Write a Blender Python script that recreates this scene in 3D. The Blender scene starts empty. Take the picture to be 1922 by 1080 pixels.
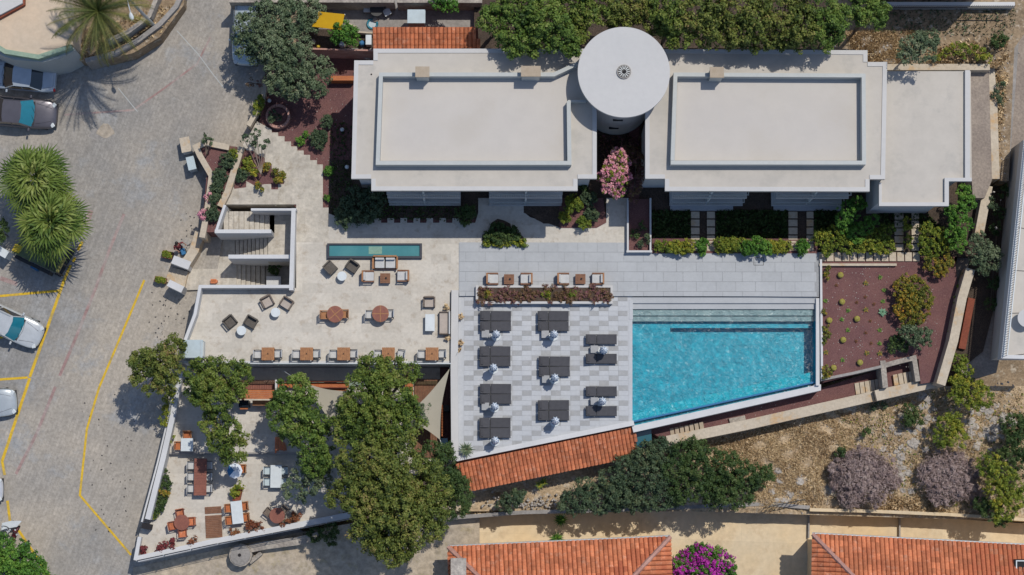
import bpy, math, random
import numpy as np
from mathutils import Matrix, Vector
random.seed(7); rng = np.random.default_rng(7)
SC = bpy.context.scene
COL = SC.collection
# ------------------------------------------------------------ camera
F = 3737.0; H = 122.0; NX, NY = 920.0, 1000.0
_n = np.array([NX-961.0, -(NY-540.0), -F]); _n /= np.linalg.norm(_n)
WZ = -_n
WX = np.array([1.0, 0, 0]) - WZ*WZ[0]; WX /= np.linalg.norm(WX)
WY = np.cross(WZ, WX)
R = np.array([WX, WY, WZ])
cam = bpy.data.cameras.new("camera"); camo = bpy.data.objects.new("camera", cam); COL.objects.link(camo)
cam.sensor_width = 36.0; cam.lens = 36.0*F/1922.0; cam.clip_start = 1.0; cam.clip_end = 1500.0
m4 = Matrix.Identity(4)
for i in range(3):
    for j in range(3): m4[i][j] = R[i][j]
m4[2][3] = H
camo.matrix_world = m4
SC.camera = camo
# ------------------------------------------------------------ world, sun, exposure
SUN_AZ = (0.68, 0.733)            # horizontal direction towards the sun
SUN_EL = math.radians(65.5)
w = bpy.data.worlds.new("World"); SC.world = w; w.use_nodes = True
nt = w.node_tree; nt.nodes.clear()
sky = nt.nodes.new('ShaderNodeTexSky'); sky.sky_type = 'NISHITA'; sky.sun_disc = False
sky.sun_elevation = SUN_EL; sky.sun_rotation = math.atan2(SUN_AZ[0], SUN_AZ[1])
sky.ozone_density = 3.5
bg = nt.nodes.new('ShaderNodeBackground'); bg.inputs[1].default_value = 0.12
wo = nt.nodes.new('ShaderNodeOutputWorld')
nt.links.new(sky.outputs[0], bg.inputs[0]); nt.links.new(bg.outputs[0], wo.inputs[0])
sl = bpy.data.lights.new("sun", 'SUN'); sl.energy = 3.25; sl.angle = math.radians(0.5); sl.color = (1.0, 0.95, 0.87)
so = bpy.data.objects.new("sun", sl); COL.objects.link(so)
sd = Vector((SUN_AZ[0]*math.cos(SUN_EL), SUN_AZ[1]*math.cos(SUN_EL), math.sin(SUN_EL)))
so.rotation_euler = sd.to_track_quat('Z', 'Y').to_euler(); so.location = (20, 60, 80)
SC.view_settings.view_transform = 'Standard'; SC.view_settings.look = 'None'
SC.view_settings.exposure = -0.12; SC.view_settings.gamma = 1.0; SC.view_settings.use_curve_mapping = False
# ------------------------------------------------------------ pixel -> world at a height
def P(px, py, z=0.0):
    d = R @ np.array([px-961.0, -(py-540.0), -F])
    t = (z-H)/d[2]
    return (t*d[0], t*d[1], z)
_ra = P(300, 0, 0.6); _rb = P(300, 1080, -5.1)
RS = (_ra[2]-_rb[2])/(_ra[1]-_rb[1]); R0 = _ra[2]-RS*_ra[1]
def road_z(y): return R0+RS*y
def PR(px, py, dz=0.0):
    d = R @ np.array([px-961.0, -(py-540.0), -F])
    t = (R0+dz-H)/(d[2]-RS*d[1])
    return (t*d[0], t*d[1], H+t*d[2])
def W(p, z):                       # list of pixels -> list of xy
    return [P(a, b, z)[:2] for a, b in p]
def px_len(n, z=0.0): return n*(H-z)/F*1.0
# ------------------------------------------------------------ materials
def _mat(name):
    m = bpy.data.materials.new(name); m.use_nodes = True
    return m, m.node_tree, m.node_tree.nodes["Principled BSDF"]
def mat(name, c, c2=None, rough=0.8, ns=1.0, amt=0.5, fine=8.0, famt=0.15, bump=0.0, bs=None, metal=0.0, rand=0.0,
        brick=None, coord='pos', spec=0.3, mid=(0.35, 0.65), c3=None, ns3=4.0):
    """procedural colour: large blotches c..c2, fine grain, optional joints"""
    m, t, b = _mat(name); N = t.nodes.new; L = t.links.new
    b.inputs['Roughness'].default_value = rough; b.inputs['Metallic'].default_value = metal
    b.inputs['Specular IOR Level'].default_value = spec
    if coord == 'pos': co = N('ShaderNodeNewGeometry').outputs['Position']
    else: co = N('ShaderNodeTexCoord').outputs['Object']
    c2 = c2 or tuple(v*0.8 for v in c)
    n1 = N('ShaderNodeTexNoise'); n1.inputs['Scale'].default_value = ns; n1.inputs['Detail'].default_value = 5; L(co, n1.inputs['Vector'])
    r1 = N('ShaderNodeValToRGB'); r1.color_ramp.elements[0].position = mid[0]; r1.color_ramp.elements[1].position = mid[1]
    r1.color_ramp.elements[0].color = (*c, 1); r1.color_ramp.elements[1].color = (*c2, 1); L(n1.outputs['Fac'], r1.inputs['Fac'])
    out = r1.outputs['Color']
    if c3:
        n3 = N('ShaderNodeTexNoise'); n3.inputs['Scale'].default_value = ns3; n3.inputs['Detail'].default_value = 6; n3.inputs['Roughness'].default_value = 0.7; L(co, n3.inputs['Vector'])
        r3 = N('ShaderNodeValToRGB'); r3.color_ramp.elements[0].position = 0.54; r3.color_ramp.elements[1].position = 0.66; L(n3.outputs['Fac'], r3.inputs['Fac'])
        x3 = N('ShaderNodeMix'); x3.data_type = 'RGBA'; L(r3.outputs['Color'], x3.inputs['Factor']); L(out, x3.inputs['A']); x3.inputs['B'].default_value = (*c3, 1)
        out = x3.outputs['Result']
    n2 = N('ShaderNodeTexNoise'); n2.inputs['Scale'].default_value = fine; n2.inputs['Detail'].default_value = 6; n2.inputs['Roughness'].default_value = 0.65; L(co, n2.inputs['Vector'])
    mp = N('ShaderNodeMapRange'); mp.inputs['From Min'].default_value = 0.3; mp.inputs['From Max'].default_value = 0.7
    mp.inputs['To Min'].default_value = 1-famt; mp.inputs['To Max'].default_value = 1+famt; L(n2.outputs['Fac'], mp.inputs['Value'])
    mx = N('ShaderNodeMix'); mx.data_type = 'RGBA'; mx.blend_type = 'MULTIPLY'; mx.inputs['Factor'].default_value = 1
    L(out, mx.inputs['A']); L(mp.outputs['Result'], mx.inputs['B']); out = mx.outputs['Result']
    hgt = n2.outputs['Fac']
    if brick:
        bw, bh, ms, ang, mc = brick
        mpn = N('ShaderNodeMapping'); mpn.inputs['Rotation'].default_value = (0, 0, math.radians(ang)); L(co, mpn.inputs['Vector'])
        br = N('ShaderNodeTexBrick'); br.inputs['Scale'].default_value = 1.0; br.inputs['Brick Width'].default_value = bw
        br.inputs['Row Height'].default_value = bh; br.inputs['Mortar Size'].default_value = ms; br.inputs['Mortar Smooth'].default_value = 0.3
        br.inputs['Color1'].default_value = (1, 1, 1, 1); br.inputs['Color2'].default_value = (0.86, 0.86, 0.86, 1); br.inputs['Mortar'].default_value = (mc, mc, mc, 1)
        L(mpn.outputs[0], br.inputs['Vector'])
        m5 = N('ShaderNodeMix'); m5.data_type = 'RGBA'; m5.blend_type = 'MULTIPLY'; m5.inputs['Factor'].default_value = 1
        L(out, m5.inputs['A']); L(br.outputs['Color'], m5.inputs['B']); out = m5.outputs['Result']
    if rand:
        oi = N('ShaderNodeObjectInfo'); m6 = N('ShaderNodeMapRange'); m6.inputs['To Min'].default_value = 1-rand; m6.inputs['To Max'].default_value = 1+rand
        L(oi.outputs['Random'], m6.inputs['Value']); m7 = N('ShaderNodeMix'); m7.data_type = 'RGBA'; m7.blend_type = 'MULTIPLY'; m7.inputs['Factor'].default_value = 1
        L(out, m7.inputs['A']); L(m6.outputs['Result'], m7.inputs['B']); out = m7.outputs['Result']
    L(out, b.inputs['Base Color'])
    if bump:
        bp = N('ShaderNodeBump'); bp.inputs['Strength'].default_value = 1.0; bp.inputs['Distance'].default_value = bump
        if bs:
            n4 = N('ShaderNodeTexNoise'); n4.inputs['Scale'].default_value = bs; n4.inputs['Detail'].default_value = 6; L(co, n4.inputs['Vector']); hgt = n4.outputs['Fac']
        L(hgt, bp.inputs['Height']); L(bp.outputs[0], b.inputs['Normal'])
    return m
def leafmat(name, cols, rough=0.6, gain=1.3):
    if name not in ('pink_petals', 'magenta_petals', 'golden_spines', 'agave_leaves', 'rust_leaves', 'crimson_leaves'): cols = [tuple(v*gain for v in c) for c in cols]
    """foliage: colour from the per-face 'tint' attribute"""
    m, t, b = _mat(name); N = t.nodes.new; L = t.links.new
    at = N('ShaderNodeAttribute'); at.attribute_name = 'tint'
    r = N('ShaderNodeValToRGB'); e = r.color_ramp.elements
    while len(e) < len(cols): e.new(0.5)
    for i, c in enumerate(cols): e[i].position = i/(len(cols)-1); e[i].color = (*c, 1)
    L(at.outputs['Fac'], r.inputs['Fac']); L(r.outputs['Color'], b.inputs['Base Color'])
    b.inputs['Roughness'].default_value = rough; b.inputs['Specular IOR Level'].default_value = 0.25
    return m
def solid(name, c, rough=0.5, metal=0.0, spec=0.4, **k):
    return mat(name, c, tuple(v*0.9 for v in c), rough=rough, metal=metal, spec=spec, fine=30, famt=0.06, ns=3, coord='obj', **k)
M = {}
M['travertine'] = mat('travertine', (.56, .52, .455), (.52, .48, .415), ns=0.45, fine=5, famt=.09, bump=.01, c3=(.45, .395, .325), ns3=2.2, brick=(1.22, .61, .006, 0, .90), rough=.6)
M['travertine_rough'] = mat('travertine_rough', (.52, .475, .40), (.45, .41, .35), ns=0.9, fine=3.5, famt=.2, bump=.015, c3=(.41, .36, .29), ns3=1.7, brick=(.82, .41, .008, 90, .86), rough=.7)
M['deck'] = mat('deck_grey', (.385, .40, .415), (.355, .37, .385), ns=.5, fine=4, famt=.06, rand=.03, rough=.6)
M['tile_light'] = mat('tile_light', (.44, .455, .475), (.40, .415, .435), ns=.6, fine=6, famt=.06, rand=.04, rough=.5)
M['tile_dark'] = mat('tile_dark', (.325, .33, .335), (.285, .29, .295), ns=2, fine=6, famt=.08, rand=.09, rough=.5)
M['grout'] = mat('grout', (.34, .35, .36), ns=1)
M['road'] = mat('road_pavers', (.27, .26, .245), (.43, .38, .315), ns=.13, fine=5, famt=.20, bump=.02, bs=9, c3=(.33, .33, .325), ns3=.22, brick=(.62, .20, .026, -68, .86), rough=.85, mid=(.36, .62))
M['cobble'] = mat('cobble_path', (.46, .38, .28), (.36, .31, .25), ns=.6, fine=3, famt=.28, bump=.03, bs=6, c3=(.36, .30, .20), ns3=1.2, rough=.9)
M['red_stripe'] = mat('red_pavers', (.31, .20, .185), (.35, .30, .275), ns=.9, fine=5, famt=.25, mid=(.42, .62))
M['yellow_line'] = mat('yellow_paint', (.62, .40, .03), (.36, .27, .10), ns=1.4, fine=7, famt=.2, mid=(.5, .72))
M['roof'] = mat('roof_render', (.49, .453, .40), (.455, .423, .378), ns=.16, fine=1.4, famt=.05, rough=.75, c3=(.415, .39, .35), ns3=.45)
M['dry_slope'] = mat('dry_slope', (.46, .35, .225), (.36, .265, .165), ns=.6, fine=6, famt=.4, bump=.10, bs=5, c3=(.50, .44, .36), ns3=1.6, rough=.95)
M['roof_white'] = mat('roof_white', (.51, .50, .485), (.48, .475, .465), ns=.3, fine=3, famt=.03, rough=.7)
M['white_wall'] = mat('white_render', (.56, .56, .56), (.52, .52, .52), ns=.6, fine=5, famt=.04, rough=.7)
M['parapet'] = mat('parapet_coping', (.43, .445, .43), (.40, .42, .41), ns=1, fine=6, famt=.05, rough=.55)
M['beige_wall'] = mat('beige_limestone', (.50, .43, .335), (.44, .37, .28), ns=.8, fine=6, famt=.14, bump=.01, c3=(.50, .33, .17), ns3=.8)
M['tan_box'] = mat('tan_stone', (.40, .33, .25), (.36, .29, .21), ns=3, fine=12, famt=.1)
M['gravel_red'] = mat('red_gravel', (.175, .085, .078), (.14, .068, .068), ns=.9, fine=30, famt=.5, bump=.03, bs=35, c3=(.20, .115, .10), ns3=12, rough=.95)
M['soil'] = mat('dry_soil', (.30, .22, .14), (.21, .155, .10), ns=.7, fine=6, famt=.35, bump=.08, bs=5, c3=(.42, .36, .28), ns3=2.4, rough=.95)
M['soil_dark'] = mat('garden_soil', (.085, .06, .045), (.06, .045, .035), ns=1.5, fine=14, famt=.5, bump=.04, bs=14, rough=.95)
M['patio'] = mat('sandy_patio', (.66, .50, .30), (.64, .53, .37), ns=.3, fine=2.5, famt=.10, c3=(.58, .45, .29), ns3=.8, rough=.85, brick=(6.4, 4.2, .012, 2, .85))
M['wood_red'] = mat('hardwood_red', (.24, .085, .055), (.19, .065, .045), ns=3, fine=14, famt=.2, coord='obj', rough=.5)
M['teak'] = mat('teak', (.36, .165, .065), (.27, .12, .05), ns=4, fine=14, famt=.22, coord='obj', rough=.5)
M['teak_dark'] = mat('teak_weathered', (.24, .12, .07), (.18, .09, .055), ns=4, fine=14, famt=.2, coord='obj')
M['orange_wood'] = mat('orange_wood', (.42, .135, .04), (.36, .10, .03), ns=2, fine=12, famt=.25, rough=.55)
M['wicker_grey'] = mat('wicker_grey', (.12, .105, .09), (.085, .075, .065), ns=14, fine=60, famt=.3, coord='obj')
M['wicker_tan'] = mat('wicker_tan', (.20, .16, .13), (.13, .10, .08), ns=14, fine=60, famt=.3, coord='obj')
M['cushion_white'] = mat('cushion_white', (.50, .50, .49), (.44, .44, .43), ns=3, fine=10, famt=.06, coord='obj', bump=.01, bs=5)
M['cushion_tan'] = mat('cushion_tan', (.42, .36, .31), (.38, .33, .285), ns=3, fine=10, famt=.06, coord='obj')
M['sling_dark'] = mat('sling_charcoal', (.062, .062, .070), (.052, .052, .060), ns=4, fine=60, famt=.12, coord='obj', rand=.08, rough=.75)
M['frame_dark'] = solid('frame_dark', (.03, .03, .032))
M['white_paint'] = solid('white_paint', (.58, .62, .63), rough=.4)
M['canvas'] = mat('canvas_white', (.72, .76, .80), (.62, .68, .76), ns=5, fine=12, famt=.08, coord='obj')
M['blue_trim'] = solid('blue_fabric', (.04, .16, .33), rough=.8)
M['sail'] = mat('shade_sail_cloth', (.42, .385, .31), (.39, .36, .29), ns=.8, fine=40, famt=.06, rough=.9)
M['metal'] = solid('galvanised', (.42, .45, .47), rough=.45, metal=.3)
M['ac_box'] = solid('enclosure_paint', (.42, .50, .53), rough=.5)
M['dark'] = solid('dark_opening', (.02, .018, .02), rough=.9)
M['rubber'] = solid('rubber', (.015, .015, .016), rough=.8)
M['glass_dark'] = solid('glass_dark', (.015, .02, .03), rough=.08, spec=.8)
M['sky_teal'] = solid('sky_teal', (.018, .18, .25), rough=.1, spec=.8)  # on windscreens the teal base colour stands in for reflected sky
M['bark'] = mat('bark', (.17, .13, .10), (.11, .085, .065), ns=4, fine=14, famt=.3, bump=.03)
M['bark_pale'] = mat('bark_pale', (.30, .25, .20), (.2, .165, .13), ns=4, fine=14, famt=.3, bump=.03)
M['stone'] = mat('field_stone', (.38, .34, .29), (.27, .24, .21), ns=1.6, fine=7, famt=.3, bump=.04, bs=6, rough=.95)
M['rock'] = mat('pale_rock', (.46, .42, .37), (.33, .30, .27), ns=2.5, fine=8, famt=.25, bump=.05, bs=6, rough=.95)
M['pool_tile'] = mat('pool_mosaic', (.003, .29, .40), (.006, .33, .445), ns=1.2, fine=2.6, famt=.10, c3=(.012, .40, .51), ns3=2.6, rough=.3, mid=(.40, .62), brick=(.30, .30, .008, 0, .9))  # paler mottle in the mosaic colour imitates ripple light on the floor
M['pool_step'] = mat('pool_step_stone', (.33, .345, .35), (.31, .325, .335), ns=1, fine=6, famt=.08)
M['terracotta'] = mat('terracotta', (.54, .185, .085), (.44, .14, .065), ns=.9, fine=9, famt=.22, rand=.24, rough=.85, c3=(.56, .25, .15), ns3=2.5)
M['terracotta_dark'] = mat('terracotta_dark', (.23, .065, .035), (.18, .05, .03), ns=.8, fine=10, famt=.2)
M['terracotta_base'] = mat('terracotta_bed', (.16, .05, .03), (.12, .04, .025), ns=.8, fine=10, famt=.2)
M['mortar_pink'] = mat('pink_mortar', (.46, .27, .22), (.38, .2, .16), ns=2, fine=12, famt=.2)
M['conc'] = mat('concrete', (.30, .28, .26), (.235, .22, .205), ns=.7, fine=6, famt=.2, bump=.01)
M['conc_path'] = mat('concrete_lane', (.30, .25, .205), (.23, .19, .16), ns=.9, fine=7, famt=.25, bump=.01)
# pool water: fresnel-weighted reflection over a tinted clear body, rippled
m, t, b = _mat('pool_water'); t.nodes.remove(b); N = t.nodes.new; L = t.links.new
tr = N('ShaderNodeBsdfTransparent'); tr.inputs[0].default_value = (.80, .955, .975, 1)
gl = N('ShaderNodeBsdfGlossy'); gl.inputs['Roughness'].default_value = .20
fr = N('ShaderNodeFresnel'); fr.inputs['IOR'].default_value = 1.33
mxs = N('ShaderNodeMixShader'); L(fr.outputs[0], mxs.inputs[0]); L(tr.outputs[0], mxs.inputs[1]); L(gl.outputs[0], mxs.inputs[2])
ge = N('ShaderNodeNewGeometry'); wn = N('ShaderNodeTexNoise'); wn.inputs['Scale'].default_value = 2.6; wn.inputs['Detail'].default_value = 4; wn.inputs['Distortion'].default_value = 2.2
L(ge.outputs['Position'], wn.inputs['Vector']); bp = N('ShaderNodeBump'); bp.inputs['Distance'].default_value = .11; bp.inputs['Strength'].default_value = 1.0
L(wn.outputs['Fac'], bp.inputs['Height']); L(bp.outputs[0], gl.inputs['Normal']); L(bp.outputs[0], fr.inputs['Normal'])
L(mxs.outputs[0], t.nodes['Material Output'].inputs[0]); M['water'] = m
m, t, b = _mat('clear_glass'); t.nodes.remove(b); N = t.nodes.new; L = t.links.new
tr = N('ShaderNodeBsdfTransparent'); tr.inputs[0].default_value = (.72, .86, .82, 1)
gl = N('ShaderNodeBsdfGlossy'); gl.inputs['Roughness'].default_value = .05
mxs = N('ShaderNodeMixShader'); mxs.inputs[0].default_value = .12; L(tr.outputs[0], mxs.inputs[1]); L(gl.outputs[0], mxs.inputs[2])
L(mxs.outputs[0], t.nodes['Material Output'].inputs[0]); M['glass'] = m
LM = {
 'pine': leafmat('pine_needles', [(.020, .040, .009), (.062, .098, .016), (.125, .158, .028), (.165, .140, .050)]),
 'pine_brown': leafmat('pine_needles_brown', [(.022, .036, .009), (.070, .096, .018), (.140, .152, .032), (.185, .130, .055)]),
 'pine_fresh': leafmat('pine_needles_fresh', [(.022, .046, .010), (.058, .104, .018), (.115, .165, .030), (.145, .155, .048)]),
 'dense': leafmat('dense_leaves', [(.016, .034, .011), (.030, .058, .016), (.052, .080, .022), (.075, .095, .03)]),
 'olive': leafmat('olive_leaves', [(.030, .052, .026), (.068, .098, .050), (.120, .150, .082), (.175, .19, .115)]),
 'greyshrub': leafmat('grey_green_leaves', [(.020, .038, .019), (.040, .066, .034), (.066, .092, .046), (.085, .10, .04)]),
 'broad': leafmat('broad_leaves', [(.020, .060, .010), (.045, .120, .016), (.085, .180, .025), (.13, .20, .03)]),
 'yellowgreen': leafmat('yellow_green_leaves', [(.045, .080, .012), (.095, .130, .016), (.17, .185, .022), (.32, .26, .03)]),
 'orange': leafmat('orange_green_leaves', [(.040, .060, .012), (.090, .105, .018), (.22, .16, .02), (.34, .15, .02)]),
 'dry': leafmat('dry_twigs', [(.11, .08, .07), (.22, .16, .15), (.31, .24, .22), (.36, .29, .25)]),
 'drygrass': leafmat('dry_grass_blades', [(.22, .14, .075), (.38, .27, .15), (.54, .42, .26), (.42, .32, .17)]),
 'rust': leafmat('rust_leaves', [(.10, .030, .015), (.18, .06, .03), (.24, .09, .04), (.10, .09, .03)]),
 'crimson': leafmat('crimson_leaves', [(.08, .015, .02), (.15, .03, .035), (.22, .05, .05), (.10, .06, .03)]),
 'pink': leafmat('pink_petals', [(.42, .15, .22), (.62, .24, .32), (.72, .36, .40), (.30, .32, .12)]),
 'magenta': leafmat('magenta_petals', [(.22, .01, .16), (.42, .03, .33), (.52, .06, .42), (.30, .05, .2)]),
 'heather': leafmat('heather_leaves', [(.085, .045, .030), (.125, .085, .035), (.16, .06, .08), (.085, .11, .03)]),
 'palm': leafmat('palm_leaves', [(.018, .040, .009), (.052, .090, .016), (.105, .145, .028), (.19, .21, .06)]),
 'date': leafmat('date_palm_leaves', [(.018, .032, .010), (.045, .062, .016), (.10, .10, .026), (.20, .17, .055)]),
 'cactus': leafmat('golden_spines', [(.30, .26, .05), (.42, .36, .08), (.5, .42, .12), (.3, .3, .08)]),
 'agave': leafmat('agave_leaves', [(.08, .20, .12), (.13, .28, .17), (.17, .32, .2), (.2, .34, .2)]),
}
# ------------------------------------------------------------ mesh builder
class MB:
    def __init__(s): s.v = []; s.f = []
    def add(s, vs, fs):
        o = len(s.v); s.v += [tuple(map(float, v)) for v in vs]; s.f += [tuple(i+o for i in f) for f in fs]; return s
    def box(s, c, d, rz=0.0, taper=1.0):
        x, y, z = d[0]/2, d[1]/2, d[2]/2; ca, sa = math.cos(rz), math.sin(rz); vs = []
        for k in (-1, 1):
            q = taper if k > 0 else 1.0
            for a, b_ in ((-x, -y), (x, -y), (x, y), (-x, y)):
                a *= q; b_ *= q
                vs.append((c[0]+a*ca-b_*sa, c[1]+a*sa+b_*ca, c[2]+k*z))
        return s.add(vs, [(0, 3, 2, 1), (4, 5, 6, 7), (0, 1, 5, 4), (1, 2, 6, 5), (2, 3, 7, 6), (3, 0, 4, 7)])
    def prism(s, poly, z0, z1):
        n = len(poly)
        a = sum(poly[i][0]*poly[(i+1) % n][1]-poly[(i+1) % n][0]*poly[i][1] for i in range(n))
        if a < 0: poly = poly[::-1]
        z1f = z1 if callable(z1) else (lambda x, y: z1); z0f = z0 if callable(z0) else (lambda x, y: z0)
        vs = [(x, y, z0f(x, y)) for x, y in poly]+[(x, y, z1f(x, y)) for x, y in poly]
        fs = [tuple(range(n, 2*n)), tuple(range(n-1, -1, -1))]+[(i, (i+1) % n, n+(i+1) % n, n+i) for i in range(n)]
        return s.add(vs, fs)
    def cyl(s, c, r, z0, z1, n=16, r2=None, ph=0.0):
        r2 = r if r2 is None else r2
        vs = [(c[0]+r*math.cos(ph+2*math.pi*i/n), c[1]+r*math.sin(ph+2*math.pi*i/n), z0) for i in range(n)]
        vs += [(c[0]+r2*math.cos(ph+2*math.pi*i/n), c[1]+r2*math.sin(ph+2*math.pi*i/n), z1) for i in range(n)]
        return s.add(vs, [tuple(range(n, 2*n)), tuple(range(n-1, -1, -1))]+[(i, (i+1) % n, n+(i+1) % n, n+i) for i in range(n)])
    def tube(s, pts, r, n=6, closed=False):
        pts = [Vector(p) for p in pts]; k = len(pts); rs = r if isinstance(r, (list, tuple)) else [r]*k
        o = []
        for i, p in enumerate(pts):
            d = (pts[min(i+1, k-1)]-pts[max(i-1, 0)]);
            if d.length < 1e-9: d = Vector((0, 0, 1))
            d.normalize(); u = d.cross(Vector((0, 0, 1)))
            if u.length < 1e-3: u = d.cross(Vector((0, 1, 0)))
            u.normalize(); v = d.cross(u)
            for j in range(n):
                a = 2*math.pi*j/n; q = p+(u*math.cos(a)+v*math.sin(a))*rs[i]; o.append(tuple(q))
        fs = [(i*n+j, i*n+(j+1) % n, (i+1)*n+(j+1) % n, (i+1)*n+j) for i in range(k-1) for j in range(n)]
        fs += [tuple(range(n)), tuple(range((k-1)*n+n-1, (k-1)*n-1, -1))]
        return s.add(o, fs)
    def ball(s, c, r, seg=12, rings=7, rz=None):
        rz = rz or r; vs = []; fs = []
        for i in range(rings+1):
            th = math.pi*i/rings
            for j in range(seg):
                a = 2*math.pi*j/seg; vs.append((c[0]+r*math.sin(th)*math.cos(a), c[1]+r*math.sin(th)*math.sin(a), c[2]+rz*math.cos(th)))
        for i in range(rings):
            for j in range(seg): fs.append((i*seg+j, (i+1)*seg+j, (i+1)*seg+(j+1) % seg, i*seg+(j+1) % seg))
        return s.add(vs, fs)
    def rings(s, rr, cap=True):          # loft of equally long rings
        n = len(rr[0]); vs = [p for r in rr for p in r]; fs = []
        for i in range(len(rr)-1):
            for j in range(n): fs.append((i*n+j, i*n+(j+1) % n, (i+1)*n+(j+1) % n, (i+1)*n+j))
        if cap: fs += [tuple(range(n-1, -1, -1)), tuple(range((len(rr)-1)*n, len(rr)*n))]
        return s.add(vs, fs)
def tag(o, label=None, cat=None, group=None, kind=None):
    if label: o['label'] = label
    if cat: o['category'] = cat
    if group: o['group'] = group
    if kind: o['kind'] = kind
    return o
def empty(name, loc, rz=0.0, label=None, cat=None, group=None):
    o = bpy.data.objects.new(name, None); COL.objects.link(o); o.location = loc; o.rotation_euler = (0, 0, rz); o.empty_display_size = .3
    return tag(o, label, cat, group)
def mesh(name, mb, m, smooth=False):
    me = bpy.data.meshes.new(name); me.from_pydata(mb.v, [], mb.f); me.materials.append(m)
    if smooth: me.polygons.foreach_set('use_smooth', [True]*len(me.polygons))
    me.update(); return me
def part(name, mb, m, parent, smooth=False, label=None, world=False, bevel=0.0):
    if world:
        l = parent.location
        if parent.parent: l = parent.parent.location+parent.location
        mb.v = [(x-l[0], y-l[1], z-l[2]) for x, y, z in mb.v]
    o = bpy.data.objects.new(name, mesh(name, mb, m, smooth)); COL.objects.link(o); o.parent = parent
    if label: o['label'] = label
    if bevel: bv = o.modifiers.new('bevel', 'BEVEL'); bv.width = bevel; bv.segments = 2; bv.limit_method = 'ANGLE'
    return o
def top(name, mb, m, label=None, cat=None, group=None, kind=None, smooth=False, bevel=0.0):
    a = np.array(mb.v); c = ((a[:, 0].min()+a[:, 0].max())/2, (a[:, 1].min()+a[:, 1].max())/2, a[:, 2].min())
    mb.v = [(x-c[0], y-c[1], z-c[2]) for x, y, z in mb.v]
    o = bpy.data.objects.new(name, mesh(name, mb, m, smooth)); COL.objects.link(o); o.location = c
    if bevel: bv = o.modifiers.new('bevel', 'BEVEL'); bv.width = bevel; bv.segments = 2; bv.limit_method = 'ANGLE'
    return tag(o, label, cat, group, kind)
def inst(o, parent, loc, rz=0.0):         # another piece sharing mesh data
    c = o.copy(); COL.objects.link(c); c.parent = parent; c.location = loc; c.rotation_euler = (0, 0, rz); return c
def dup(root, loc, rz, label=None, group=None):
    r = root.copy(); COL.objects.link(r); r.location = loc; r.rotation_euler = (0, 0, rz)
    if label: r['label'] = label
    if group: r['group'] = group
    for ch in list(root.children):
        c = ch.copy(); COL.objects.link(c); c.parent = r
        for g in list(ch.children):
            d = g.copy(); COL.objects.link(d); d.parent = c
    return r
def placer(maker):                         # first call moves the prototype, later calls copy it
    st = {}
    def go(px, py, z, rz, label, group=None, on_road=False):
        loc = PR(px, py) if on_road else P(px, py, z)
        if 'p' not in st:
            st['p'] = maker(); o = st['p']; o.location = loc; o.rotation_euler = (0, 0, rz); tag(o, label, None, group); return o
        return dup(st['p'], loc, rz, label, group)
    return go
_wc = [0]
def block(name, poly, ztop, zbot, m, kind='structure', label=None, cat=None, group=None):
    """prism whose top outline is given in pixels at ztop"""
    _wc[0] += 1; mb = MB().prism(W(poly, ztop), zbot, ztop+.0011*(_wc[0] % 17))
    return top(name, mb, M[m], label, cat, group, kind if not cat else None)
def rect(x0, y0, x1, y1): return [(x0, y0), (x1, y0), (x1, y1), (x0, y1)]
def strip(pts, w):
    """polyline (xy) to polygon of width w, mitred"""
    n = len(pts); A = []; B = []
    for i in range(n):
        p = Vector(pts[i]); d1 = (Vector(pts[i])-Vector(pts[i-1])).normalized() if i > 0 else None
        d2 = (Vector(pts[i+1])-Vector(pts[i])).normalized() if i < n-1 else None
        d1 = d1 or d2; d2 = d2 or d1; n1 = Vector((-d1.y, d1.x)); n2 = Vector((-d2.y, d2.x)); b_ = (n1+n2)
        b_ = b_/max(b_.length_squared/2, .3)
        A.append(tuple(p+b_*w/2)); B.append(tuple(p-b_*w/2))
    return A+B[::-1]
def wall(name, pix, wpx, ztop, zbot, m, label, cat='wall', group=None):
    _wc[0] += 1; ztop += .0017*(_wc[0] % 23)
    mb = MB(); pts = W(pix, ztop)
    mb.prism(strip(pts, px_len(wpx, ztop)), zbot, ztop)
    return top(name, mb, M[m], label, cat, group)
# ------------------------------------------------------------ foliage
def leaf_mesh(name, C, Nn, size, tint, m, aspect=1.7):
    """C centres, Nn normals (Nx3), one quad (bent diamond) per leaf"""
    n = len(C); r = rng.normal(size=(n, 3)); Nn = Nn/np.maximum(np.linalg.norm(Nn, axis=1, keepdims=True), 1e-6)
    T = np.cross(Nn, r); T /= np.maximum(np.linalg.norm(T, axis=1, keepdims=True), 1e-6); B = np.cross(Nn, T)
    s = (size*rng.uniform(.6, 1.3, n))[:, None] if np.isscalar(size) else size[:, None]
    V = np.empty((n, 4, 3)); V[:, 0] = C-T*s*aspect/2; V[:, 1] = C+B*s/2+Nn*s*.15; V[:, 2] = C+T*s*aspect/2; V[:, 3] = C-B*s/2+Nn*s*.15
    me = bpy.data.meshes.new(name); me.vertices.add(4*n); me.loops.add(4*n); me.polygons.add(n)
    me.vertices.foreach_set('co', V.astype(np.float32).ravel()); me.loops.foreach_set('vertex_index', np.arange(4*n, dtype=np.int32))
    me.polygons.foreach_set('loop_start', np.arange(0, 4*n, 4, dtype=np.int32)); me.polygons.foreach_set('loop_total', np.full(n, 4, dtype=np.int32))
    me.materials.append(m); at = me.attributes.new('tint', 'FLOAT', 'FACE'); at.data.foreach_set('value', np.clip(tint, 0, 1).astype(np.float32)); me.update(); me.validate()
    return me
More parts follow.
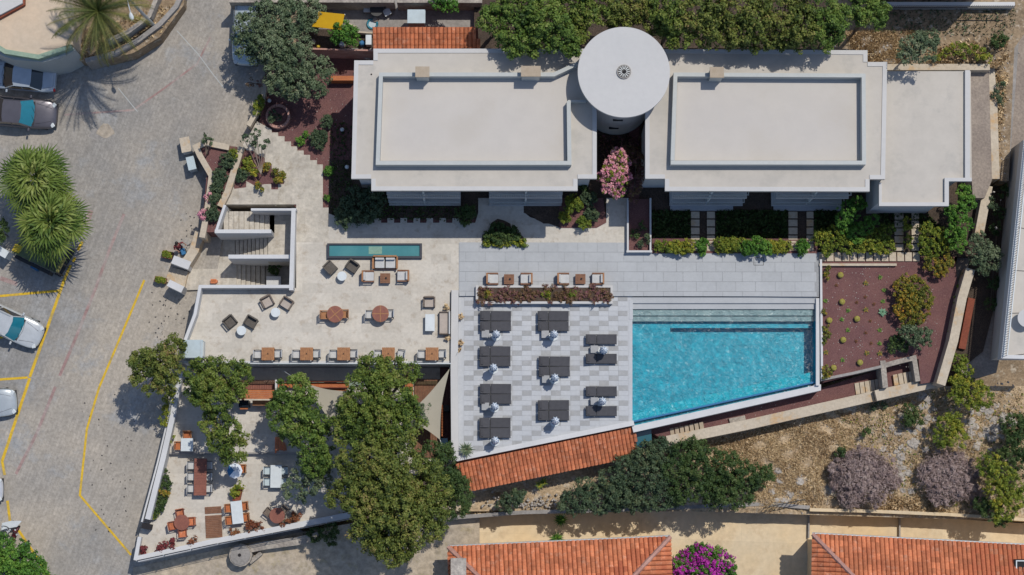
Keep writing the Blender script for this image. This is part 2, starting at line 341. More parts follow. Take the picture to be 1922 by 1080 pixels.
def crown_pts(lobes, dens, clump, leaf, loose=.16):
    """lobes: (x,y,z,rx,rz); leaf clumps spread over and inside the lobes"""
    Cs = []; Ns = []; Ts = []
    for (x, y, z, rx, rz) in lobes:
        if clump > .12:              # loose outlying sprays between the clumps
            nl = int(dens*5.5*(rx*rx)/(leaf*leaf)*loose); d = rng.normal(size=(nl, 3)); d /= np.linalg.norm(d, axis=1, keepdims=True); rr = rng.uniform(.6, 1.16, (nl, 1)) if loose < 1 else rng.uniform(.35, 1.3, (nl, 1))
            q0 = np.array([x, y, z])+d*rr*np.array([rx, rx, rz]); q0[:, 2] = np.maximum(q0[:, 2], z-rz*.3); Cs.append(q0); Ns.append(d+rng.normal(size=(nl, 3))*.6+np.array([0, 0, .4])); Ts.append(.45+rng.normal(size=nl)*.2)
        k = max(6, int(dens*4.0*(rx*rx)/(clump*clump)))
        th = rng.uniform(0, 2*math.pi, k); u = rng.uniform(-.35, 1, k)
        rad = rng.uniform(.55, 1.06, k)**.6*(1+.13*np.sin(3*th+rng.uniform(0, 6))+.10*np.sin(5*th+rng.uniform(0, 6)))
        q = np.sqrt(np.clip(1-u*u, 0, 1))
        cx = x+rx*rad*q*np.cos(th); cy = y+rx*rad*q*np.sin(th); cz = z+rz*u*rad
        fq = 2*math.pi/(clump*5.2); nz = np.sin(fq*cx+1.3*np.sin(.6*fq*cy))*np.sin(fq*cy+1.1*np.sin(.7*fq*cx))+.5*np.sin(1.9*fq*(cx+.6*cy)+2*cz)
        up_ = min(.30, clump*1.1); cz = cz+nz*up_; keep = nz+rng.uniform(-.45, .45, k) > -.42
        for i in range(k):
            if clump > .12 and not keep[i]: continue
            cr = clump*random.uniform(.55, 1.25); nl = max(7, int(8*(cr/leaf)**1.6))
            d = rng.normal(size=(nl, 3)); d[:, 2] = d[:, 2]*.8+.35; d /= np.linalg.norm(d, axis=1, keepdims=True)
            rr = rng.uniform(.45, 1.0, (nl, 1))
            Cs.append(np.array([cx[i], cy[i], cz[i]])+d*rr*cr*np.array([1, 1, .75])); Ns.append(d+rng.normal(size=(nl, 3))*.45+np.array([0, 0, .35]))
            t0 = .44+.13*random.gauss(0, 1)+.20*math.sin(1.7*cx[i]+.9*cy[i])*math.cos(1.3*cy[i]-.6*cx[i]); Ts.append(t0+rng.normal(size=nl)*.13)
    return np.concatenate(Cs), np.concatenate(Ns), np.concatenate(Ts)
def foliage(name, lobes, style, parent=None, dens=1.0, clump=.38, leaf=.13, aspect=1.8, label=None, cat=None, group=None, origin=None):
    if clump > .15: leaf = leaf*(.60 if clump > .3 else .66); clump *= (.56 if clump > .3 else .62)
    lo = {'dry': 2.6, 'greyshrub': .38, 'dense': .34, 'olive': .30, 'pine': .24, 'pine_brown': .24, 'pine_fresh': .24}.get(style, .18)
    C, Nn, T = crown_pts(lobes, dens*(.13 if style == 'dry' else .85), clump, leaf, lo)
    o3 = np.array(origin if origin is not None else (parent.location[:] if parent else C.mean(axis=0)))
    o = bpy.data.objects.new(name, leaf_mesh(name, C-o3, Nn, leaf, T, LM[style], aspect)); COL.objects.link(o)
    if parent: o.parent = parent
    else: o.location = o3; tag(o, label, cat, group)
    return o
def tree(name, label, lobes, style, zb, cat='tree', group=None, dens=1.0, clump=.38, leaf=.13, trunk=.16, bark='bark', base=None, aspect=1.8, flat=.62, extra=None):
    """lobes: (px,py,z,r_px[,rz]) with z the height of the lobe's widest part"""
    L3 = []
    for l in lobes:
        px, py, z, rp = l[:4]; x, y, _ = P(px, py, z); rx = px_len(rp, z); rz = l[4] if len(l) > 4 else rx*flat
        L3.append((x, y, z, rx, rz))
        if rx > .3 and len(lobes) < 30:
            for _ in range(2):
                a = random.uniform(0, 6.283); q = random.uniform(.3, .46)
                L3.append((x+rx*.86*math.cos(a), y+rx*.86*math.sin(a), z-rz*.3*random.random(), rx*q, rz*q))
    if base: bx, by, _ = P(base[0], base[1], zb)
    else: bx = float(np.mean([l[0] for l in L3])); by = float(np.mean([l[1] for l in L3]))
    e = empty(name, (bx, by, zb), 0, label, cat, group)
    mb = MB(); zt = min(l[2]-l[4]*.5 for l in L3); zt = max(zt, zb+.25)
    k = zb+(zt-zb)*.55
    mb.tube([(bx, by, zb-.2), (bx+.05, by+.04, zb+(k-zb)*.5), (bx+.02, by-.05, k)], [trunk, trunk*.8, trunk*.65], 8)
    for l in L3:
        if l[3] < .35 and len(L3) > 6: continue
        mb.tube([(bx+.02, by-.05, k-.05), ((bx+l[0])/2, (by+l[1])/2, (k+l[2])/2-.1), (l[0], l[1], l[2]+l[4]*.3)], [trunk*.55, trunk*.4, trunk*.12], 6)
        for j in range(3):
            a = random.uniform(0, 6.28); mb.tube([((bx+l[0])/2, (by+l[1])/2, (k+l[2])/2-.1), (l[0]+l[3]*.5*math.cos(a), l[1]+l[3]*.5*math.sin(a), l[2]), (l[0]+l[3]*.85*math.cos(a), l[1]+l[3]*.85*math.sin(a), l[2]+l[4]*.15)], [trunk*.3, trunk*.2, trunk*.05], 5)
    part('trunk', mb, M[bark], e, world=True, smooth=True)
    foliage('crown', L3, style, e, dens, clump, leaf, aspect)
    if extra:
        nm, st, dn, lf = extra
        foliage(nm, [(x, y, z+rz*.12, rx*.98, rz) for x, y, z, rx, rz in L3], st, e, dn, clump*.6, lf, 1.2)
    return e
def shrub(name, label, lobes, style, zb, cat='shrub', **k):
    k.setdefault('clump', .22); k.setdefault('leaf', .10); k.setdefault('trunk', .05)
    return tree(name, label, lobes, style, zb, cat, **k)
# ============================================================ SETTING
mb = MB().box((0, 20, -8.5), (500, 500, 1)); top('ground', mb, M['soil'], kind='structure')
def sloped(name, poly, m, dz, kind='structure', thick=1.2, **k):
    pts = [PR(a, b, dz)[:2] for a, b in poly]
    mb = MB().prism(pts, lambda x, y: road_z(y)+dz-thick, lambda x, y: road_z(y)+dz)
    return top(name, mb, M[m], kind=kind, **k)
sloped('road', [(-120, -120), (505, -120), (505, 190), (470, 300), (420, 430), (400, 560), (380, 700), (330, 900), (600, 1010), (620, 1160), (-120, 1160)], 'road', 0)
sloped('cobbled_lane', [(250, 1066), (560, 1000), (900, 940), (900, 1160), (560, 1160), (250, 1160)], 'cobble', .03)
def rstripe(pix, wpx, m, dz, name='road_marking'):
    mb = MB(); pts = []
    for i in range(len(pix)-1):
        a, b = pix[i], pix[i+1]
        for k in range(6): pts.append((a[0]+(b[0]-a[0])*k/6, a[1]+(b[1]-a[1])*k/6))
    pts.append(pix[-1]); q = [PR(a, b)[:2] for a, b in pts]
    pg = strip(q, wpx/30.0); n = len(q)
    vs = [(x, y, road_z(y)+dz) for x, y in pg]
    mb.add(vs, [(i+1, i, 2*n-1-i, 2*n-2-i) for i in range(n-1)])
    return top(name, mb, M[m], kind='structure')
for p, wd in (([(122, 522), (56, 708)], 5.5), ([(56, 710), (4, 866)], 5.5), ([(4, 866), (9, 892)], 5), ([(14, 940), (19, 980)], 5), ([(35, 996), (92, 1080), (112, 1120)], 5), ([(0, 556), (112, 546)], 4.5), ([(-20, 714), (52, 709)], 4.5),
              ([(271, 526), (240, 600), (186, 728), (163, 806), (150, 930), (246, 1042)], 4.2), ([(155, 454), (146, 470)], 5), ([(141, 484), (137, 492)], 5), ([(133, 498), (122, 522)], 5), ([(-10, 636), (6, 633)], 4)):
    rstripe(p, wd, 'yellow_line', .016, 'painted_line')
for p, wd in (([(233, 402), (205, 470), (180, 540), (140, 640), (112, 706)], 5.5), ([(104, 726), (70, 812), (30, 890)], 5.5), ([(120, 216), (250, 207), (310, 165), (370, 120), (395, 70)], 3.5), ([(0, 522), (32, 534)], 8), ([(170, 395), (160, 430)], 10)):
    rstripe(p, wd, 'red_stripe', .010, 'red_paver_band')
for p in ([(332, 58), (372, 102), (400, 140), (420, 165)], [(222, 166), (258, 210)]):
    rstripe(p, 1.5, 'parapet', .012, 'joint_line')
for (px, py, r, s) in ((198, 246, 16, 'cobble'), (182, 252, 14, 'conc')):
    a = [PR(px+r*(1+.2*math.sin(3*t))*math.cos(t), py+r*.8*(1+.15*math.cos(4*t))*math.sin(t))[:2] for t in [i*.45 for i in range(14)]]
    top('road_patch', MB().prism(a, lambda x, y: road_z(y)-.1, lambda x, y: road_z(y)+(.008 if s == 'cobble' else .006)), M[s], kind='structure')
# --- garden block, terraces
block('garden_bed', [(497, 60), (560, 95), (1200, 90), (1200, 455), (617, 455), (470, 300), (497, 180)], .05, -3, 'gravel_red')
block('soil_shadow_tone', [(617, 300), (700, 300), (700, 92), (1180, 92), (1180, 412), (617, 412)], .07, -1, 'soil_dark')  # dark soil tone doubles as the hotel's shadow on the ground
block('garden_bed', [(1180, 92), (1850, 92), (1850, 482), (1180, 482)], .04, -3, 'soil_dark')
tooth = [(510, 243), (510, 249), (522, 249), (522, 256), (534, 256), (534, 266), (546, 266), (546, 275), (558, 275), (558, 283), (570, 283), (570, 291), (582, 291), (582, 301), (595, 301), (595, 309), (606, 309), (606, 390), (617, 390), (617, 455)]
innr = [(556, 455), (556, 384), (408, 384), (428, 330), (440, 355), (462, 352), (462, 340), (480, 350), (497, 346), (509, 346), (509, 356), (522, 356), (522, 346), (533, 346), (533, 328), (522, 328), (522, 317), (510, 317), (510, 308), (497, 308), (497, 296), (486, 292), (476, 284), (462, 282), (456, 272), (470, 250), (482, 228)]
block('garden_path', tooth+innr, .16, -3, 'travertine_rough')
pth = [(617, 401), (640, 410), (654, 418.5), (892, 418.5), (897.6, 400), (897.6, 372), (985, 372), (985, 400), (995, 408), (1008, 412), (1020, 420), (1050, 420), (1060, 408), (1118, 408), (1138, 418), (1138, 372), (1177, 372), (1177, 457), (617, 457)]
block('front_path', pth, .155, -.5, 'travertine')
fp = empty('paving_edge', P(750, 414, .15)); tag(fp, kind='structure')
for i in range(9):
    x = 654+24.4*i; a, b = P(x, 409.7, .15), P(x+12.3, 419, .15)
    part('paver', MB().box(((a[0]+b[0])/2, (a[1]+b[1])/2, .10), (abs(b[0]-a[0]), abs(a[1]-b[1]), .12)), M['travertine'], fp, world=True)
block('planting_pocket', [(905, 452), (905, 441), (917, 434), (923, 418), (934, 411), (946, 414), (958, 420), (960, 432), (972, 436), (983, 446), (983, 455), (905, 455)], .17, 0, 'soil_dark')
block('planting_pocket', [(983, 387), (1052, 387), (1050, 427), (1030, 420), (1018, 418), (1007, 413), (996, 403), (983, 400)], .172, 0, 'soil_dark')
# dining terrace (upper) and its edges
block('dining_terrace', [(350, 640), (372, 541), (556, 541), (556, 455), (861, 455), (861, 545), (846, 545), (846, 682), (343, 682)], .15, -3.2, 'travertine')
# grey deck with slabs
block('grey_deck', [(861, 453), (1175, 453), (1182, 474), (1537, 474), (1537, 558), (861, 551)], .135, -2.5, 'grout')
dk = empty('deck_paving', P(1200, 510, .14)); tag(dk, kind='structure')
proto = None; (x0, y1, _), (x1, y0, _) = P(862, 455, .15), P(1533, 557, .15); sw, sh = 1.22, .61
ni = int((x1-x0)/sw)+2; nj = int((y1-y0)/sh)+1; xr_ = P(1180, 470, .15)[0]; yt_ = P(1180, 474, .15)[1]; dmesh = {}
yl_ = P(870, 552, .15)[1]
for j in range(nj):
    for i in range(ni):
        a_ = x0+(i-1)*sw+(j % 2)*.4; b_ = a_+sw; t_ = y1-j*sh; u_ = t_-sh
        a_ = max(a_, x0); b_ = min(b_, x1); u_ = max(u_, y0); 
        if t_ > yt_+.01 and a_ > xr_: continue
        if t_ > yt_+.01: b_ = min(b_, xr_)
        if b_-a_ < .12 or t_-u_ < .08: continue
        key = (round(b_-a_, 2), round(t_-u_, 2))
        if key not in dmesh: dmesh[key] = mesh('slab', MB().box((0, 0, 0), (key[0]-.016, key[1]-.016, .05)), M['deck'])
        o = bpy.data.objects.new('slab', dmesh[key]); COL.objects.link(o); o.parent = dk; o.location = ((a_+b_)/2-dk.location.x, (t_+u_)/2-dk.location.y, 0)
# chequered pool terrace
tp = [(861, 551), (1187, 551), (1187, 797), (858, 866)]
block('pool_terrace', tp, -.03, -3.4, 'tile_light')
tt = empty('terrace_paving', P(1020, 700, 0)); tag(tt, kind='structure')
tw, th_ = 18/30.35, 9.33/30.35; ax, ay, _ = P(961.5, 602.5, 0); cells = []
lx0 = P(861, 700, 0)[0]; lx1 = P(1186, 700, 0)[0]; ly0 = P(861, 553, 0)[1]
pa, pb = P(858, 862, 0), P(1187, 793, 0)
for i in range(-7, 14):
    for j in range(-6, 30):
        cx = ax+(i+.5)*tw; cy = ay-(j+.5)*th_
        if cx-tw/2 < lx0-.12 or cx+tw/2 > lx1-.15 or cy > ly0-.1: continue
        yl = pa[1]+(pb[1]-pa[1])*(cx-pa[0])/(pb[0]-pa[0])
        if cy-th_/2 < yl+.04: continue
        cells.append((i, j, cx, cy))
cells.sort(key=lambda c: (c[2])**2+(c[3]-17)**2)
pl = part('tile', MB().box((0, 0, 0), (tw-.012, th_-.012, .06)), M['tile_light'], tt); pdk = None; first = True; rest = MB(); restd = MB()
for n, (i, j, cx, cy) in enumerate(cells):
    dark = (i+j) % 3 == 0
    if n < 300:
        l = (cx-tt.location.x, cy-tt.location.y, -.03)
        if dark:
            if pdk is None: pdk = part('tile', MB().box((0, 0, 0), (tw-.012, th_-.012, .062)), M['tile_dark'], tt); pdk.location = l
            else: inst(pdk, tt, l)
        elif first: pl.location = l; first = False
        else: inst(pl, tt, l)
    else: (restd if dark else rest).box((cx, cy, -.03), (tw-.012, th_-.012, .062 if dark else .06))
tag(part('outer_tiles', rest, M['tile_light'], tt, world=True), kind='stuff'); tag(part('outer_dark_tiles', restd, M['tile_dark'], tt, world=True), kind='stuff')
# --- pool
pool = empty('swimming_pool', P(1360, 690, -1.8), 0, 'turquoise infinity swimming pool with steps along its top side and a slanted lower edge', 'swimming pool')
zb = -1.45
part('floor', MB().prism(W([(1186, 603), (1532, 603), (1532, 724), (1190, 800)], -.2), zb-.2, zb), M['pool_tile'], pool, world=True)
def pw(a, b, w, z0, z1, m, name):
    q = W([a, b], z1); part(name, MB().prism(strip(q, w), z0, z1), M[m], pool, world=True)
pw((1183, 603), (1183, 795), .18, zb-.3, .0, 'tile_light', 'side_wall'); pw((1535, 560), (1535, 724), .22, zb-.3, .17, 'white_wall', 'side_wall')
pw((1186, 604), (1186, 795), .05, zb-.3, -.25, 'pool_tile', 'lining'); pw((1530.5, 603), (1530.5, 720), .06, zb-.3, -.05, 'pool_tile', 'lining')
pw((1188, 791.5), (1532, 717), .10, zb-.3, -.19, 'blue_trim', 'weir_edge')
part('channel_floor', MB().prism(W([(1188, 791), (1532, 717), (1534, 727), (1190, 803)], -.6), -1.0, -.62), M['pool_tile'], pool, world=True)
part('coping', MB().prism(W([(1186, 800), (1528, 724), (1528, 722), (1541, 722), (1541, 733), (1189, 812)], -.06), -2.6, -.06), M['white_wall'], pool, world=True)
part('water', MB().add([(*q, -.21) for q in W([(1187, 580), (1530, 580), (1531, 717.5), (1188, 792)], -.21)], [(3, 2, 1, 0)]), M['water'], pool, world=True)
part('channel_water', MB().add([(*q, -.42) for q in W([(1188, 791), (1532, 716.5), (1534, 726), (1190, 802)], -.42)], [(3, 2, 1, 0)]), M['water'], pool, world=True)
for (ya, yb, z, m) in ((557.5, 569.5, -.01, 'deck'), (569.5, 580.5, -.14, 'deck'), (580.5, 592.5, -.30, 'pool_step'), (592.5, 603.5, -.46, 'pool_step')):
    part('step', MB().prism(W(rect(1186, ya, 1532, yb), z), zb, z), M[m], pool, world=True)
part('bench', MB().prism(W([(1187, 603.5), (1530, 603.5), (1530, 616), (1258, 616), (1258, 776), (1187, 792)], -.85), zb, -.85), M['pool_tile'], pool, world=True)
part('ledge', MB().prism(W([(1187, 773), (1531, 697), (1531, 716), (1187, 791)], -.6), zb, -.6), mat('pool_ledge', (.03, .42, .50), (.012, .34, .45), ns=2.5, fine=4, famt=.2, c3=(.12, .55, .62), ns3=3), pool, world=True)
part('coping_strip', MB().prism(W(rect(1181, 563, 1188, 600), .005), -.4, .005), M['tile_light'], pool, world=True)
# weir splash foam patches are left to the water surface; pool rim on the right
# --- reflecting basin on the dining terrace
bs = empty('reflecting_basin', P(703, 470, .15), 0, 'long narrow dark rimmed water basin set in the upper dining terrace', 'water basin')
fr_ = MB()
for (a, b) in ((rect(614, 457, 792, 460), 0), (rect(614, 481, 792, 485), 0), (rect(614, 460, 618, 481), 0), (rect(788, 460, 792, 481), 0)): fr_.prism(W(a, .42), .15, .42)
part('rim', fr_, solid('basin_rim', (.012, .018, .035), rough=.4), bs, world=True)
part('water', MB().prism(W(rect(618, 460, 788, 481), .40), .2, .30), mat('basin_water', (.05, .20, .22), (.075, .24, .25), rough=.08, ns=.6, spec=.6, famt=.04), bs, world=True)
part('pale_inlet', MB().prism(W(rect(692, 463, 717, 477), .31), .2, .312), mat('basin_inlet', (.22, .36, .27), (.2, .33, .27), rough=.15, ns=2), bs, world=True)  # paler green panel in the basin water
# --- stairwell (upper flight, landings, lower flights)
ZL = -2.05; ZM = -.75; ZB = -2.9
st = empty('stairwell', P(470, 470, -2.9), 0, 'sunken travertine staircase of three flights between white parapets', 'staircase')
def stp(name, poly, z, zb_=-3.2, m='travertine_rough'): return part(name, MB().prism(W(poly, z), zb_, z), M[m], st, world=True)
xs = [412+i*9.6 for i in range(11)]
for i in range(10):
    z = .15-(i+1)*.09; stp('tread', rect(xs[i]+8, 394+3, xs[i]+16.8, 438), z)
stp('landing', [(500, 395), (549, 395), (549, 492), (503, 492), (503, 440)], ZM)
for i in range(9):
    z = ZM-(i+1)*.144; x = 503-i*7.6; stp('tread', rect(x-7.6, 438, x-.9, 490), z)
stp('lower_landing', [(336, 442), (436, 442), (436, 490), (444, 490), (444, 541), (350, 545), (318, 530)], ZL)
for i in range(6):
    z = ZL-(i+1)*.14; x = 444+i*9.0; stp('tread', rect(x, 490, x+7.9, 541), z)
stp('basement_landing', rect(498, 488, 550, 541), ZB-.15, -3.3)
stp('plinth', rect(500, 519, 527, 541), ZB+.55, -3.3, 'white_wall')
def parap(pix, wpx, zt, zb_, lab, m='white_wall'): return wall('parapet_wall', pix, wpx, zt, zb_, m, lab)
parap([(471, 393.5), (556, 393.5)], 4.5, 1.0, -1.2, 'thin white parapet along the top of the sunken stairwell')
parap([(551, 391), (546.5, 545)], 8, 1.0, -3, 'tall white parapet on the right side of the stairwell')
parap([(403, 434.5), (509, 434.5)], 7, 1.0, -2, 'upper white parapet between the first two stair flights')
parap([(428.5, 482), (547, 482)], 7.5, .55, -2.8, 'lower white parapet above the basement stair flight')
parap([(374, 538), (551, 538)], 6, 1.0, -3, 'white parapet between stairwell and upper dining terrace')
parap([(376, 536), (366, 590), (347, 640)], 6, 1.0, -3.2, 'slanting white parapet beside the road on the terrace west edge')
parap([(422, 385), (405, 436)], 5, 1.0, -2, 'short white parapet sloping down beside the purple flower bed')
# entrance walls + steps
wall('gate_wall', [(375, 436), (364, 470), (345, 500)], 18, -.9, -3, 'beige_wall', 'broad pinkish gate wall beside the stair entrance')
wall('gate_wall', [(324, 487), (356, 499)], 16, -.9, -3, 'white_wall', 'short pinkish white gate pier left of the entrance steps')
wall('gate_wall', [(316, 531), (343, 544)], 13, -.8, -3.2, 'white_wall', 'low white gate pier at the foot of the entrance steps')
es = empty('entrance_steps', P(335, 515, -2), 0, 'travertine entrance steps leading up from the road between two gate piers', 'steps')
for i in range(5):
    part('tread', MB().prism(W([(318+i*7, 501+i*2), (325+i*7, 502+i*2), (319+i*7, 531+i*2), (311+i*7, 529+i*2)], -2+.06*i), -3.2, -2.0+.06*i), M['beige_wall'], es, world=True)
# planter between road and stairs
block('flower_bed', [(372, 280), (372, 268), (445, 276), (405, 436), (378, 436), (388, 330)], .25, -2.5, 'gravel_red')
block('planting_pocket', [(452, 290), (462, 276), (478, 284), (497, 296), (536, 328), (536, 360), (438, 360)], .12, -.6, 'gravel_red')
wall('planter_wall', [(379, 446), (388, 400), (397, 330), (375, 292), (368, 276), (385, 268), (430, 277)], 11, .55, -2.6, 'beige_wall', 'curved peach limestone planter wall beside the road')
wall('planter_wall', [(453, 276), (427, 360), (413, 388)], 12, .60, -1.5, 'beige_wall', 'straight sloping pale stone wall beside the purple flower bed')
# top walls near round planter
wall('kerb_wall', [(498, 150), (492, 190), (474, 222), (466, 236)], 9, .7, -1.5, 'beige_wall', 'broken pale boundary wall beside the round stone planter')
# --- wall between the terraces
wall('boundary_wall', [(854, 545), (852.5, 700), (854, 866)], 13.5, .5, -3.2, 'roof_white', 'long straight white wall dividing dining terrace from pool terrace')
wall('terrace_coping', [(855, 862), (1190, 794)], 9, .12, -3.0, 'white_wall', 'white coping along the slanted lower edge of the pool terrace')
wall('terrace_coping', [(345, 680), (846, 680)], 4, .20, -3.0, 'white_wall', 'thin white coping along the lower edge of the upper dining terrace')
rl = empty('glass_railing', P(600, 683, .2), 0, 'low glass railing along the lower edge of the upper dining terrace', 'railing')
part('glass_pane', MB().prism(W(rect(460, 682.2, 846, 683.4), .9), .2, .9), M['glass'], rl, world=True)
part('handrail', MB().prism(W(rect(460, 681.8, 846, 683.6), .95), .92, .95), M['metal'], rl, world=True)
pp = None
for x in range(470, 846, 48):
    a = P(x, 682, .9); q = MB().cyl((a[0], a[1]), .025, .2, .92, 6); part('post', q, M['metal'], rl, world=True)
# --- lower dining terraces
ZD = -2.5; ZE = -2.95
block('lower_terrace', [(338, 690), (860, 690), (860, 864), (640, 930), (620, 852), (318, 852)], ZD, -6, 'travertine')
block('lowest_terrace', [(318, 846), (650, 846), (690, 900), (664, 972), (252, 1052), (262, 1000)], ZE, -6.2, 'travertine')
wall('step_edge', [(318, 851), (560, 851)], 3, ZD+.03, ZE-.1, 'conc', 'dark narrow step edge between the two lower terraces', 'step')
bw1 = wall('boundary_wall', [(338, 700), (322, 790), (306, 860), (277, 975)], 10, ZD+.75, -6.4, 'white_wall', 'pale wall running down between road and lower terraces')
wall('boundary_wall', [(330, 712), (312, 800), (296, 868), (266, 980)], 3, ZD+.4, -6.4, 'white_wall', 'thin outer white kerb beside the road on the lower terrace wall')
wall('boundary_wall', [(257, 1050), (400, 1018), (664, 966)], 12, ZE+.5, -6.6, 'white_wall', 'white wall along the bottom edge of the lowest terrace')
wall('boundary_wall', [(262, 1008), (254, 1052)], 7, ZE+.5, -6.6, 'white_wall', 'short white wall at the sharp lower left corner of the terrace')
wall('gate_wall', [(266, 987), (282, 990)], 10, ZE+.9, -6, 'dark', 'dark red gate post on the lower terrace road wall', 'gate post')
rr = empty('wire_railing', P(450, 1015, ZE+.5), 0, 'thin steel wire railing on the bottom wall of the lowest terrace', 'railing')
q = W([(254, 1053), (400, 1022), (664, 972)], ZE+1.2)
for h in (.6, .9, 1.2): part('wire', MB().tube([(x, y, ZE+h) for x, y in q], .018, 5), M['frame_dark'], rr, world=True)
for i in range(9):
    t = i/8; x = 256+(664-256)*t; y = 1053-(1053-972)*t-6*math.sin(math.pi*t)*.3; a = P(x, y, ZE+1.2)
    part('post', MB().cyl((a[0], a[1]), .03, ZE+.5, ZE+1.24, 6), M['metal'], rr, world=True)
# --- stone ruin + mill base below terrace
top('well_wall', MB().prism(strip([PR(a, b)[:2] for a, b in ((462, 1032), (500, 1024), (560, 1016), (600, 1006))], .5), lambda x, y: road_z(y)-.5, lambda x, y: road_z(y)+.8), M['stone'], 'rough rubble stone wall below the lowest terrace', 'stone wall')
top('well_wall', MB().prism(strip([PR(a, b)[:2] for a, b in ((470, 1056), (492, 1038))], .25), lambda x, y: road_z(y)-.5, lambda x, y: road_z(y)+.5), M['stone'], 'short stone kerb beside the round stone well', 'stone wall')
a = PR(455, 1042); z = a[2]; wl = empty('round_well', (a[0], a[1], z), 0, 'round grey stone well base below the lowest terrace', 'well')
part('ring', MB().cyl((0, 0), .72, -.3, 1.0, 12), M['stone'], wl); part('lid', MB().cyl((0, 0), .64, 1.0, 1.08, 12), M['conc'], wl); part('hole', MB().cyl((-.05, 0), .11, 1.08, 1.085, 10), M['dark'], wl)
# ============================================================ BUILDINGS
ZR = 6.0
def building(label, outline, rims, inset_walls):
    cx, cy, _ = P(sum(p[0] for p in outline)/len(outline), sum(p[1] for p in outline)/len(outline), ZR)
    e = empty('hotel_building', (cx, cy, 0), 0, label, 'building')
    ol = W(outline, ZR)
    part('roof', MB().prism(ol, ZR-.28, ZR), M['roof'], e, world=True)
    n = len(ol); rm = MB()
    lip = strip(ol+[ol[0]], .24)
    # slightly raised lip round the slab edge
    ctr = np.mean(ol, axis=0)
    for i in range(n):
        a, b = Vector(ol[i]), Vector(ol[(i+1) % n]); d = (b-a); 
        if d.length < .4: continue
        d.normalize(); nn = Vector((-d.y, d.x))
        mid = (a+b)/2; s = 1 if inside(mid+nn*.1, ol) else -1
        rm.prism([tuple(a+nn*s*.002), tuple(b+nn*s*.002), tuple(b+nn*s*.26), tuple(a+nn*s*.26)], ZR-.02, ZR+.05+.0007*i)
    part('roof_edge', rm, M['roof_white'], e, world=True)
    for w_ in inset_walls: part('wall', MB().prism(W(w_, ZR), -.3, ZR-.28), M['white_wall'], e, world=True)
    return e
def inside(p, pg):
    c = False; n = len(pg); x, y = p[0], p[1]
    for i in range(n):
        x1, y1 = pg[i]; x2, y2 = pg[(i+1) % n]
        if (y1 > y) != (y2 > y) and x < (x2-x1)*(y-y1)/(y2-y1)+x1: c = not c
    return c
def upstand(e, outer, wpx, h=.66, cut=None):
    q = W(outer, ZR+h); part('roof_parapet', MB().prism(strip(q, px_len(wpx, ZR)), ZR+.001, ZR+h), M['parapet'], e, world=True)
def balcony(e, x0, x1, y, z, depth=1.35, skew=0, rail='white_wall'):
    a, b = P(x0, y, z), P(x1, y, z); L_ = b[0]-a[0]
    s = part('balcony', MB().box(((a[0]+b[0])/2, a[1]+depth/2, z-.1), (L_, depth, .2)), M['roof_white'], e, world=True)
    r = MB()
    r.box(((a[0]+b[0])/2, a[1]+.04, z+.95), (L_, .06, .05)); r.box((a[0]+.03, a[1]+depth/2, z+.95), (.06, depth-.1, .05)); r.box((b[0]-.03, a[1]+depth/2, z+.95), (.06, depth-.1, .05))
    for k in range(int(L_/.14)): r.box((a[0]+.07+k*.14, a[1]+.04, z+.46), (.022, .022, .92))
    o = part('railing', r, M['parapet'], s); o.data.transform(Matrix.Translation(-Vector(e.location)))
    xm = (a[0]+b[0])/2
    d = part('partition', MB().box((xm, a[1]+depth/2+.03, z+.0+1.2), (.10, depth-.1, 2.4)), M['white_paint'], s); d.data.transform(Matrix.Translation(-Vector(e.location)))
    for sx in (-.27, .27):
        f = part('door', MB().box((xm+sx*L_, a[1]+depth+.02, z+1.05), (L_*.36, .06, 2.1)), solid('door_frame_red', (.14, .045, .03)), s); f.data.transform(Matrix.Translation(-Vector(e.location)))
def roofbox(e, x0, y0, x1, y1, h=1.35):
    a, b = P(x0, y0, ZR+h), P(x1, y1, ZR+h); c = ((a[0]+b[0])/2, (a[1]+b[1])/2)
    part('vent_shaft', MB().box((c[0], c[1], ZR+h/2-.05), (b[0]-a[0]-.1, a[1]-b[1]-.1, h-.1)), M['parapet'], e, world=True)
    part('shaft_cap', MB().box((c[0], c[1], ZR+h-.04), (b[0]-a[0], a[1]-b[1], .09)), M['tan_box'], e, world=True)
O1 = [(665, 114), (701, 114), (701, 92), (1100, 92), (1110, 120), (1118, 190), (1120, 213), (1120, 336), (1084, 336), (1084, 358.5), (697, 358.5), (697, 336), (659.5, 336)]
b1 = building('left white hotel building with flat roof and two stone vent caps', O1, None, [[(672, 120), (706, 120), (706, 99), (1095, 99), (1112, 210), (1112, 320), (1075, 320), (704, 320), (668, 320)]])
upstand(b1, [(1067.5, 190), (1069, 306), (709, 306), (715, 140), (1040, 140), (1085, 119)], 7.5)
roofbox(b1, 779.5, 125, 806, 145); roofbox(b1, 978, 124, 1015, 144)
for z, y, x0, x1 in ((2.95, 371.5, 727, 864.5), (.35, 385.5, 730.5, 864.5)): balcony(b1, x0, x1, y, z)
for z, y, x0, x1 in ((2.95, 371.5, 918, 1055), (.35, 386, 918, 1054)): balcony(b1, x0, x1, y, z)
part('roof_infill', MB().prism(W([(719, 144), (1040, 144), (1063, 140), (1063, 302), (714, 302)], ZR+.02), ZR, ZR+.012), mat('roof_render_warm', (.51, .475, .43), (.485, .455, .42), ns=.2, fine=1.2, famt=.03, c3=(.47, .435, .39), ns3=.3), b1, world=True)
part('roof_drain', MB().cyl(P(697, 140, ZR)[:2], .05, ZR, ZR+.03, 8), M['dark'], b1, world=True)
tj = MB().prism(W([(1066, 188), (1100, 188), (1100, 192), (1066, 192)], ZR+.4), ZR, ZR+.4); part('roof_parapet', tj, M['parapet'], b1, world=True)
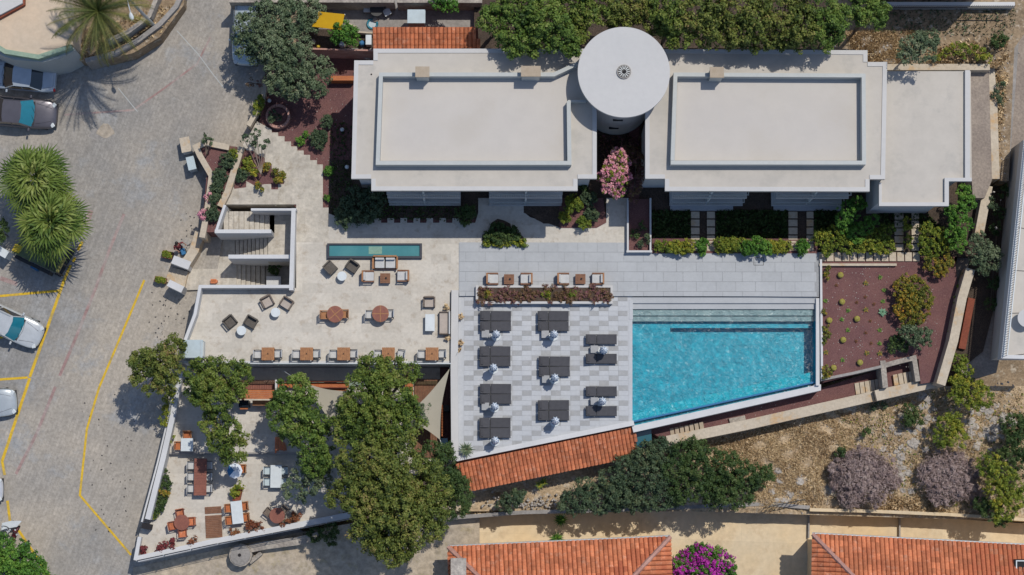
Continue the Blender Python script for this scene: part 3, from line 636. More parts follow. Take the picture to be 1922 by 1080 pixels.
O2 = [(1240, 92.5), (1628, 95), (1628, 117), (1665, 117), (1661, 337), (1632, 337), (1632, 360), (1248, 359), (1248, 336), (1211, 336), (1211, 213), (1225, 170)]
b2 = building('right white hotel building with flat roof and one stone vent cap', O2, None, [[(1248, 99), (1622, 101), (1622, 122), (1658, 122), (1654, 320), (1255, 320), (1218, 320), (1218, 215)]])
upstand(b2, [(1262.5, 301.5), (1268, 140), (1621, 142), (1622, 305.5), (1259, 305.5)], 7.5)
roofbox(b2, 1332.5, 126, 1359, 146)
part('roof_infill', MB().prism(W([(1273, 145), (1617, 147), (1618, 301), (1267, 301)], ZR+.02), ZR, ZR+.012), M['roof_render_warm'] if 'roof_render_warm' in M else bpy.data.materials['roof_render_warm'], b2, world=True)
for z, y, x0, x1 in ((2.95, 372, 1262, 1402), (.35, 386, 1257, 1394)): balcony(b2, x0, x1, y, z)
for z, y, x0, x1 in ((2.95, 372.5, 1457, 1593), (.35, 386.5, 1448, 1580)): balcony(b2, x0, x1, y, z)
block('apartment_patio', rect(1258, 384, 1376, 396), .14, -.2, 'deck'); block('apartment_patio', rect(1452, 384, 1580, 396), .14, -.2, 'deck')
ZR2 = 5.2
e3 = empty('hotel_annexe', P(1730, 250, 0), 0, 'lower pale annexe with flat roof at the right end of the hotel', 'building')
part('roof', MB().prism(W([(1655, 134), (1822, 134), (1824, 338), (1781, 338), (1781, 386), (1650, 386), (1650, 345), (1655, 337)], ZR2), ZR2-.28, ZR2), M['roof'], e3, world=True)
part('wall', MB().prism(W([(1660, 140), (1816, 140), (1816, 325), (1772, 325), (1772, 375), (1656, 375), (1656, 340)], ZR2), -.3, ZR2-.28), M['white_wall'], e3, world=True)
q = MB()
for pg in (rect(1811.5, 132, 1820.5, 334), rect(1773, 334, 1824, 340.5), rect(1773, 338, 1781, 384), rect(1650, 380, 1781, 387), rect(1650, 343, 1655, 380)): q.prism(W(pg, ZR2+.22), ZR2-.05, ZR2+.22+random.uniform(0, .004))
part('roof_parapet', q, M['roof_white'], e3, world=True)
# round tower
ZT = 8.0
tc = P(1171, 135.5, ZT); tr_ = px_len(88.5, ZT)*1.0
e4 = empty('round_tower', (tc[0], tc[1], 0), 0, 'round white tower with a flat disc roof and dark central vent', 'tower')
part('drum', MB().cyl((0, 0), tr_-.55, -.3, ZT-.25, 64), M['roof_white'], e4, smooth=False)
part('disc_roof', MB().cyl((0, 0), tr_, ZT-.25, ZT, 96), M['roof_white'], e4)
part('vent_rim', MB().cyl((0, 0), .42, ZT, ZT+.10, 28), M['conc'], e4); part('vent_grille', MB().cyl((0, 0), .34, ZT+.10, ZT+.13, 24), M['frame_dark'], e4)
part('vent_core', MB().cyl((.03, -.03), .10, ZT+.13, ZT+.2, 12), M['dark'], e4)
vl = MB()
for i in range(14):
    a = i*2*math.pi/14; vl.box((.24*math.cos(a), .24*math.sin(a), ZT+.135), (.2, .03, .03), a)
part('vent_blades', vl, M['metal'], e4)
for dy in (0, 1):
    part('window', MB().box((-.15+dy*-.1, -(tr_-.55)-.0, 4.6-2.4*dy), (.6, .10, .22)), M['glass_dark'], e4)
# side walls of the narrow garden under the terrace
for x, lab in ((1178.5, 'thin pale wall left of the narrow shaded planting strip'), (1221, 'thin pale wall right of the narrow shaded planting strip')):
    wall('garden_wall', [(x, 372), (x, 474)], 3.2, .6, -.3, 'white_wall', lab)
wall('garden_wall', [(1176, 472), (1224, 472)], 3.5, .6, -.3, 'white_wall', 'low white wall at the foot of the narrow planting strip')
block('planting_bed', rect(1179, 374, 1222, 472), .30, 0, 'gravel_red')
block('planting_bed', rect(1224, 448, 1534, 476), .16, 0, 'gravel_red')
# --- stepping slabs
def slabs(label, items, z=.19, m='beige_wall', group=None):
    c = P(*np.mean([[(r[0]+r[2])/2, (r[1]+r[3])/2] for r in items], axis=0), z); e = empty('stepping_path', c, 0, label, 'paving', group)
    for r in items:
        a, b = P(r[0], r[1], z), P(r[2], r[3], z)
        part('slab', MB().box(((a[0]+b[0])/2, (a[1]+b[1])/2, z-.05), (b[0]-a[0], a[1]-b[1], .1)), M[m], e, world=True)
ys = [(397.5, 410), (412.5, 425), (427.5, 440), (442.5, 450)]
for (xa, xb, lab) in ((1297, 1313, 'first'), (1327, 1342, 'second'), (1480, 1497, 'third'), (1514, 1527, 'fourth')):
    slabs(f'{lab} column of stepping slabs from the left in the shaded hotel garden', [(xa, a, xb, b) for a, b in ys]+[(xa, 452.5, xb, 456), (xa, 457.5, xb, 471)])
for (xa, xb, lab) in ((1679, 1696, 'left'), (1711, 1725, 'right')):
    slabs(f'{lab} column of sunlit stepping slabs below the annexe', [(xa, 400+i*14.6, xb, 412.5+i*14.6) for i in range(5)])
slabs('row of thirteen pale stepping slabs above the red gravel garden', [(1537+i*14.7, 474, 1550+i*14.7, 490.5) for i in range(13)], .14)
# --- red gravel garden on the right
block('red_gravel_garden', [(1534, 470), (1790, 470), (1800, 560), (1765, 715), (1728, 721), (1724, 674), (1655, 690), (1545, 718), (1538, 600)], .03, -3.2, 'gravel_red')
wall('garden_wall', [(1541, 487), (1543, 712)], 4, .28, -1, 'white_wall', 'thin white kerb between pool rim and red gravel garden')
wall('garden_wall', [(1538, 497), (1683, 497)], 4.5, .30, -.5, 'beige_wall', 'thin white kerb under the row of stepping slabs')
wall('garden_wall', [(1541, 713), (1600, 701), (1655, 688)], 5, .25, -2.8, 'conc', 'rough stone kerb at the lower edge of the red gravel garden')
wall('garden_wall', [(1657, 677), (1662, 728)], 10, .15, -2.8, 'stone', 'short stone wall left of the small sunken steps')
wall('garden_wall', [(1661, 686), (1690, 678), (1716, 672), (1723, 716)], 9, .15, -2.8, 'stone', 'hooked stone wall around the small sunken steps')
block('red_gravel_path', [(1200, 800), (1545, 728), (1660, 690), (1662, 735), (1400, 790), (1250, 828)], -1.5, -4.2, 'gravel_red')
block('red_gravel_path', [(1662, 680), (1722, 672), (1726, 722), (1664, 740)], -1.1, -4.2, 'gravel_red')
block('path_landing', [(1368, 786), (1398, 780), (1402, 798), (1374, 806)], -1.3, -3, 'stone')
def flight(label, x0, y0, dx, dy, n, w_, hgt, z0, dz, m):
    e = empty('garden_steps', P(x0, y0, z0), 0, label, 'steps')
    for i in range(n):
        x = x0+i*dx; y = y0+i*dy; z = z0+i*dz
        part('tread', MB().prism(W([(x, y), (x+w_, y-w_*.2), (x+w_+3, y-w_*.2+hgt), (x+3, y+hgt)], z), z-1.2, z), M[m], e, world=True)
flight('lower flight of brown wooden garden steps beside the pool wall', 1257, 805, 9.2, -2.0, 7, 7.2, 19, -1.42, .05, 'tan_box')
flight('five pale garden steps left of the short stone wall', 1604, 720, 9.4, -1.8, 5, 8, 21, -1.38, .05, 'beige_wall')
flight('four pale garden steps inside the hooked stone wall', 1676, 704, 9.6, -1.9, 4, 8, 20, -.86, .05, 'beige_wall')
wall('retaining_wall', [(1252, 828), (1400, 798), (1640, 744)], 19, -.85, -5, 'beige_wall', 'long cream coping wall sloping between pool and wild hillside')
wall('retaining_wall', [(1644, 743), (1757, 717)], 20, -.35, -5, 'beige_wall', 'raised cream coping wall at the corner of the red gravel garden')
# glass box beside orange roof
gb = empty('glass_enclosure', P(1210, 825, -3), 0, 'blue green glass enclosure between the orange tiled roof and the garden steps', 'glass room')
part('glass_roof', MB().prism(W([(1192, 806), (1222, 800), (1224, 838), (1196, 842)], -1.2), -1.24, -1.2), solid('teal_glass', (.02, .11, .14), rough=.12, spec=.7), gb, world=True)
part('glass_wall', MB().prism(W([(1193, 807), (1221, 801), (1223, 837), (1197, 841)], -1.3), -3.5, -1.25), M['white_paint'], gb, world=True)
# --- right hand lane and walls
block('concrete_lane', [(1812, 128), (1856, 124), (1862, 338), (1848, 372), (1826, 372)], 1.7, -1, 'conc_path')
block('concrete_lane', [(1816, 120), (1856, 120), (1860, 350), (1822, 480), (1790, 640), (1758, 720), (1745, 715), (1775, 600), (1800, 470), (1822, 360)], -.45, -4, 'conc_path')
block('right_lane', [(1900, 60), (1935, 60), (1935, 400), (1870, 700), (1800, 720), (1845, 500), (1890, 340)], -.6, -5, 'conc_path')
block('garden_strip', [(1850, 340), (1900, 330), (1880, 520), (1845, 660), (1770, 720), (1800, 600)], -.5, -4, 'soil_dark')
wall('retaining_wall', [(1856, 121), (1862, 200), (1866, 336)], 21, 1.6, -2, 'beige_wall', 'thick pale wall beside the lane at the upper right')
wall('retaining_wall', [(1654, 126), (1858, 126)], 12, 2.4, -.6, 'beige_wall', 'pale stone wall behind the annexe roof')
wall('retaining_wall', [(1855, 349), (1838, 440)], 17, .9, -2, 'beige_wall', 'sunlit peach wall section between lane and shaded bed')
wall('retaining_wall', [(1822, 505), (1806, 560), (1790, 640), (1766, 722)], 17, 1.1, -4, 'beige_wall', 'peach garden wall along the right side of the red gravel')
wall('retaining_wall', [(1824, 560), (1806, 655)], 13, -.2, -3, 'terracotta_dark', 'rust red wall strip beside the shaded lane')
block('dry_bed', [(1866, 60), (1905, 60), (1893, 340), (1876, 340)], 1.2, -2, 'soil')
wall('lane_wall', [(1909, 62), (1899, 200), (1889, 330)], 9, 1.0, -2, 'conc', 'shaded grey wall beside the dry bed at the far right')
# north slope behind the hotel
block('north_slope', [(1555, 92), (1560, -60), (1960, -60), (1925, 60), (1880, 125), (1628, 118), (1628, 92)], 2.2, -1, 'soil')
block('north_slope', [(890, 95), (890, -60), (1570, -60), (1570, 92), (1100, 90)], 2.0, -1, 'soil_dark')
# ============================================================ south side: wild slope, patio, houses
def slope_z(py): return -2.2-(py-740)/230*1.6
def bumpz(px, py): return .16*math.sin(px*.045)*math.cos(py*.06)
def hill():
    mb = MB(); nx, ny = 130, 40; V = []
    for j in range(ny+1):
        for i in range(nx+1):
            px = 856+(1960-856)*i/nx; yb = 960 if px < 1300 else 960+(px-1300)*.03
            yt = 868-(px-856)*.205 if px < 1250 else 838-(px-1250)*.215
            if px > 1760: yt = 725
            py = yt+(yb-yt)*j/ny; z = slope_z(py)+bumpz(px, py)+random.uniform(-.06, .06)
            if px < 1250: z -= .6*(1-j/ny)+.2
            V.append(P(px, py, z))
    F_ = [(j*(nx+1)+i, (j+1)*(nx+1)+i, (j+1)*(nx+1)+i+1, j*(nx+1)+i+1) for j in range(ny) for i in range(nx)]
    mb.add(V, F_); return mb
hl = top('hillside', hill(), M['dry_slope'], kind='structure', smooth=True)
ZP = -5.6
block('sandy_patio', [(560, 1160), (740, 1110), (800, 1060), (838, 1000), (845, 968), (1440, 952), (1960, 985), (1960, 1160)], ZP, -8.1, 'patio')
def rwall(name, pix, wpx, zt, zb_, m, lab): return wall(name, pix, wpx, zt, zb_, m, lab, 'retaining wall')
rwall('retaining_wall', [(850, 972), (980, 962), (1150, 958), (1380, 948), (1440, 946), (1520, 953)], 7, -3.5, -8, 'conc', 'long dark retaining wall above the sandy patio, left half')
rwall('retaining_wall', [(1520, 957), (1640, 960), (1780, 966), (1960, 978)], 6, -3.3, -8, 'patio', 'long ochre retaining wall above the sandy patio, right half')
top('patio_wall', MB().prism(strip(W([(1689, 968), (1689, 1012)], ZP+.3), .09), ZP, ZP+.3), M['conc'], 'thin upright divider on the sandy patio between the two wall parts', 'low wall')
top('patio_wall', MB().prism(strip(W([(1519, 962), (1518, 1010)], ZP+.3), .09), ZP, ZP+.3), M['conc'], 'thin divider beside the right red tiled roof', 'low wall')
lf = empty('metal_ladder_fence', P(1470, 945, -3.4), 0, 'dark metal fence casting bar shadows at the top of the retaining wall', 'fence')
f1 = MB(); a, b = P(1440, 952, -2.6), P(1510, 938, -2.6)
for t in (0, .33, .66, 1.0): pass
part('rail', MB().tube([(a[0], a[1], -2.5), (b[0], b[1], -2.5)], .03, 5), M['frame_dark'], lf, world=True)
for i in range(9):
    t = i/8; x, y = a[0]+(b[0]-a[0])*t, a[1]+(b[1]-a[1])*t; part('bar', MB().cyl((x, y), .025, -3.8, -2.5, 6), M['frame_dark'], lf, world=True)
# tiled roofs ------------------------------------------------
def tiled(e, A, B, C, D, pitch_w, pitch_l, limit, mname='terracotta', clip=None, near=(0, 17)):
    """tiles on the plane with eave A->B and upper edge D->C (world 3D points); columns run from eave to top edge"""
    A, B, C, D = map(Vector, (A, B, C, D)); U = (B-A); Lw = U.length; U.normalize()
    n_ = U.cross(D-A).normalized();
    if n_.z < 0: n_ = -n_
    V_ = n_.cross(U).normalized()
    if V_.dot(D-A) < 0: V_ = -V_
    hgt = max((D-A).dot(V_), (C-A).dot(V_)); quad = [(0, 0), (Lw, 0), ((C-A).dot(U), (C-A).dot(V_)), ((D-A).dot(U), (D-A).dot(V_))]
    umin = min(q[0] for q in quad); umax = max(q[0] for q in quad)
    bed = MB().add([A, B, C, D]+[p-Vector((0, 0, .12)) for p in (A, B, C, D)], [(0, 1, 2, 3), (7, 6, 5, 4), (0, 4, 5, 1), (1, 5, 6, 2), (2, 6, 7, 3), (3, 7, 4, 0)])
    rf = part('roof', bed, M['terracotta_base'], e, world=True)
    # curved tile: half barrel along V_, overlapping the next by tilting
    r = pitch_w*.47; tv = []; k = 5
    for s_, lift in ((0, .055), (pitch_l*1.02, .02)):
        for i in range(k):
            a_ = math.pi*i/(k-1); tv.append((r*math.cos(a_), s_, r*.62*math.sin(a_)+lift))
    tf = [(i, i+1, k+i+1, k+i) for i in range(k-1)]+[tuple(range(k-1, -1, -1))]
    rot = Matrix((U, V_, n_)).transposed().to_4x4()
    cells = []; i0 = int(umin/pitch_w)-1
    for i in range(i0, int(umax/pitch_w)+2):
        for j in range(int(hgt/pitch_l)+1):
            u, v = (i+.5)*pitch_w, j*pitch_l
            if inside((u, v+pitch_l*.5), quad): cells.append((u, v))
    cells.sort(key=lambda c: ((A+U*c[0]+V_*c[1]).x-near[0])**2+((A+U*c[0]+V_*c[1]).y-near[1])**2)
    me = mesh('tile', MB().add(tv, tf), M[mname], False); rest = [MB(), MB(), MB()]
    for n, (u, v) in enumerate(cells):
        p = A+U*u+V_*v
        if n < limit:
            o = bpy.data.objects.new('tile', me); COL.objects.link(o); o.parent = e if e.parent is None else e
            o.parent = e; o.matrix_basis = Matrix.Translation(p-Vector(e.location)) @ rot
        else:
            q = [rot @ Vector(t_)+p for t_ in tv]; random.choice(rest).add(q, tf)
    for rs_, mm in zip(rest, (mname, mname+'_b', mname+'_c')):
        if rs_.v: tag(part('far_tiles', rs_, M[mm], e, world=True), kind='stuff')
    return rf
M['terracotta_b'] = mat('terracotta_b', (.49, .15, .065), (.41, .12, .055), ns=.7, fine=9, famt=.2, rough=.8)
M['terracotta_c'] = mat('terracotta_c', (.38, .105, .05), (.44, .13, .06), ns=.7, fine=9, famt=.2, rough=.8)
# pool bar roof (centre)
e5 = empty('pool_bar_roof', P(1030, 870, -3.2), 0, 'long single pitch orange tiled roof below the checkered terrace', 'tiled roof')
tiled(e5, P(880, 922, -1.3), P(1196, 856, -1.3), P(1190, 797, -.25), P(855, 866, -.25), .24, .34, 300)
part('wall', MB().prism(W([(890, 905), (1185, 843), (1183, 810), (870, 875)], -1.6), -4.5, -1.62), M['white_wall'], e5, world=True)
q = W([(856, 867), (1190, 798)], -.1); part('railing', MB().tube([(x, y, -.02) for x, y in q], .035, 6), M['terracotta_dark'], e5, world=True)
# top orange roof
e6 = empty('courtyard_roof', P(800, 72, 2), 0, 'small orange tiled lean-to roof behind the left hotel building', 'tiled roof')
tiled(e6, P(700, 94, 4.2), P(899, 94, 4.2), P(897, 52, 4.9), P(702, 52, 4.9), .25, .36, 240)
part('wall', MB().prism(W([(704, 90), (893, 90), (893, 56), (705, 56)], 4.1), 0, 4.05), M['terracotta_dark'], e6, world=True)
def house(label, ev, rd, zE, zR, extra=None):
    """ev: eave polygon pixels (TL, TR, BR, BL), rd: ridge pixels (L, R)"""
    c = P(np.mean([p[0] for p in ev]), np.mean([p[1] for p in ev]), ZP); e = empty('tiled_house', c, 0, label, 'house')
    TL, TR, BR, BL = [P(a, b, zE) for a, b in ev]; L_, R_ = P(*rd[0], zR), P(*rd[1], zR)
    tiled(e, TR, TL, L_, R_, .28, .38, 250, near=(0, 10))
    tiled(e, TL, BL, L_, L_, .28, .38, 30, near=(0, 10)); tiled(e, BR, TR, R_, R_, .28, .38, 30, near=(0, 10))
    tiled(e, BL, BR, R_, L_, .28, .38, 0, near=(0, 10))
    for a, b in ((TL, L_), (TR, R_), (BL, L_), (BR, R_)):
        a, b = Vector(a), Vector(b); d = b-a; n = int(d.length/.42); up = Vector((0, 0, .07))
        mbx = MB().tube([a+d*i/n+up for i in range(n+1)], [.13+.03*(i % 2) for i in range(n+1)], 6); part('hip_ridge', mbx, M['mortar_pink'], e, world=True)
    ins = [P(ev[0][0]+10, ev[0][1]+10, zE-.2), P(ev[1][0]-10, ev[1][1]+10, zE-.2), P(ev[2][0]-10, ev[2][1], zE-.2), P(ev[3][0]+10, ev[3][1], zE-.2)]
    part('wall', MB().prism([p[:2] for p in ins], ZP-.2, zE-.15), M['patio'], e, world=True)
    g = MB().tube([Vector(TL)-Vector((0, -.06, .05)), Vector(TR)-Vector((0, -.06, .05))], .06, 6); part('gutter', g, M['metal'], e, world=True)
    return e
h1 = house('left red tiled house roof at the bottom edge', [(841, 1027), (1258, 1008), (1264, 1190), (846, 1200)], [(930, 1112), (1172, 1100)], -2.0, -.6)
part('chimney', MB().prism(W(rect(846, 1048, 875, 1100), -.5), -2.4, -.5), M['rock'], h1, world=True)
h2 = house('right red tiled house roof at the bottom right corner', [(1525, 1003), (2110, 1034), (2100, 1200), (1522, 1190)], [(1625, 1105), (1990, 1120)], -1.3, .1)
sk = MB().prism(W(rect(1905, 1050, 1935, 1078), -.5), -1.2, -.55); part('dormer', sk, M['dark'], h2, world=True)
sk = MB()
for r_ in (rect(1907, 1052, 1935, 1054), rect(1907, 1054, 1909, 1076), rect(1907, 1075, 1935, 1077)): sk.prism(W(r_, -.5), -.9, -.5)
part('dormer_frame', sk, M['white_paint'], h2, world=True)
# ============================================================ top-left house terrace and embankment
block('embankment', [(-60, 30), (60, -60), (350, -60), (345, 10), (300, 70), (250, 100), (200, 112), (110, 112), (60, 112), (-60, 100)], 1.6, -1, 'soil')
def curv(name, pix, wpx, zt, zb_, m, lab, cat='wall'): return wall(name, pix, wpx, zt, zb_, m, lab, cat)
hs = empty('terrace_house', P(60, 40, 0), 0, 'peach roof terrace with curved pale green rim in the top left corner', 'house')
part('terrace', MB().prism(W([(-60, -60), (132, -60), (140, 40), (136, 84), (74, 103), (12, 94), (-10, 80), (-60, 70)], 4.0), 0, 4.0), mat('peach_render', (.56, .44, .32), (.50, .41, .31), ns=.5, fine=3, famt=.08), hs, world=True)
part('rim', MB().prism(strip(W([(-20, 78), (10, 97), (72, 107), (134, 87)], 4.1), .27), 3.0, 4.12), mat('green_rim', (.26, .34, .25), (.22, .30, .23), ns=2), hs, world=True)
part('rim_wall', MB().prism(strip(W([(-20, 88), (10, 104), (30, 110), (80, 114), (110, 108), (140, 92)], 3.6), .2), 0, 3.6), M['parapet'], hs, world=True)
part('corner_roof', MB().prism(W([(-40, -40), (40, -40), (42, 6), (0, 28), (-40, 34)], 4.5), 4.0, 4.5), M['roof_white'], hs, world=True)
part('corner_trim', MB().prism(strip(W([(44, -30), (44, 8), (0, 32), (-40, 44)], 4.3), .14), 4.0, 4.3), M['terracotta_dark'], hs, world=True)
wall('embankment_wall', [(345, -20), (330, 12), (300, 45), (260, 75), (215, 100), (160, 114)], 9, 2.0, -.5, 'conc', 'curved grey stone wall along the embankment beside the road')
wall('embankment_wall', [(300, -20), (280, 30), (240, 60), (200, 78)], 8, 2.6, 1, 'stone', 'upper rubble stone wall behind the date palm')
# ============================================================ courtyard behind (top centre-left)
block('courtyard', [(556, -40), (905, -40), (905, 60), (702, 60), (702, 95), (556, 95)], 1.2, -1, 'conc')
block('courtyard_soil', [(560, 55), (640, 55), (700, 70), (700, 90), (560, 92)], 1.23, 0, 'soil_dark')
wall('courtyard_wall', [(556, 20), (558, 91), (701, 95)], 3, 2.2, 0, 'mortar_pink', 'thin pink topped wall around the cluttered courtyard')
wall('courtyard_wall', [(648, 42), (668, 50), (668, 60), (702, 62)], 3, 1.8, 0, 'beige_wall', 'curved low plaster wall inside the cluttered courtyard')
wall('rubble_wall', [(430, 1), (600, 1), (740, 1.5)], 8, 3.0, 0, 'stone', 'pale rubble stone wall along the top edge behind the courtyard, left part')
wall('rubble_wall', [(745, 1.5), (800, 1.5), (905, 2)], 8, 3.0, 0, 'stone', 'pale rubble stone wall along the top edge behind the courtyard, right part')
wall('garden_bench_wall', [(620, 147), (664, 147)], 9, .9, 0, 'orange_wood', 'short orange timber ledge against the left hotel building', 'timber ledge')
# right building with railed terrace
ZQ = 3.2
rb = empty('railed_terrace_building', P(1900, 480, 0), 0, 'pale terrace building with a long white railing at the right edge', 'building')
part('terrace', MB().prism(W([(1922, 262), (1990, 262), (1990, 668), (1884, 668)], ZQ), 0, ZQ), M['roof'], rb, world=True)
def qpt(t, z, off=0): return P(1924-(1924-1882)*t+off, 264+(670-264)*t, z)
part('terrace_edge', MB().prism(strip([qpt(t, ZQ)[:2] for t in (0, .5, 1)]+[P(1930, 671, ZQ)[:2]], .22), 2.4, ZQ+.12), M['white_wall'], rb, world=True)
part('handrail', MB().tube([qpt(t/8, ZQ+.0, 0)[:2]+(ZQ+1.05,) for t in range(9)], .04, 6), M['white_paint'], rb, world=True)
part('lower_rail', MB().tube([qpt(t/8, ZQ+.0, 0)[:2]+(ZQ+.25,) for t in range(9)], .03, 6), M['white_paint'], rb, world=True)
me = mesh('baluster', MB().cyl((0, 0), .022, .1, 1.05, 5), M['white_paint'])
for i in range(90):
    a = qpt(i/89, ZQ); o = bpy.data.objects.new('baluster', me); COL.objects.link(o); o.parent = rb; o.location = Vector(a)-Vector(rb.location)
for i in range(6):
    a = qpt(i/5, ZQ); b = P(1965, 290+i*74, ZQ); part('floor_joint', MB().prism(strip([a[:2], b[:2]], .05), ZQ, ZQ+.006), M['frame_dark'], rb, world=True)
rt = empty('round_table', P(1921, 600, ZQ), 0, 'round pale table on the railed terrace at the right edge', 'table')
part('tabletop', MB().cyl((0, 0), .55, .70, .75, 24), M['roof_white'], rt); part('pedestal', MB().cyl((0, 0), .06, 0, .70, 8), M['metal'], rt); part('foot', MB().cyl((0, 0), .28, 0, .04, 16), M['metal'], rt)
# building north of the right slope: only its shaded ledge shows
nb = empty('north_building', P(1760, -20, 2), 0, 'dark shaded building with a long pale ledge at the top right edge', 'building')
part('wall', MB().prism(W([(1668, -130), (1900, -130), (1900, -76), (1668, -76)], 9.5), 1, 9.5), M['white_wall'], nb, world=True)
part('ledge', MB().prism(W([(1664, 4), (1905, 4), (1905, 12), (1664, 12)], 3.0), 1.5, 3.0), M['white_wall'], nb, world=True)
part('ledge_rail', MB().prism(W([(1664, 14), (1905, 14), (1905, 15.5), (1664, 15.5)], 3.6), 3.5, 3.6), M['frame_dark'], nb, world=True)
me = mesh('baluster', MB().cyl((0, 0), .02, 0, .6, 5), M['frame_dark'])
for i in range(60):
    a = P(1665+i*4, 15, 3.0); o = bpy.data.objects.new('baluster', me); COL.objects.link(o); o.parent = nb; o.location = Vector(a)-Vector(nb.location)
# ============================================================ FURNITURE
D = math.radians
ZU, ZK = .15, .165
def legs(e, xs, ys, h, m, r=.025, name='leg'):
    for x in xs:
        for y in ys: part(name, MB().box((x, y, h/2), (2*r, 2*r, h)), m, e)
# --- sun loungers (head at -x, foot at +x)
def mk_lounger():
    e = empty('sun_lounger', (0, 0, 0), 0, None, 'sun lounger')
    fr = MB()
    for s in (-1, 1): fr.box((0, s*.29, .27), (1.92, .035, .05))
    for x in (-.93, -.28, .93): fr.box((x, 0, .27), (.04, .56, .045))
    part('frame', fr, M['frame_dark'], e)
    part('seat', MB().box((.34, 0, .315), (1.22, .585, .045)), M['sling_dark'], e, bevel=.015)
    b = MB(); b.add([(-.32, -.29, .30), (-.32, .29, .30), (-.93, .29, .47), (-.93, -.29, .47), (-.32, -.29, .345), (-.32, .29, .345), (-.93, .29, .515), (-.93, -.29, .515)], [(3, 2, 1, 0), (4, 5, 6, 7), (0, 1, 5, 4), (1, 2, 6, 5), (2, 3, 7, 6), (3, 0, 4, 7)])
    part('backrest', b, M['sling_dark'], e)
    part('headrest', MB().box((-.80, 0, .515), (.16, .40, .05)), M['sling_dark'], e, bevel=.02)
    for x in (-.75, .80):
        for y in (-.26, .26): part('leg', MB().box((x, y, .125), (.04, .04, .25)), M['frame_dark'], e)
    return e
lounger = placer(mk_lounger)
colname = {0: 'left', 1: 'middle', 2: 'right'}
rowname = {0: 'topmost', 1: 'second', 2: 'third', 3: 'lowest'}
for c, rows in ((0, [(930, 604), (929, 670), (930, 740.5), (929, 804)]), (1, [(1038, 604), (1040, 689), (1038.5, 771)])):
    for r_, (x, y) in enumerate(rows):
        nm = ['topmost', 'second', 'third', 'lowest'][r_] if c == 0 else ['topmost', 'middle', 'lowest'][r_]
        lounger(x, y-9.6, 0, D(random.uniform(-1, 1)), f'upper charcoal sun lounger of the {nm} pair in the {colname[c]} column', 'sun loungers on the checkered pool terrace')
        lounger(x, y+9.6, 0, D(random.uniform(-1, 1)), f'lower charcoal sun lounger of the {nm} pair in the {colname[c]} column', 'sun loungers on the checkered pool terrace')
for k, y in enumerate((638, 674.5, 735.5, 772.5)):
    lounger(1128, y, 0, 0, f'{["first","second","third","fourth"][k]} single charcoal sun lounger from the top beside the pool', 'sun loungers on the checkered pool terrace')
def mk_side():
    e = empty('side_table', (0, 0, 0), 0, None, 'side table')
    part('tabletop', MB().box((0, 0, .42), (.46, .46, .03)), M['tile_dark'], e, bevel=.01); legs(e, (-.19, .19), (-.19, .19), .41, M['frame_dark'], .018); return e
side = placer(mk_side)
for x, y, l in ((911, 628, 'small grey side table under the topmost pair of loungers, left column'), (911, 764, 'small grey side table under the third pair of loungers, left column'), (1023, 629, 'small grey side table under the topmost pair of loungers, middle column'),
                (1024, 713, 'small grey side table under the middle pair of loungers, middle column'), (1115, 657, 'small grey side table between the two upper single loungers'), (1115, 754, 'small grey side table between the two lower single loungers')):
    side(x, y, 0, 0, l, 'side tables by the sun loungers')
def mk_parasol():
    e = empty('closed_parasol', (0, 0, 0), 0, None, 'parasol')
    part('base', MB().cyl((0, 0), .30, 0, .08, 20), M['white_paint'], e, smooth=False)
    part('pole', MB().cyl((0, 0), .028, 0, 1.86, 8), M['metal'], e)
    rr = []; n = 24
    for z, r in ((.30, .07), (.42, .12), (.75, .18), (1.1, .22), (1.4, .22), (1.62, .15), (1.80, .035)):
        rr.append([(r*(1+.28*math.cos(8*2*math.pi*i/n))*math.cos(2*math.pi*i/n), r*(1+.28*math.cos(8*2*math.pi*i/n))*math.sin(2*math.pi*i/n), z) for i in range(n)])
    part('canopy', MB().rings(rr), M['canvas'], e, smooth=True)
    part('tie', MB().cyl((0, 0), .235, .98, 1.05, 20), M['blue_trim'], e)
    for k in range(5):
        a = k*1.256+.4; part('fold_shade', MB().add([(0, 0, 1.84), (.12*math.cos(a-.2), .12*math.sin(a-.2), 1.68), (.15*math.cos(a), .15*math.sin(a), 1.64), (.12*math.cos(a+.2), .12*math.sin(a+.2), 1.68)], [(0, 1, 2, 3)]), M['blue_trim'], e)  # blue flaps stand in for the shaded folds of the white canopy
    return e
para = placer(mk_parasol)
for i, (x, y, l) in enumerate(((931, 627, 'beside the topmost lounger pair in the left column'), (926, 690, 'beside the second lounger pair in the left column'), (928, 763, 'beside the third lounger pair in the left column'), (929, 827, 'beside the lowest lounger pair in the left column'),
        (1040, 627, 'beside the topmost lounger pair in the middle column'), (1041.5, 709, 'beside the middle lounger pair in the middle column'), (1042.5, 790, 'beside the lowest lounger pair in the middle column'),
        (1133.5, 657, 'between the two upper single loungers near the pool'), (1131, 753, 'between the two lower single loungers near the pool'))):
    p = para(x, y, 1.4, random.uniform(0, 1), 'closed white parasol with shaded folds in blue '+l, 'closed parasols on the pool terrace'); p.location.z = 0
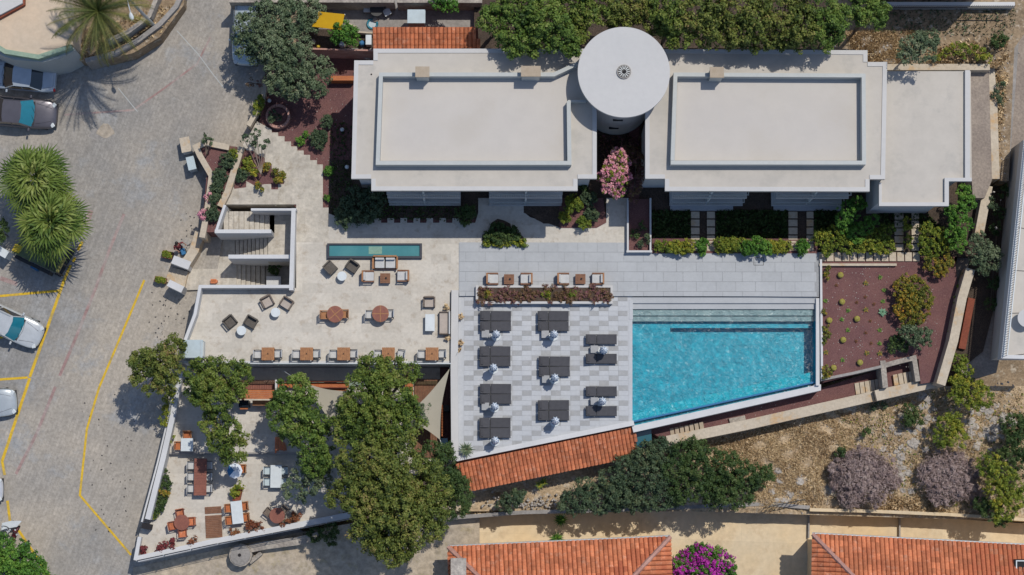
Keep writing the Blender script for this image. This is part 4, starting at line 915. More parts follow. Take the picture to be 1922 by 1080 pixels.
# --- chairs
def mk_armchair_low(cush, fm, name='armchair'):
    """wide lounge chair, sitter faces +y"""
    def f():
        e = empty(name, (0, 0, 0), 0, None, 'armchair')
        part('seat', MB().box((0, .02, .33), (.58, .56, .12)), M[cush], e, bevel=.03)
        part('backrest', MB().box((0, -.30, .52), (.60, .10, .40)), M[fm], e, bevel=.02)
        for s in (-1, 1): part('armrest', MB().box((s*.335, -.02, .52), (.085, .62, .05)), M[fm], e, bevel=.01)
        fr = MB().box((0, 0, .24), (.70, .62, .06)); part('frame', fr, M[fm], e)
        legs(e, (-.33, .33), (-.28, .26), .5, M[fm], .025)
        return e
    return placer(f)
ch_dark = mk_armchair_low('wicker_grey', 'wicker_grey', 'wicker_armchair'); ch_tan = mk_armchair_low('cushion_tan', 'wicker_tan', 'wicker_armchair')
ch_dark(621, 504, ZU, D(128-90-180+20), 'dark wicker armchair left of the white table near the water basin', 'wicker armchairs on the dining terrace').rotation_euler.z = D(-45)
ch_dark(662, 502, ZU, D(35), 'dark wicker armchair right of the white table near the water basin', 'wicker armchairs on the dining terrace').rotation_euler.z = D(145)
ch_tan(503, 568, ZU, D(-152), 'tan cushioned wicker armchair at the left of the middle white table', 'wicker armchairs on the dining terrace')
ch_tan(539, 571, ZU, D(148), 'tan cushioned wicker armchair at the right of the middle white table', 'wicker armchairs on the dining terrace')
ch_dark(433.5, 606, ZU, D(-140), 'dark wicker armchair left of the leftmost white table', 'wicker armchairs on the dining terrace')
ch_dark(472, 606, ZU, D(150), 'dark wicker armchair right of the leftmost white table', 'wicker armchairs on the dining terrace')
ch_tan(806, 569, ZU, D(180), 'tan cushioned wicker armchair above the white rectangular lounge table', 'wicker armchairs on the dining terrace')
def mk_round(r, m, h=.5, nm='round_table'):
    def f():
        e = empty(nm, (0, 0, 0), 0, None, 'table')
        part('tabletop', MB().cyl((0, 0), r, h-.035, h, 32), M[m], e)
        part('pedestal', MB().cyl((0, 0), .05, 0, h-.03, 10), M['metal'], e); part('foot', MB().cyl((0, 0), r*.6, 0, .03, 20), M['metal'], e)
        return e
    return placer(f)
rt_w = mk_round(.29, 'white_paint')
for x, y, l in ((642, 519, 'round white table between two dark armchairs near the water basin'), (517.5, 587, 'round white table between the two tan armchairs'), (453.5, 621, 'round white table between the two dark armchairs at far left')):
    rt_w(x, y, ZU+.4, 0, l, 'round white tables on the dining terrace').location.z = ZU
# --- teak lounge set
def mk_teakchair():
    e = empty('lounge_chair', (0, 0, 0), 0, None, 'armchair')
    part('seat_cushion', MB().box((.03, 0, .36), (.60, .56, .14)), M['cushion_white'], e, bevel=.035)
    part('back_cushion', MB().box((-.25, 0, .52), (.12, .52, .34)), M['cushion_white'], e, bevel=.03)
    part('backrest', MB().box((-.36, 0, .48), (.10, .68, .46)), M['teak'], e, bevel=.01)
    for s in (-1, 1): part('armrest', MB().box((0, s*.33, .50), (.66, .08, .04)), M['teak_dark'], e, bevel=.01)
    part('frame', MB().box((0, 0, .22), (.68, .66, .08)), M['teak_dark'], e); legs(e, (-.3, .3), (-.3, .3), .48, M['teak_dark'], .028)
    return e
tch = placer(mk_teakchair)
G = 'teak lounge chairs with white cushions'
tch(692, 520, ZU+.2, 0, 'teak lounge chair with white cushion left of the brown coffee table', G).location.z = ZU
tch(756, 519, ZU+.2, D(180), 'teak lounge chair with white cushion right of the brown coffee table', G).location.z = ZU
for x, y, a, l in ((925, 524.5, 0, 'far left'), (987, 524.5, 180, 'second from left'), (1058, 524.5, 0, 'third from left'), (1121, 524.5, 180, 'far right')):
    tch(x, y, ZU+.2, D(a), f'teak lounge chair on the grey deck above the long planter, {l}', G).location.z = ZK
def mk_sofa():
    e = empty('sofa', (0, 0, 0), 0, None, 'sofa')
    for s in (-1, 1):
        part('seat_cushion', MB().box((s*.33, -.02, .36), (.60, .62, .14)), M['cushion_white'], e, bevel=.035)
        part('back_cushion', MB().box((s*.33, .22, .52), (.56, .14, .30)), M['cushion_white'], e, bevel=.03)
        part('armrest', MB().box((s*.74, 0, .50), (.11, .76, .05)), M['teak'], e, bevel=.01)
    part('backrest', MB().box((0, .38, .50), (1.44, .09, .46)), M['teak'], e); part('divider', MB().box((0, 0, .40), (.03, .7, .16)), M['frame_dark'], e)
    part('frame', MB().box((0, 0, .22), (1.46, .76, .08)), M['teak_dark'], e); legs(e, (-.68, .68), (-.33, .33), .4, M['teak_dark'], .03)
    return e
placer(mk_sofa)(723, 494, ZU+.3, 0, 'two seat teak sofa with white cushions touching the water basin').location.z = ZU
def mk_coffee():
    e = empty('coffee_table', (0, 0, 0), 0, None, 'table')
    for k in range(6): part('plank', MB().box((0, (k-2.5)*.103, .40), (.62, .095, .03)), M['teak_dark'], e)
    part('frame', MB().box((0, 0, .35), (.56, .56, .06)), M['teak_dark'], e); legs(e, (-.25, .25), (-.25, .25), .36, M['teak_dark'], .03)
    part('bowl', MB().cyl((.05, 0), .05, .415, .47, 10, .065), M['dark'], e); return e
cof = placer(mk_coffee)
cof(723, 522.5, ZU+.4, 0, 'square brown coffee table below the two seat sofa', 'square wooden coffee tables').location.z = ZU
cof(955.5, 524.5, ZU+.4, 0, 'square wooden coffee table on the grey deck, left of the two', 'square wooden coffee tables').location.z = ZK
cof(1089.5, 524, ZU+.4, 0, 'square wooden coffee table on the grey deck, right of the two', 'square wooden coffee tables').location.z = ZK
def mk_rectable(w_, l_, m, nm='lounge_table', h=.55):
    def f():
        e = empty(nm, (0, 0, 0), 0, None, 'table')
        part('tabletop', MB().box((0, 0, h-.02), (w_, l_, .04)), M[m], e, bevel=.008)
        legs(e, (-w_/2+.06, w_/2-.06), (-l_/2+.08, l_/2-.08), h-.03, M['frame_dark'], .025); return e
    return placer(f)
mk_rectable(.58, 1.04, 'white_paint')(807, 606, ZU+.5, 0, 'white rectangular lounge table between armchair and tan daybed').location.z = ZU
def mk_daybed():
    e = empty('daybed', (0, 0, 0), 0, None, 'sofa')
    part('cushion', MB().box((-.04, 0, .36), (.56, 1.3, .14)), M['cushion_tan'], e, bevel=.04); part('frame', MB().box((-.02, 0, .24), (.66, 1.4, .12)), M['wicker_tan'], e)
    part('backrest', MB().box((.30, 0, .48), (.09, 1.4, .42)), M['cushion_white'], e, bevel=.02)
    for s in (-1, 1): part('armrest', MB().box((0, s*.67, .42), (.62, .06, .26)), M['wicker_tan'], e)
    return e
placer(mk_daybed)(834.5, 607, ZU+.3, 0, 'tan cushioned two seat wicker sofa against the long white wall').location.z = ZU
# --- dining chairs
def mk_dchair(seat_m, fm, slat=False):
    """sitter faces +x"""
    def f():
        e = empty('dining_chair', (0, 0, 0), 0, None, 'chair')
        part('seat', MB().box((0, 0, .44), (.44, .46, .05)), M[seat_m], e, bevel=.015)
        b = MB().box((-.235, 0, .70), (.035, .46, .34)) if not slat else MB()
        if slat:
            for k in range(5): b.box((-.235, (k-2)*.1, .68), (.03, .06, .40))
            b.box((-.24, 0, .88), (.035, .5, .05))
        part('backrest', b, M[seat_m if not slat else fm], e)
        for s in (-1, 1): part('armrest', MB().box((-.02, s*.25, .64), (.44, .045, .03)), M[fm], e)
        for x in (-.2, .2):
            for s in (-1, 1): part('leg', MB().box((x, s*.23, .32), (.035, .035, .64)), M[fm], e)
        return e
    return placer(f)
dch = mk_dchair('cushion_white', 'frame_dark'); dch_w = mk_dchair('teak', 'teak', True); dch_o = mk_dchair('terracotta', 'terracotta_dark'); dch_t = mk_dchair('ac_box', 'frame_dark')
dch_y = mk_dchair('orange_wood', 'teak', True); dch_k = mk_dchair('wicker_tan', 'wicker_tan')
def mk_sq():
    e = empty('dining_table', (0, 0, 0), 0, None, 'table')
    for k in range(7): part('plank', MB().box(((k-3)*.112, 0, .735), (.106, .78, .028)), M['teak'], e)
    part('frame', MB().box((0, 0, .69), (.70, .70, .06)), M['teak_dark'], e); legs(e, (-.33, .33), (-.33, .33), .68, M['teak_dark'], .035)
    part('holder', MB().cyl((0, 0), .035, .75, .80, 8), M['dark'], e); return e
sqt = placer(mk_sq)
nth = ['leftmost', 'second from the left', 'middle', 'fourth from the left', 'rightmost']
for i, x in enumerate((503, 575.5, 645, 729, 811)):
    sqt(x, 664.5, ZU+.7, 0, f'square teak dining table along the terrace edge, {nth[i]} of five', 'square teak dining tables along the terrace edge').location.z = ZU
    dch(x-19, 665.5, ZU+.5, 0, f'pale dining chair on the left side of the {nth[i]} teak table', 'pale dining chairs along the terrace edge').location.z = ZU
    o = dch(x+(19 if i != 3 else 24), 664.5, ZU+.5, D(180 if i != 3 else 172), f'pale dining chair on the right side of the {nth[i]} teak table', 'pale dining chairs along the terrace edge'); o.location.z = ZU
def mk_rteak():
    e = empty('round_dining_table', (0, 0, 0), 0, None, 'table')
    t = MB(); 
    for q in range(4):
        a0 = q*math.pi/2+.03; pts = [(.035*math.sqrt(2)*math.cos(a0+.75), .035*math.sqrt(2)*math.sin(a0+.75))]+[(.50*math.cos(a0+(math.pi/2-.06)*k/8), .50*math.sin(a0+(math.pi/2-.06)*k/8)) for k in range(9)]
        part('tabletop_leaf', MB().prism(pts, .72, .75), M['wood_red'], e)
    part('rim', MB().cyl((0, 0), .515, .70, .735, 32), M['teak'], e); part('cross_bar', MB().box((0, 0, .737), (1.0, .055, .032)).box((0, 0, .737), (.055, 1.0, .030)), M['teak'], e)
    legs(e, (-.25, .25), (-.25, .25), .71, M['teak_dark'], .03); return e
rtk = placer(mk_rteak)
rtk(629, 590, ZU+.75, D(40), 'left round red wood dining table in the middle of the terrace', 'round red wood dining tables').location.z = ZU
rtk(714, 589, ZU+.75, 0, 'right round red wood dining table in the middle of the terrace', 'round red wood dining tables').location.z = ZU
dch_w(609, 591.5, ZU+.5, 0, 'wooden slatted chair left of the left round table').location.z = ZU
dch_w(647, 589.5, ZU+.5, D(180), 'wooden slatted chair right of the left round table').location.z = ZU
dch(694, 591, ZU+.5, 0, 'pale dining chair left of the right round table').location.z = ZU
dch(732, 589.5, ZU+.5, D(180), 'pale dining chair right of the right round table').location.z = ZU
def setz(o, z): o.location.z = z; return o
# small pots by the boundary wall
def pot(px, py, z, r, lab, pm='terracotta_dark', st='olive', rr=None, cat='potted plant'):
    e = empty('potted_plant', P(px, py, z), 0, lab, cat)
    part('pot', MB().cyl((0, 0), r*.75, 0, r*1.6, 14, r), M[pm], e); part('soil', MB().cyl((0, 0), r*.9, r*1.6, r*1.6+.01, 14), M['soil_dark'], e)
    l = e.location; rr = rr or r*1.5
    foliage('foliage', [(l.x, l.y, l.z+r*1.9, rr, rr*.8)], st, e, 1.2, .10, .07)
    return e
pot(838, 577, ZU, .13, 'small brown potted plant by the white wall above the tan sofa', rr=.16, st='drygrass')
pot(841, 637, ZU, .10, 'small potted plant by the white wall below the tan sofa', rr=.14, st='drygrass')
pot(865, 595, 0, .15, 'upper brown potted plant at the left edge of the checkered terrace', rr=.16, st='drygrass'); pot(864, 645, 0, .14, 'middle brown potted plant at the left edge of the checkered terrace', rr=.15, st='drygrass'); pot(862, 658, 0, .10, 'lowest brown potted plant at the left edge of the checkered terrace', rr=.12, st='drygrass')
# enclosure on the terrace corner
en = empty('metal_cabinet', P(360, 657, ZU), 0, 'large pale blue metal cabinet on the lower left corner of the terrace', 'cabinet')
a, b = P(343.5, 638, 1.35), P(380, 672, 1.35); c = ((a[0]+b[0])/2-en.location.x, (a[1]+b[1])/2-en.location.y); dx, dy = b[0]-a[0], a[1]-b[1]
part('body', MB().box((c[0], c[1], .55), (dx-.04, dy-.04, 1.1)), M['ac_box'], en, bevel=.02); part('lid', MB().box((c[0], c[1], 1.14), (dx, dy, .07)), M['ac_box'], en, bevel=.02)
part('door', MB().box((c[0]+dx/2, c[1], .6), (.04, dy*.8, .8)), M['white_paint'], en); part('hinge_post', MB().box((c[0]+dx/2-.12, c[1], 1.185), (.03, dy*.9, .02)), M['metal'], en)
# plants tub shade: clay stool in the lower landing
cl = empty('clay_planter', P(403, 529, ZL), 0, 'small orange clay half round planter in the lower stair landing', 'planter')
part('tub', MB().prism([(-.22, -.13), (.1, -.13), (.2, -.06), (.2, .06), (.1, .13), (-.22, .13)], 0, .3), M['terracotta'], cl); part('soil', MB().box((-.04, 0, .3), (.3, .18, .02)), M['orange_wood'], cl)
def wplanter(px, py, z, rz, lab, w_=.62, d_=.42):
    e = empty('wooden_planter', P(px, py, z), rz, lab, 'planter')
    for s in (-1, 1):
        part('side_board', MB().box((0, s*d_/2, .22), (w_, .04, .44)), M['teak_dark'], e); part('end_board', MB().box((s*w_/2, 0, .22), (.04, d_, .44)), M['teak_dark'], e)
    part('soil', MB().box((0, 0, .38), (w_-.04, d_-.04, .03)), M['soil_dark'], e)
    cn = [(random.uniform(-w_*.36, w_*.36), random.uniform(-d_*.3, d_*.3)) for _ in range(40)]
    C, N_, T = crown_pts([(x, y, .44, .09, .08) for x, y in cn], 1, .06, .05); o = bpy.data.objects.new('foliage', leaf_mesh('foliage', C, N_, .05, T, LM['yellowgreen'])); COL.objects.link(o); o.parent = e
    return e
wplanter(316, 480, -1.9, D(-12), 'brown wooden planter box beside the upper gate pier'); wplanter(303, 527, -2.1, D(-12), 'brown wooden planter box at the left end of the lower gate pier', .7, .32)
# bins near the planter wall
def bx(name, px, py, w_, d_, h, rz, m, lab, cat, z=None, lidm=None):
    loc = PR(px, py) if z is None else P(px, py, z); e = empty(name, loc, rz, lab, cat)
    part('body', MB().box((0, 0, h*.47), (w_*.94, d_*.94, h*.94)), M[m], e, bevel=.02); part('lid', MB().box((0, 0, h*.97), (w_, d_, h*.06)), M[lidm or m], e, bevel=.01)
    return e
bx('stone_bench', 352, 277, .62, .95, .9, D(12), 'white_wall', 'white stone block standing above the blue bin by the road', 'stone block', lidm='beige_wall')
bx('waste_bin', 363, 312, .5, .85, 1.0, D(14), 'ac_box', 'pale blue waste container against the curved planter wall', 'bin', lidm='ac_box')
# --- lower terraces furniture
white_t = mk_rectable(.76, .80, 'white_paint', 'dining_table', .75)
setz(white_t(351, 835, ZD+.75, 0, 'square pale blue table on the upper lower terrace near the road wall'), ZD)
setz(dch_y(336, 837, ZD+.5, 0, 'orange wooden chair left of the square pale blue table', 'orange wooden chairs on the lower terraces'), ZD)
setz(dch_y(352, 817, ZD+.5, D(-90), 'orange wooden chair above the square pale blue table', 'orange wooden chairs on the lower terraces'), ZD)
lt = empty('long_dining_table', P(376, 895.5, ZE+.75), 0, 'long reddish hardwood dining table with six pale chairs', 'table'); lt.location.z = ZE
for k in range(13): part('plank', MB().box((0, (k-6)*.176, .735), (.78, .170, .03)), M['wood_red'], lt)
part('frame', MB().box((0, 0, .69), (.66, 2.2, .05)), M['frame_dark'], lt); legs(lt, (-.3, .3), (-1.0, 1.0), .68, M['frame_dark'], .035)
for i, y in enumerate((874, 895, 917)):
    w3 = ['upper', 'middle', 'lower'][i]
    setz(dch(359.5, y, ZE+.5, 0, f'{w3} pale chair on the left side of the long red table', 'pale chairs around the long red table'), ZE)
    setz(dch(391.5, y, ZE+.5, D(180), f'{w3} pale chair on the right side of the long red table', 'pale chairs around the long red table'), ZE)
wt2 = mk_rectable(.70, 1.4, 'white_paint', 'dining_table', .75)
setz(wt2(518, 894.5, ZE+.75, 0, 'white table with four pale teal chairs on the lowest terrace', 'long white tables on the lowest terrace'), ZE)
setz(wt2(445, 962, ZE+.75, D(7), 'slightly turned white table with wooden chairs beside the timber mat', 'long white tables on the lowest terrace'), ZE)
for x, y, a, l in ((503, 884, 0, 'upper left'), (503, 905, 0, 'lower left'), (533, 884, 180, 'upper right'), (533, 905, 180, 'lower right')):
    setz(dch_t(x, y, ZE+.5, D(a), f'pale teal chair at the {l} of the white table', 'pale teal chairs'), ZE)
for x, y, a, l in ((430, 954, 5, 'upper left'), (431.5, 977, 8, 'lower left'), (459, 950, 187, 'upper right'), (461.5, 971, 186, 'lower right')):
    setz(dch_y(x, y, ZE+.5, D(a), f'orange wooden chair at the {l} of the turned white table', 'orange wooden chairs on the lower terraces'), ZE)
rtb = mk_round(.48, 'wood_red', .74, 'round_dining_table')
setz(rtb(341, 981, ZE+.74, 0, 'round brown table with four salmon chairs on the lowest terrace', 'round brown tables'), ZE)
setz(rtb(520, 968, ZE+.74, 0, 'round brown table with two grey chairs near the bottom wall', 'round brown tables').copy() if False else rtb(520, 968, ZE+.74, 0, 'round brown table with two grey chairs near the bottom wall', 'round brown tables'), ZE)
for x, y, a, l in ((324, 987, 12, 'left'), (338, 963, -80, 'top'), (360, 979, 183, 'right'), (343, 1001, 95, 'bottom')):
    setz(dch_o(x, y, ZE+.5, D(a), f'salmon red chair at the {l} side of the round brown table', 'salmon red chairs'), ZE)
setz(dch_k(504, 962, ZE+.5, D(-38), 'grey chair upper left of the round brown table near the bottom wall', 'grey chairs'), ZE); setz(dch_k(533, 957, ZE+.5, D(-130), 'grey chair upper right of the round brown table near the bottom wall', 'grey chairs'), ZE)
# timber mat
tm = empty('timber_mat', P(401, 981, ZE+.05), D(3.5), 'slatted brown timber mat lying on the lowest terrace', 'decking mat')
for k in range(18):
    if k == 4: continue
    part('slat', MB().box((0, .93-k*.107, .02), (1.02, .095, .03)), M['teak_dark'], tm)
# open blue and white parasol
up = empty('open_parasol', P(440, 884, ZE), 0, 'small open blue and white parasol in the shade beside the long red table', 'parasol')
l = P(440.5, 884, ZE+1.6); dxp, dyp = l[0]-up.location.x, l[1]-up.location.y
for k in range(8):
    a0, a1 = k*math.pi/4, (k+1)*math.pi/4; part('canopy_panel', MB().add([(dxp, dyp, 1.85), (dxp+.48*math.cos(a0), dyp+.48*math.sin(a0), 1.55), (dxp+.48*math.cos(a1), dyp+.48*math.sin(a1), 1.55)], [(0, 1, 2)]), M['blue_trim'] if k in (3, 4) else M['canvas'], up)
part('pole', MB().cyl((dxp, dyp), .025, 0, 1.85, 8), M['metal'], up); part('base', MB().cyl((dxp, dyp), .22, 0, .06, 16), M['metal'], up)
setz(dch_y(455, 880, ZE+.5, D(180), 'orange wooden chair right of the open blue and white parasol', 'orange wooden chairs on the lower terraces'), ZE)
# terracotta crescent tubs
tb = empty('terracotta_chairs', P(527, 836, ZD), 0, 'stacked terracotta wooden frames in the shade under the pine', 'timber stack')
for k in range(6): part('board', MB().box((-.3+.12*k, .1*math.sin(k), .1+.02*k), (.10, 1.0-.1*k, .06), .05*k), M['terracotta'], tb)
# pergola / bar in the shade of the terrace wall
pg = empty('bar_counter', P(483, 742, ZD), 0, 'orange timber bar counter with a slatted canopy beside the pines', 'bar counter')
a, b = P(447, 732, ZD+2.0), P(517, 749, ZD+2.0)
for k in range(5):
    y = a[1]+(b[1]-a[1])*(k+.5)/5; part('canopy_board', MB().box(((a[0]+b[0])/2, y, ZD+2.0+.03*(2-k)), (b[0]-a[0], .095*1.1, .04)), M['orange_wood'], pg, world=True)
for x in (a[0]+.1, b[0]-.1):
    for y in (a[1]-.1, b[1]+.1): part('post', MB().box((x, y, ZD+1), (.09, .09, 2.0)), M['orange_wood'], pg, world=True)
a, b = P(474, 752, ZD+1.0), P(519, 761.5, ZD+1.0); part('counter_top', MB().box(((a[0]+b[0])/2, (a[1]+b[1])/2, ZD+1.0), (b[0]-a[0], a[1]-b[1], .06)), M['teak'], pg, world=True)
part('counter_front', MB().box(((a[0]+b[0])/2, (a[1]+b[1])/2, ZD+.5), (b[0]-a[0]-.1, a[1]-b[1]-.1, .94)), M['orange_wood'], pg, world=True)
gr = empty('grill', P(461, 763, ZD), 0, 'small dark grill cabinet with an orange front shelf beside the bar', 'grill')
part('body', MB().box((0, .1, .45), (.6, .42, .9)), M['frame_dark'], gr); part('lid', MB().box((0, .1, .93), (.62, .44, .06)), M['glass_dark'], gr); part('shelf', MB().box((0, -.18, .8), (.5, .12, .04)), M['orange_wood'], gr)
dk2 = empty('timber_deck', P(478, 722, ZD), 0, 'reddish brown timber decking against the terrace retaining wall', 'decking')
a, b = P(430, 714, ZD+.3), P(518, 731, ZD+.3)
for k in range(20): part('board', MB().box((a[0]+(k+.5)*(b[0]-a[0])/20, (a[1]+b[1])/2, ZD+.28), ((b[0]-a[0])/20-.012, a[1]-b[1], .04)), M['mortar_pink'] if False else M['wood_red'], dk2, world=True)
wall('end_wall', [(518, 713), (518, 735)], 3.5, ZD+1.2, ZD, 'white_wall', 'thin white end wall beside the orange bar canopy')
def bench(px0, py, px1, lab, w_=.32):
    a, b = P(px0, py, ZD+.5), P(px1, py, ZD+.5); e = empty('timber_bench', ((a[0]+b[0])/2, a[1], ZD), 0, lab, 'bench')
    L_ = b[0]-a[0]; part('seat', MB().box((0, 0, .47), (L_, w_, .06)), M['orange_wood'], e); part('backrest', MB().box((0, w_/2+.05, .66), (L_, .06, .4)), M['terracotta_dark'], e)
    for x in np.linspace(-L_/2+.1, L_/2-.1, 4): part('leg', MB().box((x, 0, .22), (.08, w_-.04, .44)), M['terracotta_dark'], e)
    return e
bench(520, 723, 655, 'long orange timber bench below the terrace retaining wall')
bench(590, 733, 650, 'second low reddish timber bench below the long orange one', .2)
a = P(768, 726, ZD+.9); ob = empty('serving_counter', (a[0], a[1], ZD), 0, 'upright orange timber serving counter beside the slatted deck', 'counter')
part('top', MB().box((0, 0, .9), (.5, 1.35, .06)), M['orange_wood'], ob); part('front', MB().box((0, 0, .45), (.42, 1.28, .86)), M['terracotta_dark'], ob)
dk3 = empty('slatted_deck', P(805, 735, ZD), 0, 'slatted brown timber deck beneath the triangular shade sail', 'decking')
a, b = P(778, 712, ZD+.2), P(826, 860, ZD+.2)
for k in range(17): part('board', MB().box((a[0]+(k+.5)*(b[0]-a[0])/17, (a[1]+b[1])/2, ZD+.18), ((b[0]-a[0])/17-.02, a[1]-b[1], .04)), M['teak_dark'], dk3, world=True)
block('gravel_strip', [(826, 690), (850, 690), (852, 862), (826, 862)], ZD+.02, ZD-1, 'gravel_red')
rs = empty('red_screen', P(833, 785, ZD), 0, 'narrow orange red timber screen standing beside the pool terrace wall', 'screen')
for k in range(12):
    a = P(830.5, 762+k*5, ZD+1.2); part('slat', MB().box((a[0], a[1], ZD+.6), (.10, .13, 1.2)), M['orange_wood'], rs, world=True)
bx('blue_crate', 834, 833, .45, .62, .6, 0, 'sky_teal', 'teal blue crate at the foot of the orange timber screen', 'crate', z=ZD)
bx('round_bin', 838, 768, .4, .4, .7, 0, 'frame_dark', 'dark round bin between the screen and the pool terrace wall', 'bin', z=ZD)
# shade sails
def sail(lab, cor, sag, m='sail'):
    pts3 = [Vector(P(*c)) for c in cor]; n = 14; V = []; F_ = []; idx = {}
    for i in range(n+1):
        for j in range(n+1-i):
            k = n-i-j; u, v, w_ = i/n, j/n, k/n; p = pts3[0]*u+pts3[1]*v+pts3[2]*w_
            ctr = (pts3[0]+pts3[1]+pts3[2])/3; inw = (u*v+v*w_+w_*u) ; e_ = min(u, v, w_)
            edge = 4*(max(u*v, v*w_, w_*u)) * (1-3*e_)
            p = p+(ctr-p)*.20*max(edge, 0); p.z -= sag*inw*1.5; idx[(i, j)] = len(V); V.append(tuple(p))
    for i in range(n):
        for j in range(n-i):
            F_.append((idx[(i, j)], idx[(i+1, j)], idx[(i, j+1)]))
            if i+j < n-1: F_.append((idx[(i+1, j)], idx[(i+1, j+1)], idx[(i, j+1)]))
    c = sum(pts3, Vector())/3; e = empty('shade_sail', (c.x, c.y, c.z), 0, lab, 'shade sail')
    part('cloth', MB().add(V, F_), M[m], e, world=True, smooth=True)
    for p in pts3:
        d = (p-c).normalized(); part('cable', MB().tube([p, p+d*1.1+Vector((0, 0, .1))], .018, 5), M['metal'], e, world=True)
    return e
sail('triangular beige shade sail beside the pool terrace wall', [(844, 692, .3), (826, 826, -.1), (746, 792, -.5)], .3)
sail('beige shade sail half hidden between the two groups of pines', [(662, 735, -.2), (560, 715, -.3), (628, 808, -.6)], .25)
# long planter on the deck
lp = empty('long_planter', P(1021, 554, 0), 0, 'long white planter between grey deck and checkered terrace full of heather', 'planter')
q = W(rect(893.5, 536, 1150, 570), .5); q2 = W(rect(897.5, 540, 1146.5, 566), .5)
part('body', MB().prism(q, 0, .44), M['white_wall'], lp, world=True)
rimm = MB()
for r_ in (rect(893, 536, 1150, 540), rect(893, 566, 1150, 570.5), rect(893, 540, 897.5, 566), rect(1146, 540, 1150, 566)): rimm.prism(W(r_, .5), .43, .5)
part('rim', rimm, M['roof_white'], lp, world=True); part('soil', MB().prism(q2, .43, .46), M['soil_dark'], lp, world=True)
pcs = []
for k in range(70):
    px, py = random.uniform(899, 1145), random.uniform(540, 567); x, y, _ = P(px, py, .52); pcs.append((x, y, .50, .22, .12))
foliage('heather', pcs, 'heather', lp, .8, .12, .055)
for px, st_ in ((916, 'orange'), (1025, 'yellowgreen'), (1075, 'yellowgreen')):
    a = P(px, 553, .6); foliage('tuft', [(a[0], a[1], .58, .26, .14)], st_, lp, 1, .09, .06)
# deck hatch
top('drain_cover', MB().prism(strip(W([(1415, 484), (1433, 484), (1433, 498), (1415, 498), (1415, 484)], .17), .03), .15, .172), M['frame_dark'], 'thin square outline of a drain cover on the grey deck', 'drain cover')
top('shower_post', MB().cyl(P(1118, 572, .5)[:2], .03, 0, .9, 8), M['metal'], 'short slim metal post below the right end of the long planter', 'post')
# globe lamps in the shaded garden
def mk_globe():
    e = empty('garden_lamp', (0, 0, 0), 0, None, 'garden lamp'); part('globe', MB().ball((0, 0, .42), .13, 14, 9), M['white_paint'], e, smooth=True); part('stem', MB().cyl((0, 0), .03, 0, .32, 8), M['frame_dark'], e); return e
gl_ = placer(mk_globe)
for x, y, l in ((643, 246, 'white globe garden lamp above the shaded lawn corner, upper one'), (652, 316, 'white globe garden lamp left of the left building, middle one'), (938-0, 0, None), (718-20, 362, 'white globe garden lamp beside the left balcony')):
    if l: gl_(x, y, .05, 0, l, 'globe garden lamps')
gl_(507, 192, .05, 0, 'white globe garden lamp by the round stone planter', 'globe garden lamps'); gl_(1008, 62+281, .05, 0, 'white globe garden lamp below the right end of the left building', 'globe garden lamps').location = P(1100, 344, .05)
# round stone planter
rp = empty('round_planter', P(523, 221, .1), 0, 'round pinkish stone planter ring at the head of the garden path', 'planter')
n = 26; ro, ri = .76, .60
me = mesh('stone', MB().prism([(ri*math.cos(-.11), ri*math.sin(-.11)), (ro*math.cos(-.11), ro*math.sin(-.11)), (ro*math.cos(.11), ro*math.sin(.11)), (ri*math.cos(.11), ri*math.sin(.11))], 0, .45), M['mortar_pink'])
for i in range(n):
    o = bpy.data.objects.new('stone', me); COL.objects.link(o); o.parent = rp; o.rotation_euler.z = 2*math.pi*i/n
part('soil', MB().cyl((0, 0), .58, 0, .25, 24), M['gravel_red'], rp)
